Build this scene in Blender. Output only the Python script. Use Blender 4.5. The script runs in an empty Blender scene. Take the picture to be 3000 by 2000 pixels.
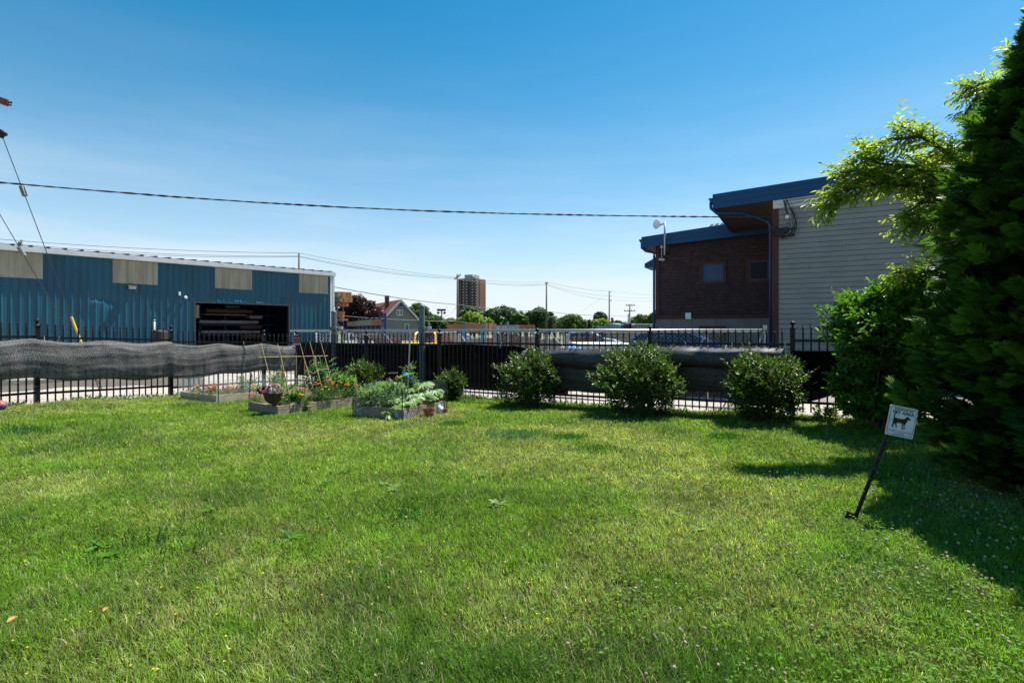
import bpy, math, random
import numpy as np
from mathutils import Vector, Matrix

# ------------------------------------------------------------------ camera, sky, sun
S = bpy.context.scene
FPX, HY, CAM = 1580.0, 968.0, 1.5          # focal length in photo pixels (3000 wide), horizon row, eye height
cam_d = bpy.data.cameras.new("camera"); cam = bpy.data.objects.new("camera", cam_d)
S.collection.objects.link(cam); S.camera = cam
cam.location = (0, 0, CAM); cam.rotation_euler = (math.radians(90), 0, 0)
cam_d.sensor_width = 36; cam_d.lens = 36 * FPX / 3000
cam_d.shift_y = -(1000 - HY) / 3000
cam_d.clip_start = 0.05; cam_d.clip_end = 3000
SUN_AZ, SUN_EL = math.radians(56), math.radians(62)     # azimuth clockwise from +Y
W = bpy.data.worlds.new("World"); S.world = W; W.use_nodes = True
nt = W.node_tree; nt.nodes.clear()
out = nt.nodes.new("ShaderNodeOutputWorld"); bg = nt.nodes.new("ShaderNodeBackground")
sky = nt.nodes.new("ShaderNodeTexSky"); sky.sky_type = 'NISHITA'; sky.sun_disc = False
sky.sun_elevation = SUN_EL; sky.sun_rotation = SUN_AZ
sky.air_density = 1.0; sky.dust_density = 0.35; sky.ozone_density = 3.0; sky.altitude = 200
hs = nt.nodes.new("ShaderNodeHueSaturation"); hs.inputs['Saturation'].default_value = 1.41; hs.inputs['Hue'].default_value = 0.480
tc = nt.nodes.new("ShaderNodeTexCoord"); sep = nt.nodes.new("ShaderNodeSeparateXYZ")
mp = nt.nodes.new("ShaderNodeMapping"); mp.inputs['Scale'].default_value = (1.2, 1.2, 9)
nz = nt.nodes.new("ShaderNodeTexNoise"); nz.inputs['Scale'].default_value = 2.2; nz.inputs['Detail'].default_value = 6; nz.inputs['Roughness'].default_value = .55
r1 = nt.nodes.new("ShaderNodeMapRange"); r1.inputs[1].default_value = .40; r1.inputs[2].default_value = .72
r2 = nt.nodes.new("ShaderNodeMapRange"); r2.inputs[1].default_value = 0.60; r2.inputs[2].default_value = 0.0
mu = nt.nodes.new("ShaderNodeMath"); mu.operation = 'POWER'; mu.inputs[1].default_value = 2.7
mu2 = nt.nodes.new("ShaderNodeMapRange"); mu2.inputs[3].default_value = .88; mu2.inputs[4].default_value = 1.42
mu3 = nt.nodes.new("ShaderNodeMath"); mu3.operation = 'MULTIPLY'; mu3.use_clamp = True
mix = nt.nodes.new("ShaderNodeMix"); mix.data_type = 'RGBA'
mix.inputs[7].default_value = (5.9, 6.35, 6.9, 1)
L = nt.links.new
L(sky.outputs[0], hs.inputs['Color']); L(tc.outputs['Generated'], sep.inputs[0]); L(tc.outputs['Generated'], mp.inputs[0])
L(mp.outputs[0], nz.inputs['Vector']); L(nz.outputs[0], r1.inputs[0]); L(sep.outputs[2], r2.inputs[0])
L(r2.outputs[0], mu.inputs[0]); L(r1.outputs[0], mu2.inputs[0]); L(mu.outputs[0], mu3.inputs[0]); L(mu2.outputs[0], mu3.inputs[1])
L(mu3.outputs[0], mix.inputs[0]); L(hs.outputs[0], mix.inputs[6]); L(mix.outputs[2], bg.inputs['Color']); L(bg.outputs[0], out.inputs[0])
bg.inputs['Strength'].default_value = 0.082
sun_d = bpy.data.lights.new("sun", 'SUN'); sun_d.energy = 5.0; sun_d.angle = math.radians(.5); sun_d.color = (1, .96, .88)
sun = bpy.data.objects.new("sun", sun_d); S.collection.objects.link(sun)
SD = Vector((math.sin(SUN_AZ)*math.cos(SUN_EL), math.cos(SUN_AZ)*math.cos(SUN_EL), math.sin(SUN_EL)))
sun.rotation_euler = SD.to_track_quat('Z', 'Y').to_euler()
vs = S.view_settings; vs.view_transform = 'Standard'; vs.look = 'None'; vs.exposure = 0.86; vs.gamma = 1.0
S.cycles.max_bounces = 8; S.cycles.transparent_max_bounces = 24; S.cycles.diffuse_bounces = 3
S.cycles.glossy_bounces = 3; S.cycles.transmission_bounces = 4; S.cycles.caustics_reflective = False; S.cycles.caustics_refractive = False
S.cycles.use_denoising = True; S.cycles.denoising_prefilter = 'NONE'; S.cycles.use_adaptive_sampling = False

# ------------------------------------------------------------------ helpers
rnd = random.Random(7); RG = np.random.default_rng(11)
def P(x, y, D): return Vector(((x-1500)*D/FPX, D, CAM-(y-HY)*D/FPX))
class Wall:                                 # a vertical plane through photo column x0 at depth D0, horizontal lines vanishing at column vx
    def __init__(s, x0, D0, vx, back=0.0):
        s.x0, s.D0, s.vx = x0, D0, vx
        d = Vector((vx-1500, FPX, 0)).normalized(); s.t = d
        n = Vector((-d.y, d.x, 0))
        if n.y > 0: n = -n
        s.n = n; s.o = P(x0, HY, D0) - n*back; s.o.z = 0
    def D(s, x):
        k = (x-1500)/FPX                      # ray (k,1): k*D = ox + t*tx ; D = oy + t*ty
        tt = (k*s.o.y - s.o.x)/(s.t.x - k*s.t.y)
        return s.o.y + tt*s.t.y
    def at(s, x, y): return P(x, y, s.D(x))
    def u(s, x): p = P(x, HY, s.D(x)); return (p-s.o).dot(s.t)
    def pt(s, u, z, off=0.0): v = s.o + s.t*u + s.n*off; v = v.copy(); v.z = z; return v

def wnode(m, t): return m.node_tree.nodes.new(t)
def mat(name, col, rough=.6, metal=0.0, var=.12, vs_=6.0, bump=0.0, bs=40.0, spec=.4, stretch=(1,1,1), col2=None, trans=0.0, alpha=None, coat=0.0, ramp=(.35,.65)):
    m = bpy.data.materials.new(name); m.use_nodes = True; n = m.node_tree.nodes; b = n['Principled BSDF']; l = m.node_tree.links.new
    b.inputs['Roughness'].default_value = rough; b.inputs['Metallic'].default_value = metal; b.inputs['Specular IOR Level'].default_value = spec
    if coat: b.inputs['Coat Weight'].default_value = coat; b.inputs['Coat Roughness'].default_value = .08
    t = n.new('ShaderNodeTexCoord'); mpn = n.new('ShaderNodeMapping'); mpn.inputs['Scale'].default_value = stretch; l(t.outputs['Object'], mpn.inputs[0])
    nz = n.new('ShaderNodeTexNoise'); nz.inputs['Scale'].default_value = vs_; nz.inputs['Detail'].default_value = 6; nz.inputs['Roughness'].default_value = .62
    l(mpn.outputs[0], nz.inputs['Vector'])
    rp = n.new('ShaderNodeMapRange'); rp.inputs[1].default_value = ramp[0]; rp.inputs[2].default_value = ramp[1]; l(nz.outputs[0], rp.inputs[0])
    mx = n.new('ShaderNodeMix'); mx.data_type = 'RGBA'; c = np.array(col)
    c2 = np.array(col2) if col2 is not None else np.clip(c*(1+var), 0, 1); c1 = c if col2 is not None else c*(1-var)
    mx.inputs[6].default_value = (*c1, 1); mx.inputs[7].default_value = (*c2, 1); l(rp.outputs[0], mx.inputs[0]); l(mx.outputs[2], b.inputs['Base Color'])
    if bump:
        n2 = n.new('ShaderNodeTexNoise'); n2.inputs['Scale'].default_value = bs; n2.inputs['Detail'].default_value = 4; l(mpn.outputs[0], n2.inputs['Vector'])
        bp = n.new('ShaderNodeBump'); bp.inputs['Strength'].default_value = bump; bp.inputs['Distance'].default_value = .02; l(n2.outputs[0], bp.inputs['Height']); l(bp.outputs[0], b.inputs['Normal'])
    if trans: b.inputs['Transmission Weight'].default_value = trans
    if alpha is not None: b.inputs['Alpha'].default_value = alpha
    m['mx'] = 0
    return m
def leafmat(name, trans=.38, rough=.42, spec=.35, tcol=(1.15, 1.25, .55)):
    m = bpy.data.materials.new(name); m.use_nodes = True; n = m.node_tree.nodes; l = m.node_tree.links.new
    b = n['Principled BSDF']; a = n.new('ShaderNodeAttribute'); a.attribute_name = 'Col'
    b.inputs['Roughness'].default_value = rough; b.inputs['Specular IOR Level'].default_value = spec
    l(a.outputs['Color'], b.inputs['Base Color'])
    tr = n.new('ShaderNodeBsdfTranslucent'); mm = n.new('ShaderNodeMix'); mm.data_type = 'RGBA'; mm.blend_type = 'MULTIPLY'; mm.inputs[0].default_value = 1
    l(a.outputs['Color'], mm.inputs[6]); mm.inputs[7].default_value = (*[t*1.5 for t in tcol], 1); l(mm.outputs[2], tr.inputs[0])
    ms = n.new('ShaderNodeMixShader'); ms.inputs[0].default_value = trans
    l(b.outputs[0], ms.inputs[1]); l(tr.outputs[0], ms.inputs[2]); l(ms.outputs[0], n['Material Output'].inputs[0])
    return m

class MB:
    def __init__(s): s.v = []; s.f = []; s.m = []
    def add(s, vs, fs, mi=0):
        o = len(s.v); s.v += [tuple(v) for v in vs]; s.f += [tuple(i+o for i in f) for f in fs]; s.m += [mi]*len(fs); return s
    def hexa(s, p, mi=0):       # 8 points, bottom ring then top ring
        return s.add(p, [(3,2,1,0),(4,5,6,7),(0,1,5,4),(1,2,6,5),(2,3,7,6),(3,0,4,7)], mi)
    def box(s, c, sx, sy, sz, ax=None, ay=None, mi=0):       # centre, full sizes
        c = Vector(c); ax = Vector(ax) if ax is not None else Vector((1,0,0)); ay = Vector(ay) if ay is not None else Vector((0,1,0)); az = ax.cross(ay)
        q = []
        for z in (-.5, .5):
            for (x, y) in ((-.5,-.5),(.5,-.5),(.5,.5),(-.5,.5)): q.append(c+ax*(x*sx)+ay*(y*sy)+az*(z*sz))
        return s.hexa(q, mi)
    def beam(s, a, b, w, h, up=(0,0,1), mi=0):
        a = Vector(a); b = Vector(b); d = (b-a); L_ = d.length
        if L_ < 1e-6: return s
        d /= L_; up = Vector(up)
        if abs(d.dot(up)) > .99: up = Vector((1,0,0))
        sx = d.cross(up).normalized(); sz = sx.cross(d).normalized()
        return s.box((a+b)/2, w, L_, h, sx, d, mi)
    def tube(s, pts, r, n=8, cap=True, mi=0):
        pts = [Vector(p) for p in pts]; rs = r if isinstance(r, (list, tuple)) else [r]*len(pts); vs = []; fs = []
        ref = None
        for i, p in enumerate(pts):
            d = (pts[min(i+1, len(pts)-1)]-pts[max(i-1, 0)]).normalized()
            if ref is None: ref = Vector((0,0,1)) if abs(d.z) < .9 else Vector((1,0,0))
            x = d.cross(ref).normalized(); y = x.cross(d).normalized(); ref = y
            for k in range(n):
                a = 2*math.pi*k/n; vs.append(p + x*(rs[i]*math.cos(a)) + y*(rs[i]*math.sin(a)))
        for i in range(len(pts)-1):
            for k in range(n): fs.append((i*n+k, i*n+(k+1)%n, (i+1)*n+(k+1)%n, (i+1)*n+k))
        if cap: fs += [tuple(range(n))[::-1], tuple(range((len(pts)-1)*n, len(pts)*n))]
        return s.add(vs, fs, mi)
    def lathe(s, c, prof, n=16, mi=0):      # prof = [(r,z)...]
        c = Vector(c); vs = []; fs = []
        for (r, z) in prof:
            for k in range(n): a = 2*math.pi*k/n; vs.append(c+Vector((r*math.cos(a), r*math.sin(a), z)))
        for i in range(len(prof)-1):
            for k in range(n): fs.append((i*n+k, i*n+(k+1)%n, (i+1)*n+(k+1)%n, (i+1)*n+k))
        return s.add(vs, fs, mi)
    def prism(s, poly, off, mi=0):      # polygon of 3D points extruded by vector
        o = Vector(off); n = len(poly); vs = [Vector(p) for p in poly]+[Vector(p)+o for p in poly]
        fs = [tuple(range(n)), tuple(range(2*n-1, n-1, -1))]+[(i, (i+1)%n+0, (i+1)%n+n, i+n) for i in range(n)]
        return s.add(vs, fs, mi)
    def ball(s, c, r, n=10, mi=0, sq=1.0):
        pr = [(r*math.sin(math.pi*i/n)+1e-5, -r*sq*math.cos(math.pi*i/n)) for i in range(n+1)]
        return s.lathe(c, pr, max(8, n), mi)

COL = S.collection
ORG = {}
def link(name, me, m, parent, smooth=False):
    o = bpy.data.objects.new(name, me); COL.objects.link(o)
    for mm in (m if isinstance(m, (list, tuple)) else [m]): me.materials.append(mm)
    if parent is not None: o.parent = parent
    if smooth: me.polygons.foreach_set('use_smooth', [True]*len(me.polygons))
    return o
def build(name, mb, m, parent=None, smooth=False, org=None, bevel=0.0):
    """mesh from world-space builder; vertices are stored relative to the thing's origin"""
    root = parent; chain = Vector((0,0,0))
    while root is not None: chain = chain + root.location; root = root.parent
    if parent is None:
        if org is None:
            a = np.array([tuple(v) for v in mb.v]); org = (a[:,0].mean(), a[:,1].mean(), a[:,2].min())
        chain = Vector(org)
    a = np.array([tuple(v) for v in mb.v], dtype=np.float64) - np.array(tuple(chain))
    me = bpy.data.meshes.new(name); me.from_pydata(a.tolist(), [], mb.f)
    if isinstance(m, (list, tuple)): me.polygons.foreach_set('material_index', mb.m)
    o = link(name, me, m, parent, smooth)
    if parent is None: o.location = chain
    import bmesh
    bm = bmesh.new(); bm.from_mesh(me); bmesh.ops.recalc_face_normals(bm, faces=bm.faces); bm.to_mesh(me); bm.free()
    if bevel:
        md = o.modifiers.new('bevel', 'BEVEL'); md.width = bevel; md.segments = 2; md.limit_method = 'ANGLE'
    return o
def tag(o, label=None, cat=None, group=None, kind=None):
    if label: o['label'] = label
    if cat: o['category'] = cat
    if group: o['group'] = group
    if kind: o['kind'] = kind
    return o
def empty(name, loc, label, cat, group=None):
    o = bpy.data.objects.new(name, None); COL.objects.link(o); o.location = loc; o.empty_display_size = .2
    return tag(o, label, cat, group)
def copytree(o, parent=None):
    c = o.copy(); COL.objects.link(c); c.parent = parent
    for ch in list(o.children): copytree(ch, c)
    return c

def npmesh(name, V, Fc, C, m, parent=None, org=(0,0,0), smooth=False):
    """numpy mesh: V (n,3) world, Fc (k, 3|4) ints, C (n,3) vertex colours"""
    ch = np.array(org, dtype=float)
    root = parent
    if parent is not None:
        ch = np.zeros(3)
        while root is not None: ch += np.array(root.location); root = root.parent
    V = V - ch
    me = bpy.data.meshes.new(name); k = Fc.shape[1]
    me.vertices.add(len(V)); me.vertices.foreach_set('co', V.astype(np.float32).ravel())
    me.loops.add(Fc.size); me.loops.foreach_set('vertex_index', Fc.astype(np.int32).ravel())
    me.polygons.add(len(Fc)); me.polygons.foreach_set('loop_start', np.arange(0, Fc.size, k, dtype=np.int32)); 
    me.update(calc_edges=True)
    if C is not None:
        at = me.color_attributes.new('Col', 'FLOAT_COLOR', 'POINT'); cc = np.ones((len(V), 4), np.float32); cc[:, :3] = C; at.data.foreach_set('color', cc.ravel())
    o = link(name, me, m, parent, smooth)
    if parent is None: o.location = ch
    return o
def unit(a): return a/np.maximum(np.linalg.norm(a, axis=-1, keepdims=True), 1e-9)
def rdir(n, up=0.0):
    a = RG.normal(size=(n, 3)); a[:, 2] += up; return unit(a)
def leaves(P0, A, N, Ln, Wd, C, fold=.25, droop=.15, cv=None):
    """6-vertex leaves: base P0, axis A, normal N"""
    A = unit(A); N = unit(N - A*np.sum(A*N, 1, keepdims=True)); Sx = np.cross(A, N); n = len(P0)
    Ln = np.broadcast_to(np.asarray(Ln, float), (n,))[:, None]; Wd = np.broadcast_to(np.asarray(Wd, float), (n,))[:, None]
    def pt(a, w, h): return P0 + A*Ln*a + Sx*Wd*w + N*(Wd*h*fold - Ln*droop*a*a)
    V = np.stack([pt(0, 0, 0), pt(.28, .42, 1), pt(.62, .40, 1), pt(1, 0, 0), pt(.62, -.40, 1), pt(.28, -.42, 1)], 1).reshape(-1, 3)
    b = np.arange(n)[:, None]*6
    F1 = b+np.array([[0, 1, 2, 3]]); F2 = b+np.array([[0, 3, 4, 5]])
    return V, np.concatenate([F1, F2]), np.repeat(C, 6, 0)
def cat(parts):
    o = 0; Vs = []; Fs = []; Cs = []
    for V, Fc, C in parts: Vs.append(V); Fs.append(Fc+o); Cs.append(C); o += len(V)
    return np.concatenate(Vs), np.concatenate(Fs), np.concatenate(Cs)
def vnoise(x, y, sc, seed):
    g = np.random.default_rng(seed).random((64, 64)); x = np.asarray(x)/sc+100; y = np.asarray(y)/sc+100
    xi = np.floor(x).astype(int); yi = np.floor(y).astype(int); fx = x-xi; fy = y-yi; fx = fx*fx*(3-2*fx); fy = fy*fy*(3-2*fy)
    G = lambda a, b: g[a % 64, b % 64]
    return (G(xi, yi)*(1-fx)+G(xi+1, yi)*fx)*(1-fy)+(G(xi, yi+1)*(1-fx)+G(xi+1, yi+1)*fx)*fy
def colvar(base, n, v=.25, hue=.1):
    b = np.array(base)[None, :]*(1+RG.uniform(-v, v, (n, 1))); b = b*(1+RG.uniform(-hue, hue, (n, 3))); return np.clip(b, 0.002, 1)

# ------------------------------------------------------------------ layout of the two iron fences
R_ = 1.02
def sR(x): return 115.3+.0478*(x-1000)
def sL(x): return 171.3-.0735*x
def fR(x, s): D = FPX*R_/s; return ((x-1500)*D/FPX, D)
XC = 868
cor = fR(XC, 108.4)
right_posts = [cor, fR(1073, sR(1073)), fR(1287, sR(1287)), fR(1574, sR(1574)), fR(1905, sR(1905)), fR(2322, sR(2322))]
a_, b_ = np.array(right_posts[-2]), np.array(right_posts[-1]); dR = (b_-a_)/np.linalg.norm(b_-a_)
right_posts += [tuple(b_+dR*2.4), tuple(b_+dR*4.8)]
left_posts = [cor, fR(773, sL(773)), fR(500, sL(500)), fR(108, sL(108))]
a_, b_ = np.array(left_posts[-2]), np.array(left_posts[-1]); dL = (b_-a_)/np.linalg.norm(b_-a_)
left_posts += [tuple(b_+dL*2.4), tuple(b_+dL*4.8)]
right_top = [(1.155, 1.16), (1.165, 1.175), (1.22, 1.22), (1.205, 1.215), (1.267, 1.265), (1.33, 1.33), (1.36, 1.36)]
left_top = [(1.155, 1.18), (1.19, 1.25), (1.29, 1.37), (1.385, 1.40), (1.42, 1.44)]
GP = []
for i, (l, r) in enumerate(right_top):
    for q, z in ((right_posts[i], l), (right_posts[i+1], r)): GP.append((q[0], q[1], z-1.24))
for i, (l, r) in enumerate(left_top):
    for q, z in ((left_posts[i], l), (left_posts[i+1], r)): GP.append((q[0], q[1], z-1.24))
for q in ((0,2,0),(-3,3,0),(3,3,0),(-3,6,0),(0,6,0),(3,5.5,0),(-1,9,0),(-4,9.5,0),(1,-3,0),(-6,-3,0),(7,-3,.02),(-7,4,.05),(7,4,.05),(2,8,0)): GP.append(q)
GPA = np.array(GP)
def ground(X, Y):
    X = np.asarray(X, float); Y = np.asarray(Y, float)
    d2 = (X[..., None]-GPA[:, 0])**2+(Y[..., None]-GPA[:, 1])**2+.5
    w = 1/d2**2; z = (w*GPA[:, 2]).sum(-1)/w.sum(-1)
    return z + (vnoise(X, Y, 1.7, 3)-.5)*.04
def G(x, y): return float(ground(np.array([x]), np.array([y]))[0])
def on_ground(x, y):                         # photo pixel on the lawn -> world point
    D = FPX*1.5/(y-HY)
    for _ in range(5): D = FPX*(CAM-G((x-1500)*D/FPX, D))/(y-HY)
    X = (x-1500)*D/FPX; return Vector((X, D, G(X, D)))
nLi = np.array([dL[1], -dL[0]]); nLi = nLi if nLi[0] > 0 else -nLi      # inward normals of the fences
nRi = np.array([dR[1], -dR[0]]); nRi = nRi if nRi[1] < 0 else -nRi
def inside(X, Y, m=0.0):                      # on the lawn side of both fences
    a = (X-cor[0])*nLi[0]+(Y-cor[1])*nLi[1]; b = (X-cor[0])*nRi[0]+(Y-cor[1])*nRi[1]
    return (a > m) & (b > m)

# ------------------------------------------------------------------ materials
M = {}
M['iron'] = mat('black_powder_coat', (.006,.006,.007), .45, spec=.28, var=.2, bump=.03, bs=80)
M['galv'] = mat('galvanised_steel', (.42,.43,.44), .38, .75, .2, 30)
M['grey_post'] = mat('weathered_grey_paint', (.11,.135,.155), .5, .1, .25, 4, .05, stretch=(1,1,.3))
M['concrete'] = mat('alley_concrete', (.38,.33,.28), .9, 0, .18, 1.3, .3, 30, ramp=(.3,.7))
M['soil'] = mat('lawn_soil', (.012,.015,.006), .95, 0, .4, 5, .6, 40, col2=(.035,.030,.014), spec=.1)
M['dirt'] = mat('garden_soil', (.05,.03,.018), .95, 0, .4, 14, .8, 60, col2=(.20,.13,.07))
M['yard'] = mat('gravel_yard', (.22,.20,.18), .95, 0, .3, .8, .5, 20)
M['earth'] = mat('far_ground', (.10,.13,.05), .95, 0, .4, .08, 0, 10, col2=(.2,.19,.13))
M['lumber_old'] = mat('weathered_board', (.20,.165,.13), .85, 0, .3, 9, .5, 50, stretch=(1,1,6), col2=(.36,.31,.26))
M['lumber_tan'] = mat('new_board', (.40,.30,.20), .8, 0, .2, 9, .3, 50, stretch=(1,1,6))
M['bamboo'] = mat('bamboo_cane', (.48,.36,.17), .6, 0, .25, 20)
M['green_stake'] = mat('dark_green_stake', (.010,.045,.030), .5, 0, .2)
M['terra'] = mat('terracotta', (.36,.11,.05), .8, 0, .2, 14, .1)
M['white_plastic'] = mat('white_bag_plastic', (.75,.77,.80), .45, 0, .08, 8)
M['red_paint'] = mat('red_paint', (.35,.02,.02), .5)
M['black_text'] = mat('black_ink', (.012,.010,.010), .6)
M['sign_white'] = mat('sign_white', (.62,.66,.68), .45, 0, .16, 14)
M['bark'] = mat('tree_bark', (.09,.07,.05), .9, 0, .35, 12, .6, 30, stretch=(1,1,.3))
M['stem'] = mat('green_stem', (.07,.10,.03), .7, 0, .3)
M['pole'] = mat('utility_pole_wood', (.15,.12,.10), .9, 0, .3, 6, .3, 40, stretch=(1,1,.15))
M['wire'] = mat('cable_black', (.02,.02,.02), .5)
M['navy'] = mat('navy_steel', (.012,.030,.10), .5, .1, .2)
M['sky_blue'] = mat('rack_blue_paint', (.03,.20,.38), .5)
M['teal_steel'] = mat('pale_green_steel', (.22,.30,.28), .55, .2)
M['rust'] = mat('rust_red_steel', (.22,.06,.035), .8, 0, .35, 12)
M['yellow'] = mat('forklift_yellow', (.75,.40,.01), .4, 0, .08)
M['tyre'] = mat('tyre_rubber', (.015,.015,.015), .85)
M['glass'] = mat('window_glass', (.012,.02,.03), .06, 0, .1, spec=.8)
M['leaf'] = leafmat('leaf'); M['grass'] = leafmat('grass_blade', .42, .55, .18, (1.15,1.2,.45))
M['needle'] = leafmat('needle', .30, .5, .25); M['petal'] = leafmat('petal', .25, .6, .2, (1,1,1)); M['glossleaf'] = leafmat('gloss_leaf', .30, .34, .42)

# ------------------------------------------------------------------ ground
def sheet(name, poly, z, m, kind='structure'):
    mb = MB(); mb.add([(p[0], p[1], z) for p in poly], [tuple(range(len(poly)))]); o = build(name, mb, m, org=(0,0,z)); o['kind'] = kind; return o
sheet('ground', [(-1500,-300),(1500,-300),(1500,2500),(-1500,2500)], -.16, M['earth'])
sheet('yard', [(-60,9),(40,9),(40,75),(-60,75)], -.13, M['yard'])
# concrete alley wrapping outside both fences
co = np.array(cor)
mb = MB(); wA = 10.0
pl = [co+nLi*.05+nRi*.05, co+dL*14+nLi*.05, co+dL*14-nLi*8, co-nLi*8-nRi*3.4, co+dR*16-nRi*3.4, co+dR*16+nRi*.05]
mb.add([(p[0], p[1], -.10) for p in pl], [tuple(range(6))])
o = build('alley_pavement', mb, M['concrete'], org=(0,0,-.1)); o['kind'] = 'structure'
# lawn soil
gx = np.arange(-13, 13.01, .25); gy = np.arange(-4, 16.01, .25); XX, YY = np.meshgrid(gx, gy)
def clampin(X, Y):
    # pull points outside the fences back to a line 0.12 m beyond the fence
    for n_ in (nLi, nRi):
        d = (X-cor[0])*n_[0]+(Y-cor[1])*n_[1]; k = np.minimum(d+.12, 0); X = X-k*n_[0]; Y = Y-k*n_[1]
    return X, Y
CX, CY = clampin(XX, YY); CX, CY = clampin(CX, CY); ZZ = ground(CX, CY)
V = np.stack([CX.ravel(), CY.ravel(), ZZ.ravel()], 1); nx = len(gx); ny = len(gy)
ii, jj = np.meshgrid(np.arange(nx-1), np.arange(ny-1)); b0 = (jj*nx+ii).ravel()
Fq = np.stack([b0, b0+1, b0+nx+1, b0+nx], 1)
ar = V[Fq]; area = np.linalg.norm(np.cross(ar[:,1]-ar[:,0], ar[:,2]-ar[:,0]), axis=1)+np.linalg.norm(np.cross(ar[:,2]-ar[:,0], ar[:,3]-ar[:,0]), axis=1)
Fq = Fq[area > 1e-4]
o = npmesh('lawn', V, Fq, None, M['soil'], org=(0,0,0), smooth=True); o['kind'] = 'structure'

# garden bed frames (corner F nearest, u along the long side, v along the short side)
def V2(x, y): return np.array([x, y], float)
beds = [
    dict(F=V2(-6.02, 11.0), u=V2(.49,.872), v=V2(-.872,.49), lu=2.3, lv=1.25),
    dict(F=V2(-4.16, 9.60), u=V2(.58,.815), v=V2(-.815,.58), lu=2.15, lv=.95),
    dict(F=V2(-1.87, 9.12), u=V2(.46,.888), v=V2(-.888,.46), lu=1.24, lv=1.02)]
def inbed(X, Y, m=0.0):
    r = np.zeros(np.shape(X), bool)
    for b in beds:
        a = (X-b['F'][0])*b['u'][0]+(Y-b['F'][1])*b['u'][1]; c = (X-b['F'][0])*b['v'][0]+(Y-b['F'][1])*b['v'][1]
        r |= (a > -m) & (a < b['lu']+m) & (c > -m) & (c < b['lv']+m)
    return r

# ------------------------------------------------------------------ grass
def make_grass():
    parts = []
    # density falls with distance, blades widen
    def sample(n, y0, y1, spread, extra):
        Y = y0+(y1-y0)*RG.random(n); X = RG.uniform(-1, 1, n)*(spread*np.maximum(Y, 1.6)+extra); return X, Y
    zones = [(1.2, 3.2, 1.02, 2.8, 15000, .0030), (3.2, 5.2, 1.02, 2.8, 9500, .0040), (5.2, 8.2, 1.02, 2.5, 5200, .0055), (8.2, 15.2, 1.0, 1.5, 2600, .0080)]
    for (y0, y1, sp, ex, dens, wd) in zones:
        A = (sp*(y0+y1)/2+ex)*2*(y1-y0); n = int(A*dens); X, Y = sample(n, y0, y1, sp, ex)
        k = inside(X, Y, -.06) & ~inbed(X, Y, .0) & (X > -12.5) & (X < 12); side = (np.abs(X) > .98*Y+.25) | (Y < 1.7); k &= ~side | (RG.random(n) < .38); side = side[k]
        bald = vnoise(X, Y, .35, 21)*.6+vnoise(X, Y, 1.1, 22)*.4
        k2 = (bald > .02+.15*RG.random(n)); side = side[k2[k]]; k &= k2; X = X[k]; Y = Y[k]; n = len(X)
        Z = ground(X, Y)
        dry = np.clip((vnoise(X, Y, 1.6, 5)*.5+vnoise(X, Y, .45, 6)*.3+vnoise(X, Y, .16, 7)*.2-.42)*3.2, 0, 1); dark = np.clip((vnoise(X, Y, .8, 8)-.62)*4, 0, 1)
        tuft = vnoise(X, Y, .22, 9)
        dry = np.clip(dry*np.clip(1.15-.08*np.maximum(X, 0), .35, 1)+.22*np.clip((Y-2.6)/2.5, 0, 1)*np.clip((11.5-Y)/3, 0, 1)*(.5+vnoise(X, Y, .9, 77)), 0, 1)
        h = (.028+.034*RG.random(n)+.020*tuft)*(1+.35*dark)*(1-.15*dry)
        edge = 1-np.clip(np.minimum((X-cor[0])*nLi[0]+(Y-cor[1])*nLi[1], (X-cor[0])*nRi[0]+(Y-cor[1])*nRi[1])/.35, 0, 1)
        h *= 1+1.0*edge*RG.random(n)
        w = wd*(.6+.8*RG.random(n))*np.where(side, 1.9, 1)
        az = RG.random(n)*2*np.pi; lean = .25+.75*RG.random(n)**1.2; ln = np.stack([np.cos(az)*lean, np.sin(az)*lean, np.ones(n)], 1); ln = unit(ln)
        sd = np.stack([-np.sin(az+RG.normal(0,.6,n)), np.cos(az), np.zeros(n)], 1); sd = unit(sd)
        b = np.stack([X, Y, Z-.004], 1); hh = h[:, None]; ww = w[:, None]
        mid = b+ln*hh*.55; tip = b+ln*hh*.95+np.stack([np.cos(az), np.sin(az), -.5*np.ones(n)], 1)*hh*.28*lean[:, None]
        Vv = np.stack([b-sd*ww*.5, b+sd*ww*.5, mid+sd*ww*.42, mid-sd*ww*.42, tip], 1).reshape(-1, 3)
        g = np.array([.128,.240,.018]); g2 = np.array([.32,.35,.10]); g3 = np.array([.042,.125,.016]); straw = np.array([.52,.46,.29])
        C = g[None]*(1-dry[:, None]*.55)+g2[None]*dry[:, None]*.55; C = C*(1-dark[:, None]*.6)+g3[None]*dark[:, None]*.6
        st = RG.random(n) < (.03+.15*dry); C[st] = straw*(RG.uniform(.5, 1.1, (st.sum(), 1)))
        C = C*(.70+.60*vnoise(X, Y, .07, 78)[:, None])*(.82+.36*vnoise(X, Y, .5, 79)[:, None])*RG.uniform(.55, 1.5, (n, 1))*RG.uniform(.92, 1.08, (n, 3))
        bb = np.arange(n)[:, None]*5
        T = np.concatenate([bb+np.array([[0,1,2]]), bb+np.array([[0,2,3]]), bb+np.array([[3,2,4]])])
        parts.append((Vv, T, np.repeat(C, 5, 0)))
    return cat(parts)
V, Fc, C = make_grass()
o = npmesh('grass', V, Fc, C, M['grass']); tag(o, 'mown green lawn grass with paler dry patches', 'grass', kind='stuff')

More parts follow.
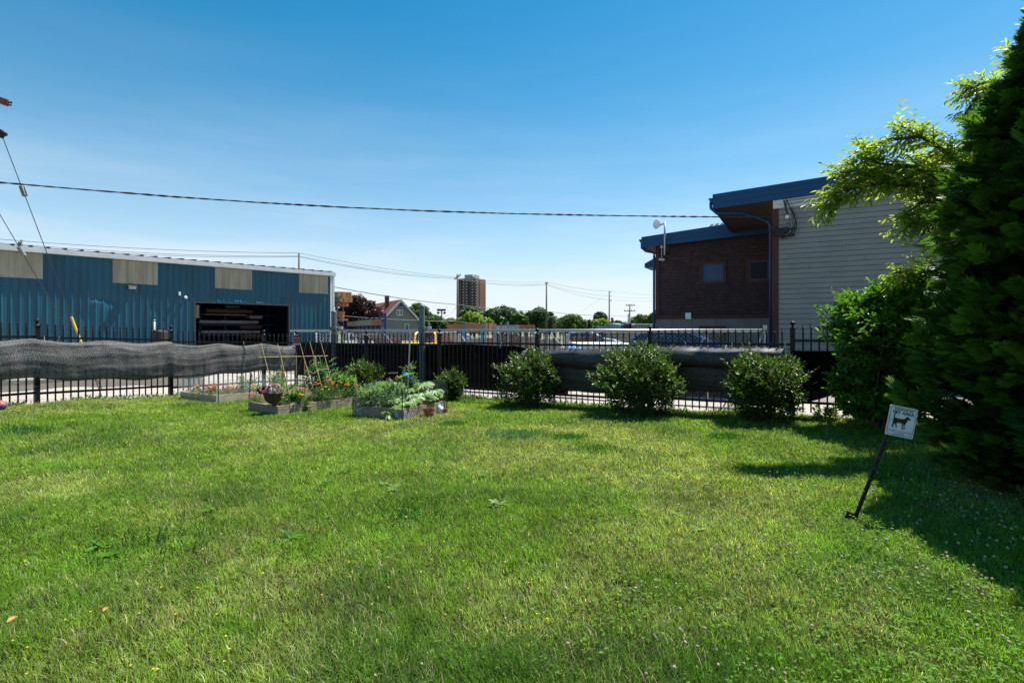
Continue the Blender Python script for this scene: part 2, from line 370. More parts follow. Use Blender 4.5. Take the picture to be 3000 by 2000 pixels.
# clover leaves and small broad weeds (stuff)
def clover():
    n0 = 60000; Y = 1.8+10.5*RG.random(n0)**1.35; X = RG.uniform(-1, 1, n0)*(1.02*Y+.3)
    p = np.clip((vnoise(X, Y, .9, 31)*.6+vnoise(X, Y, .3, 32)*.4-.50)*4, 0, 1)*.55
    p = np.maximum(p, np.clip((X/np.maximum(Y, 1)-.28)*3.2, 0, 1)*np.clip((6.5-Y)/3, 0, 1)*.45)
    p = p*np.where(X/Y < .12, .35, 1); k = (RG.random(n0) < p) & inside(X, Y, .1) & ~inbed(X, Y, .02) & (X < 9); X = X[k]; Y = Y[k]; n = len(X)
    Z = ground(X, Y)+.025+.030*RG.random(n); s = .0048+.0025*RG.random(n)+.0007*Y
    parts = []; a0 = RG.random(n)*6.28; C = colvar((.10,.22,.022), n, .3, .12)
    for k3 in range(3):
        a = a0+k3*2.094; A = np.stack([np.cos(a), np.sin(a), .18*np.ones(n)], 1); N = rdir(n)*.3+np.array([0,0,1]); P0 = np.stack([X, Y, Z], 1)
        parts.append(leaves(P0, A, N, s*1.35, s*1.6, C, .15, .1))
    return cat(parts)
V, Fc, C = clover(); o = npmesh('clover_leaves', V, Fc, C, M['grass']); tag(o, 'patches of three-leaved clover growing through the lawn', 'clover', kind='stuff')
# clover flower heads, little yellow flowers
def heads():
    n0 = 5200; Y = 2.0+9*RG.random(n0)**1.1; X = RG.uniform(-1, 1, n0)*(.98*Y)
    q = X/Y; p = .02+np.clip((q+.12)*1.0, 0, 1)*.60*np.clip(vnoise(X, Y, .9, 41)*2-.45, 0, 1); p *= np.clip((8.6-Y)/3, .12, 1)
    k = (RG.random(n0) < p) & inside(X, Y, .3) & ~inbed(X, Y, .05); X = X[k]; Y = Y[k]; n = len(X); Z = ground(X, Y)+.05+.02*RG.random(n)
    V0 = []; F0 = []
    mbb = MB(); mbb.lathe((0,0,0), [(.001,-.8),(.75,-.5),(1,0),(.8,.55),(.35,.85),(.001,.95)], 7)
    bv = np.array([tuple(v) for v in mbb.v]); bf = np.array(mbb.f); m_ = len(bv)
    s = .0055+.003*RG.random(n)+.0005*Y
    jit = 1+RG.uniform(-.25, .25, (n, m_, 1))
    V = np.stack([X, Y, Z], 1)[:, None, :]+bv[None]*s[:, None, None]*jit; Fc = (np.arange(n)*m_)[:, None, None]+bf[None]
    base = np.where(RG.random((n, 1)) < .25, np.array([[.36,.22,.15]]), np.array([[.46,.40,.28]])); C = np.repeat(base*RG.uniform(.7, 1.1, (n, 1)), m_, 0)
    return V.reshape(-1, 3), Fc.reshape(-1, 4), C
V, Fc, C = heads(); o = npmesh('clover_flowers', V, Fc, C, M['petal']); tag(o, 'small white and pinkish clover flower heads scattered over the lawn', 'clover flowers', kind='stuff')
def yel():
    n = 90; Y = 2.1+2.5*RG.random(n); X = RG.uniform(-.97, .1, n)*Y; k = vnoise(X, Y, .5, 51) > .45; X = X[k]; Y = Y[k]; n = len(X)
    Z = ground(X, Y)+.05; parts = []; a0 = RG.random(n)*6
    for j in range(5):
        a = a0+j*1.257; parts.append(leaves(np.stack([X, Y, Z], 1), np.stack([np.cos(a), np.sin(a), .3+0*a], 1), np.tile([[0,0,1.]], (n, 1)), .007, .006, colvar((.75,.50,.02), n, .2, .05), 0, 0))
    return cat(parts)
V, Fc, C = yel(); o = npmesh('yellow_lawn_flowers', V, Fc, C, M['petal']); tag(o, 'tiny yellow flowers dotted low in the near grass', 'flowers', kind='stuff')
def weeds():
    parts = []
    # rosettes in the lawn
    for (x, y, sz, c) in ((1130,1425,.10,(.16,.26,.09)),(1160,1440,.10,(.16,.26,.09)),(1460,1485,.10,(.20,.28,.13)),(1360,1400,.08,(.10,.2,.05)),(850,1585,.11,(.09,.2,.04)),(300,1610,.12,(.09,.2,.04)),(325,1640,.1,(.09,.2,.04)),(1420,1400,.08,(.14,.24,.08)),
                          (1985,1515,.07,(.2,.28,.12)),(2440,1345,.09,(.09,.2,.04)),(1010,1390,.09,(.08,.18,.05)),(960,1420,.08,(.08,.18,.05)),(620,1500,.09,(.1,.2,.04)),(2050,1560,.07,(.2,.3,.12)),(1300,1280,.08,(.1,.2,.06))):
        q = on_ground(x, y); n = 9; a = RG.random(n)*6.28; P0 = np.tile(np.array(q), (n, 1)); P0[:, 2] += .015
        A = np.stack([np.cos(a), np.sin(a), RG.uniform(.25, 1.0, n)], 1); parts.append(leaves(P0, A, np.tile([[0,0,1.]], (n, 1)), sz*RG.uniform(.7, 1.1, n), sz*.33, colvar(c, n, .2, .08), .3, .2))
    # taller blue-green tuft patch and darker tufts
    for (x, y, n, h, c, sp) in ((1515,1278,700,.10,(.12,.22,.12),.42),(1665,1285,260,.09,(.05,.15,.03),.26),(1200,1510,260,.08,(.06,.16,.05),.4),(1750,1320,280,.08,(.05,.16,.03),.35),(470,1590,260,.08,(.06,.15,.04),.5),(2120,1285,300,.09,(.05,.15,.03),.25),(60,1265,400,.08,(.06,.16,.07),.4),(1330,1245,250,.09,(.06,.17,.05),.2)):
        q = on_ground(x, y); X = q.x+RG.normal(0, sp*.5, n); Y = q.y+RG.normal(0, sp*.35, n); Z = ground(X, Y); P0 = np.stack([X, Y, Z], 1)
        A = rdir(n)*.5+np.array([0,0,1.]); parts.append(leaves(P0, A, rdir(n), h*RG.uniform(.5, 1.1, n), .006+.0006*q.y, colvar(c, n, .3, .1), .1, .3))
    # rank growth along the fence foot
    for (pp, k_) in ((left_posts, dL), (right_posts, dR)):
        for i in range(5):
            a = np.array(pp[i]); b = np.array(pp[i+1]); nn = nLi if k_ is dL else nRi; n = 520
            t = RG.random(n); off = RG.normal(.05, .12, n); X = a[0]+(b-a)[0]*t+nn[0]*off; Y = a[1]+(b-a)[1]*t+nn[1]*off
            cl = vnoise(X, Y, .5, 61+i); k2 = cl > .38; X = X[k2]; Y = Y[k2]; n = len(X); Z = ground(X, Y)+RG.random(n)*.10*cl[k2]
            P0 = np.stack([X, Y, Z], 1); A = rdir(n, 1.0); parts.append(leaves(P0, A, rdir(n, .6), .05+.05*RG.random(n), .022, colvar((.09,.21,.035), n, .35, .12), .25, .2))
    return cat(parts)
V, Fc, C = weeds(); o = npmesh('lawn_weeds', V, Fc, C, M['grass']); tag(o, 'broad-leaved weeds and rank tufts in the lawn and along the fence foot', 'weeds', kind='stuff')

# ------------------------------------------------------------------ iron fences
def finial_picket(mb, x, y, z0, z1, w=.019):
    p = Vector((x, y, 0)); mb.box((x, y, (z0+z1-.085)/2), w, w, z1-.085-z0)
    mb.lathe((x, y, z1-.095), [(.006,0),(.019,.006),(.019,.014),(.010,.022),(.015,.040),(.026,.046),(.026,.054),(.009,.060),(.012,.070),(.002,.100)], 6)
def fence(name, label, posts, tops, lead):
    ox, oy = posts[0]; root = empty(name, (ox, oy, G(ox, oy)), label, 'fence')
    for i in range(len(posts)):
        zt = max([tops[j][0 if j == i else 1] for j in (i-1, i) if 0 <= j < len(tops)]); x, y = posts[i]
        if i == 0 and lead: continue
        mb = MB(); d = Vector((*(dR if posts is right_posts else dL), 0)); n = Vector((-d.y, d.x, 0))
        mb.box((x, y, (zt+.19-1.45)/2+.0), .075, .075, zt+.19+1.45, d, n)
        mb.v = [(a, b, max(c, G(x, y)-.15)) for a, b, c in mb.v]
        po = build('post', mb, M['iron'], root)
        cp = MB(); cp.box((x, y, zt+.20), .094, .094, .022, d, n); cp.lathe((x, y, zt+.21), [(.040,0),(.030,.012),(.016,.022),(.014,.035),(.022,.045),(.036,.06),(.041,.08),(.036,.10),(.020,.115),(.002,.121)], 14)
        build('post_cap', cp, M['iron'], po, smooth=False)
    for i, (za, zb) in enumerate(tops):
        a = Vector((*posts[i], za)); b = Vector((*posts[i+1], zb)); d = (b-a).normalized(); a = a+d*.037; b = b-d*.037
        build('top_rail', MB().beam(a, b, .032, .042), M['iron'], root)
        lo = Vector((0, 0, -R_)); build('bottom_rail', MB().beam(a+lo, b+lo, .032, .042), M['iron'], root)
        n = max(2, round((b-a).length/.119)); mb = MB()
        for k in range(1, n):
            p = a.lerp(b, k/n); finial_picket(mb, p.x, p.y, p.z-R_-.165, p.z+.262)
        build('pickets', mb, M['iron'], root)
    return root
fence('iron_fence', 'black iron fence with ball-topped posts behind the raised beds and the round bushes', right_posts, right_top, False)
fence('iron_fence', 'black iron fence with ball-topped posts in front of the blue metal building', left_posts, left_top, True)

# ------------------------------------------------------------------ shade cloth
def netmat(name, base, a_hi, streak, trans=0.0, spec=.18):  # streak: pale speckle colour standing in for sun sheen on the weave
    m = bpy.data.materials.new(name); m.use_nodes = True; n = m.node_tree.nodes; l = m.node_tree.links.new; b = n['Principled BSDF']
    t = n.new('ShaderNodeTexCoord'); mp_ = n.new('ShaderNodeMapping'); mp_.inputs['Scale'].default_value = (1, 1, 1); l(t.outputs['UV'], mp_.inputs[0])
    nz = n.new('ShaderNodeTexNoise'); nz.inputs['Scale'].default_value = 1; nz.inputs['Detail'].default_value = 3; mp_.inputs['Scale'].default_value = (70, 160, 1); l(mp_.outputs[0], nz.inputs['Vector'])
    mp2 = n.new('ShaderNodeMapping'); mp2.inputs['Scale'].default_value = (1.6, 30, 1); l(t.outputs['UV'], mp2.inputs[0]); n2 = n.new('ShaderNodeTexNoise'); n2.inputs['Scale'].default_value = 1; n2.inputs['Detail'].default_value = 4; l(mp2.outputs[0], n2.inputs['Vector'])
    r = n.new('ShaderNodeMapRange'); r.inputs[1].default_value = .50; r.inputs[2].default_value = .70; l(nz.outputs[0], r.inputs[0])
    r_2 = n.new('ShaderNodeMapRange'); r_2.inputs[1].default_value = .35; r_2.inputs[2].default_value = .7; r_2.inputs[3].default_value = .5; r_2.inputs[4].default_value = 1.25; l(n2.outputs[0], r_2.inputs[0])
    mu_ = n.new('ShaderNodeMath'); mu_.operation = 'MULTIPLY'; l(r.outputs[0], mu_.inputs[0]); l(r_2.outputs[0], mu_.inputs[1])
    mx = n.new('ShaderNodeMix'); mx.data_type = 'RGBA'; mx.inputs[6].default_value = (*base, 1); mx.inputs[7].default_value = (*streak, 1); l(mu_.outputs[0], mx.inputs[0]); l(mx.outputs[2], b.inputs['Base Color'])
    b.inputs['Roughness'].default_value = .5; b.inputs['Specular IOR Level'].default_value = .18
    bp = n.new('ShaderNodeBump'); bp.inputs['Strength'].default_value = .7; bp.inputs['Distance'].default_value = .004; l(nz.outputs[0], bp.inputs['Height']); l(bp.outputs[0], b.inputs['Normal'])
    rr = n.new('ShaderNodeMapRange'); rr.inputs[1].default_value = .3; rr.inputs[2].default_value = .7; rr.inputs[3].default_value = a_hi-(.12 if a_hi < .9 else 0); rr.inputs[4].default_value = min(1, a_hi+.12); l(nz.outputs[0], rr.inputs[0]); l(rr.outputs[0], b.inputs['Alpha'])
    if trans:
        tr = n.new('ShaderNodeBsdfTranslucent'); l(mx.outputs[2], tr.inputs[0]); ms = n.new('ShaderNodeMixShader'); ms.inputs[0].default_value = trans; l(b.outputs[0], ms.inputs[1]); l(tr.outputs[0], ms.inputs[2]); l(ms.outputs[0], n['Material Output'].inputs[0])
    b.inputs['Specular IOR Level'].default_value = spec
    return m
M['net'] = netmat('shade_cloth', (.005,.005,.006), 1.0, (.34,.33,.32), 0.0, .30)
M['net_grey'] = netmat('shade_cloth_sunlit', (.028,.027,.028), .95, (.66,.64,.61), .18, .15)  # paler copy of the cloth, sunlight put into its colour
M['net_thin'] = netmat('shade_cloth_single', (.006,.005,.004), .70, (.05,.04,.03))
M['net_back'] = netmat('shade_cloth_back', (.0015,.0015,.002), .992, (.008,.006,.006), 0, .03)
def grid_surface(name, fn, nu, nv, m, parent=None, org=None, su=1.0, sv=1.0, thick=0.0):
    V = []; F = []
    for i in range(nu+1):
        for j in range(nv+1): V.append(tuple(fn(i/nu, j/nv)))
    for i in range(nu):
        for j in range(nv): a = i*(nv+1)+j; F.append((a, a+1, a+nv+2, a+nv+1))
    me = bpy.data.meshes.new(name); ch = Vector((0,0,0)); r = parent
    while r is not None: ch = ch+r.location; r = r.parent
    if parent is None: ch = Vector(org) if org is not None else Vector(V[0])
    me.from_pydata([tuple(Vector(v)-ch) for v in V], [], F); uv = me.uv_layers.new(name='UVMap')
    for p in me.polygons:
        for li in p.loop_indices:
            vi = me.loops[li].vertex_index; uv.data[li].uv = (vi//(nv+1)/nu*su, (vi % (nv+1))/nv*sv)
    o = link(name, me, m, parent, True)
    if parent is None: o.location = ch
    if thick:
        md = o.modifiers.new('thickness', 'SOLIDIFY'); md.thickness = thick
    return o
def along(posts, tops, s):           # arc length s from the corner -> point, top-rail height
    i = 0
    while i < len(posts)-2:
        l = np.linalg.norm(np.array(posts[i+1])-np.array(posts[i]))
        if s <= l: break
        s -= l; i += 1
    a = np.array(posts[i]); b = np.array(posts[i+1]); l = np.linalg.norm(b-a); t = s/l
    za, zb = tops[min(i, len(tops)-1)]; q = a+(b-a)*t; return q, za+(zb-za)*t
def s_at(posts, x):                  # arc length where the fence crosses photo column x
    best = 0; bd = 1e9
    for k in range(0, 1400):
        s = k*.01; q, z = along(posts, right_top if posts is right_posts else left_top, s); px = 1500+FPX*q[0]/q[1]
        if q[1] > .5 and abs(px-x) < bd: bd = abs(px-x); best = s
    return best
def cloth(posts, tops, n2, s0, s1, prof, seed, name, label, mname, sag=0.05, dent=()):
    def fn(u, v):
        s = s0+(s1-s0)*u; q, zt = along(posts, tops, s)
        sg = sag*(math.sin(s*2.6+seed)**2)
        for (ds, dd, dw) in dent: sg += dd*math.exp(-((s-ds)/dw)**2)
        j = v*(len(prof)-1); i = min(int(j), len(prof)-2); f = j-i; f = f
        d = prof[i][0]*(1-f)+prof[i+1][0]*f; z = prof[i][1]*(1-f)+prof[i+1][1]*f
        pinch = 1-.22*max(0, math.cos(s*2*math.pi/1.21+seed))**6*(1 if v > .05 else 0)
        w = .006*math.sin(s*9+seed+v*4)+.003*math.sin(s*23+v*9)+.006*math.sin(s*3-v*16+seed)
        d = d*(1+.12*math.sin(s*1.9+seed))*pinch+(  .009*max(0, math.sin(v*15+s*.7+1.6*math.sin(s*1.3+seed)))**4+.010*max(0, math.sin(v*27-s*1.1+seed))**5 if .08 < v < .9 else 0)+w*(1 if v > .03 else .3)
        zz = zt+z-sg*(1 if v < .4 else 1-(v-.4)*.3)+.05*math.sin(s*1.1+seed)*v
        return Vector((q[0]+n2[0]*(d+.03), q[1]+n2[1]*(d+.03), zz))
    return grid_surface(name, fn, max(60, int((s1-s0)*22)), 30, M[mname], None, None, (s1-s0), 1.0)
# cross-section of the rolled-up bulge: (distance towards the lawn, height relative to the top rail), ends tucked back at the pickets
bulge = [(.0,-.035),(.03,-.045),(.055,-.08),(.08,-.14),(.10,-.23),(.11,-.34),(.112,-.45),(.10,-.56),(.08,-.66),(.05,-.74),(.02,-.77)]
sx = lambda x: s_at(right_posts, x); lx = lambda x: s_at(left_posts, x)
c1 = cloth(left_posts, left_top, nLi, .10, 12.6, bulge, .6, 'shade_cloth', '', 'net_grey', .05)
tag(c1, 'grey sunlit shade cloth bulging along the fence below the blue metal building', 'shade cloth')
flat = [(.0,-.74),(.02,-.78),(.015,-.83),(.0,-.88),(.005,-.93),(.0,-.98)]
c2 = cloth(left_posts, left_top, nLi, 2.6, 12.6, flat, 2.1, 'cloth_hem', '', 'net_thin', .04)
c2.parent = c1; c2.location = c2.location-c1.location
bul2 = [(.0,-.05),(.08,-.055),(.17,-.08),(.24,-.13),(.275,-.20),(.275,-.28),(.24,-.35),(.17,-.40),(.10,-.43),(.105,-.50),(.09,-.60),(.07,-.72),(.05,-.82),(.02,-.88)]
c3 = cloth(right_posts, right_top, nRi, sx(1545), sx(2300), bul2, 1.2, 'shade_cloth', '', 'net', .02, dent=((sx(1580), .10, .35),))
tag(c3, 'black shade cloth rolled thick along the fence behind the three largest bushes', 'shade cloth')
def flapf(u, v):
    s = sx(2300)+.95*u; q, zt = along(right_posts, right_top, s); d = .06+.05*math.sin(u*7+v*2)*(1-v)+.16*(1-u)*(1-v)*0
    zz = zt-.16-.95*v*(1-.28*u); w = (1-v*.22*u)
    q2, _ = along(right_posts, right_top, sx(2300)+.95*u*w); return Vector((q2[0]+nRi[0]*d, q2[1]+nRi[1]*d, zz))
c4 = grid_surface('hanging_flap', flapf, 24, 20, M['net_back'], None, None, 1, 1); c4.parent = c3; c4.location = c4.location-c3.location
# flap strings
tie = MB()
for x in (1925, 2130): 
    s = sx(x); q, zt = along(right_posts, right_top, s); q2, z2 = along(right_posts, right_top, s-.15)
    tie = MB(); tie.tube([(q[0]+nRi[0]*.03, q[1]+nRi[1]*.03, zt), (q[0]+nRi[0]*.20, q[1]+nRi[1]*.20, zt-.09), (q2[0]+nRi[0]*.24, q2[1]+nRi[1]*.24, zt-.20), (q2[0]+nRi[0]*.20, q2[1]+nRi[1]*.20, zt-.38)], .004, 5); build('tie_cord', tie, M['wire'], c3)
zt_ = MB()
for (p_, tp, n_, x, w) in ((right_posts, right_top, nRi, 1472, .03),(right_posts, right_top, nRi, 1740, .03),(right_posts, right_top, nRi, 2008, -.03),(right_posts, right_top, nRi, 2145, 0),(right_posts, right_top, nRi, 2301, 0)):
    s = s_at(p_, x); q, zt = along(p_, tp, s)
    zt_ = MB(); zt_.tube([(q[0]+n_[0]*.025, q[1]+n_[1]*.025, zt+.035), (q[0]+n_[0]*.05-w, q[1]+n_[1]*.05, zt-.10)], .0045, 5); build('cable_tie', zt_, M['white_plastic'], c3)
zt_ = MB()
for (x, w) in ((127, 0), (172, .03), (712, 0)):
    s = s_at(left_posts, x); q, zt = along(left_posts, left_top, s)
    zt_ = MB(); zt_.tube([(q[0]+nLi[0]*.022, q[1]+nLi[1]*.022, zt+.03), (q[0]+nLi[0]*.03-w, q[1]+nLi[1]*.03, zt-.06)], .004, 5); build('cable_tie', zt_, M['white_plastic'], c1)
# red warning sign tied to the left fence
q, zt = along(left_posts, left_top, s_at(left_posts, 868) if s_at(left_posts, 868) > .12 else .16); q, zt = along(left_posts, left_top, .10)
c_ = P(868, 999, q[1]-.25); t_ = Vector((*dL, 0)); t_ = -t_; n_ = Vector((*nLi, 0)); n_ = (n_+Vector((0,-1,0))).normalized(); t_ = Vector((-n_.y, n_.x, 0)); t_ = t_ if t_.x > 0 else -t_
rs = empty('warning_sign', c_-Vector((0,0,.12)), 'small red sign hung on the iron fence where the grey shade cloth ends', 'sign')
build('backing_board', MB().box(c_, .165, .006, .205, t_, n_), M['sign_white'], rs)
build('red_panel', MB().box(c_+Vector((0,0,.018))+n_*.005, .150, .004, .155, t_, n_), M['red_paint'], rs)
mb = MB()
for r, row in enumerate(((-.055,-.035,-.012,.012,.035,.055),(-.05,-.03,.0,.022,.045))):
    for x_ in row: mb.box(c_+n_*.009+t_*x_+Vector((0,0,.058-.062*r)), .015, .002, .042 if r else .034, t_, n_)
M['pink'] = mat('faded_pink_lettering', (.42,.20,.20), .6); build('lettering', mb, M['pink'], rs)

# ------------------------------------------------------------------ chain-link rolling gate and its posts
def gD(x): q = FPX*R_/sR(x); return q+.95-.00022*(x-1364)
def gp(x, z): D = gD(x); return Vector(((x-1500)*D/FPX, D, z))
gate = empty('rolling_gate', gp(1500, -.08), 'long chain-link rolling gate with a silver top pipe behind the iron fence', 'gate')
build('top_pipe', MB().tube([gp(852, 1.5), gp(1500, 1.5), gp(2243, 1.5)], .032, 10), M['galv'], gate, smooth=True)
build('bottom_pipe', MB().tube([gp(985, 0.02), gp(1500, 0.02), gp(2243, 0.02)], .026, 8), M['galv'], gate, smooth=True)
xs = [925, 1021, 1118, 1340, 1604, 1905, 2072, 2241]
for x in xs: build('upright', MB().tube([gp(x, .02), gp(x, 1.5)], .020, 8), M['galv'], gate, smooth=True)
for (x0, x1) in ((860, 905), (1026, 1140), (1120, 1260), (1343, 1470), (1607, 1790)): build('brace', MB().tube([gp(x0, 1.47), gp(x1, .05)], .017, 8), M['galv'], gate, smooth=True)
for (x0, x1) in ((1888+25, 1780), (2070, 1965), (2238, 2120)): build('brace', MB().tube([gp(x0, 1.47), gp(x1, .05)], .017, 8), M['galv'], gate, smooth=True)
build('end_cap', MB().tube([gp(2241, 1.43), gp(2241, 1.60)], .036, 10), M['galv'], gate)
a = gp(925, 0); b = gp(2241, 0); Lg = (b-a).length; d = (b-a)/Lg; mb = MB(); st = .085; h = 1.40; nn = Vector((-d.y, d.x, 0))
k = -h
while k < Lg:
    for sgn in (1, -1):
        s0, z0, s1, z1 = (k, .05, k+h, .05+h) if sgn > 0 else (k, .05+h, k+h, .05)
        if s0 < 0: z0 += (0-s0)*sgn; s0 = 0
        if s1 > Lg: z1 -= (s1-Lg)*sgn; s1 = Lg
        if s1 > s0: mb.beam(a+d*s0+Vector((0,0,z0))+nn*.003*sgn, a+d*s1+Vector((0,0,z1))+nn*.003*sgn, .0020, .0020)
    k += st
build('wire_mesh', mb, M['galv'], gate)
def nbk(u, v):
    x = 872+(1665-872)*u; p = gp(x, 0); D = gD(x)-.10; s = math.sin(u*40)*.012
    top = 1.16+.015*math.sin(u*23); bot = .20-.12*u+.03*math.sin(u*9)
    if u > .80: top -= (u-.80)*1.6
    z = top+(bot-top)*v; return Vector(((x-1500)*D/FPX, D+.02*math.sin(u*31+v*3), z))
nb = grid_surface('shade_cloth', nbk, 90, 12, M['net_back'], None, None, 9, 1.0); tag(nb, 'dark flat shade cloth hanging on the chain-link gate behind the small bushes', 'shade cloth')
for (x, yt, D, lab) in ((978, 913, gD(978)-.16, 'grey steel gate post standing beside the corner of the blue metal building'), (1236, 896, gD(1236)-.16, 'taller grey steel gate post in front of the yellow forklift')):
    X = (x-1500)*D/FPX; zt = CAM-(yt-HY)*D/FPX; r = .072
    pr = empty('gate_post', (X, D, -.1), lab, 'post', 'grey steel gate posts')
    build('pipe', MB().lathe((X, D, -.1), [(r, 0), (r, zt+.1)], 20), M['grey_post'], pr, smooth=True)
    build('dome_cap', MB().lathe((X, D, zt), [(r+.004,-.03),(r+.004,.0),(r*.8,.022),(r*.4,.033),(.001,.036)], 20), M['grey_post'], pr, smooth=True)
    build('roller_bracket', MB().box((X, D, 1.55), .165, .16, .10).beam((X+.07, D, 1.55), (X+.20, D+.08, 1.55), .04, .06), M['grey_post'], pr, bevel=.01)
    build('roller', MB().tube([(X+.17, D+.02, 1.56), (X+.17, D+.12, 1.56)], .055, 14), M['galv'], pr)

# ------------------------------------------------------------------ blue metal building
BW = Wall(0, 23.9, 2988); HE = 1.5+3.78; uz = lambda x: BW.u(x); UR = uz(967); UL = -9.0
def ribbed(u0, u1, z0, z1f, off=0.0, pitch=.3048, dent=None, nz=1):
    """trapezoidal rib wall sheet"""
    us = []; k = math.floor(u0/pitch); 
    while k*pitch < u1+pitch:
        b = k*pitch
        for du, h in ((0,0),(.026,.034),(.060,.034),(.09,0),(.145,0),(.155,.006),(.165,0),(.225,0),(.235,.006),(.245,0)):
            if u0 <= b+du <= u1: us.append((b+du, h))
        k += 1
    us = [(u0, 0)]+us+[(u1, 0)]; V = []; F = []
    for i, (u, h) in enumerate(us):
        zt = z1f(u) if callable(z1f) else z1f
        for j in range(nz+1):
            z = z0+(zt-z0)*j/nz; dd = dent(u, z) if dent else 0
            V.append(BW.pt(u, z, off+h+dd))
    n = nz+1
    for i in range(len(us)-1):
        for j in range(nz): F.append((i*n+j, (i+1)*n+j, (i+1)*n+j+1, i*n+j+1))
    return V, F
M['blue_metal'] = mat('blue_metal_siding', (.008,.078,.122), .45, .0, .18, .8, .04, 3, spec=.5, stretch=(1,1,.3))
M['cream_panel'] = mat('weathered_fibreglass_panel', (.31,.25,.165), .7, 0, .25, 3.5, .2, 20, stretch=(1,1,.12), col2=(.47,.41,.30))
M['white_trim'] = mat('white_trim', (.62,.62,.60), .5, 0, .08, 3)
blue = empty('metal_building', BW.pt(uz(480), -.1), 'long blue ribbed metal building with cream upper panels and a wide open doorway', 'building')
uD0, uD1 = uz(573), uz(845); zD = 3.02
rg = random.Random(4); dents = [(uz(300), 3.05, .45, .10, -.05), (uz(330), 2.9, .25, .22, -.06), (uz(240), 2.2, .3, .3, -.03), (uz(455), 2.6, .2, .3, -.04), (uz(275), 2.85, .15, .1, .03), (uz(640), 3.12, .3, .10, .04), (uz(700), 3.15, .4, .12, .05), (uz(760), 3.1, .3, .10, .045)]
def dentf(u, z):
    s = 0
    for (du, dz, wu, wz, a) in dents: s += a*math.exp(-((u-du)/wu)**2-((z-dz)/wz)**2)
    return s+.006*math.sin(u*3.1+z*1.3)+.004*math.sin(u*11-z*2.3)
HT = lambda u: HE-.20
mb = MB(); 
for (a, b_, z0, z1) in ((UL, uD0, -.1, HE-.2), (uD1, UR, -.1, HE-.2), (uD0, uD1, zD, HE-.2)): mb.add(*ribbed(a, b_, z0, z1, dent=dentf, nz=60))
build('ribbed_wall', mb, M['blue_metal'], blue)
for (x0, x1) in ((-60, 125), (330, 462), (630, 738), (876, 961)):
    a, b_ = uz(x0), uz(x1); mb = MB(); mb.add(*ribbed(a, b_, 3.88, HE-.24, off=.014, dent=dentf, nz=6)); build('translucent_panel', mb, M['cream_panel'], blue)
depth = Vector(BW.n)*-14
def wbox(Wl, u0, u1, z0, z1, o0, o1): return [Wl.pt(u0, z0, o0), Wl.pt(u1, z0, o0), Wl.pt(u1, z0, o1), Wl.pt(u0, z0, o1), Wl.pt(u0, z1, o0), Wl.pt(u1, z1, o0), Wl.pt(u1, z1, o1), Wl.pt(u0, z1, o1)]
build('eave_trim', MB().hexa(wbox(BW, UL, UR+.30, HE-.22, HE, .0, .245)), M['white_trim'], blue, bevel=.01)
build('corner_trim', MB().hexa(wbox(BW, UR, UR+.30, -.1, HE-.225, -.30, .035)), M['white_trim'], blue)
build('corner_seam', MB().hexa(wbox(BW, UR+.17, UR+.19, -.1, HE-.23, .0, .042)), mat('grey_seam', (.30,.31,.32), .6), blue)
# roof sheet, ribs showing over the eave, back and side walls
mb = MB(); RZ = 1.15
mb.hexa([BW.pt(UL, HE+.004, .10), BW.pt(UR+.31, HE+.004, .10), BW.pt(UR+.31, HE+RZ, -14), BW.pt(UL, HE+RZ, -14), BW.pt(UL, HE+.05, .10), BW.pt(UR+.31, HE+.05, .10), BW.pt(UR+.31, HE+RZ+.05, -14), BW.pt(UL, HE+RZ+.05, -14)])
k = UL+.2
while k < UR+.2:
    mb.hexa([BW.pt(k, HE+.051, .25), BW.pt(k+.13, HE+.051, .25), BW.pt(k+.13, HE+.25, -2.4), BW.pt(k, HE+.25, -2.4), BW.pt(k+.03, HE+.095, .25), BW.pt(k+.10, HE+.095, .25), BW.pt(k+.10, HE+.29, -2.4), BW.pt(k+.03, HE+.29, -2.4)]); k += .61
build('roof', mb, mat('galvalume_roof', (.10,.10,.11), .6, .3), blue)
mb = MB(); 
mb.hexa([BW.pt(UR+.02,-.1,-14), BW.pt(UR+.06,-.1,-14), BW.pt(UR+.06,-.1,-.31), BW.pt(UR+.02,-.1,-.31), BW.pt(UR+.02,HE+RZ-.02,-14), BW.pt(UR+.06,HE+RZ-.02,-14), BW.pt(UR+.06,HE-.02,-.31), BW.pt(UR+.02,HE-.02,-.31)]); build('side_wall', mb, M['blue_metal'], blue)
mb = MB(); mb.hexa([BW.pt(UL,-.1,-14), BW.pt(UL+.05,-.1,-14), BW.pt(UL+.05,-.1,-.05), BW.pt(UL,-.1,-.05), BW.pt(UL,HE+RZ-.02,-14), BW.pt(UL+.05,HE+RZ-.02,-14), BW.pt(UL+.05,HE-.02,-.05), BW.pt(UL,HE-.02,-.05)]); build('side_wall', mb, M['blue_metal'], blue)
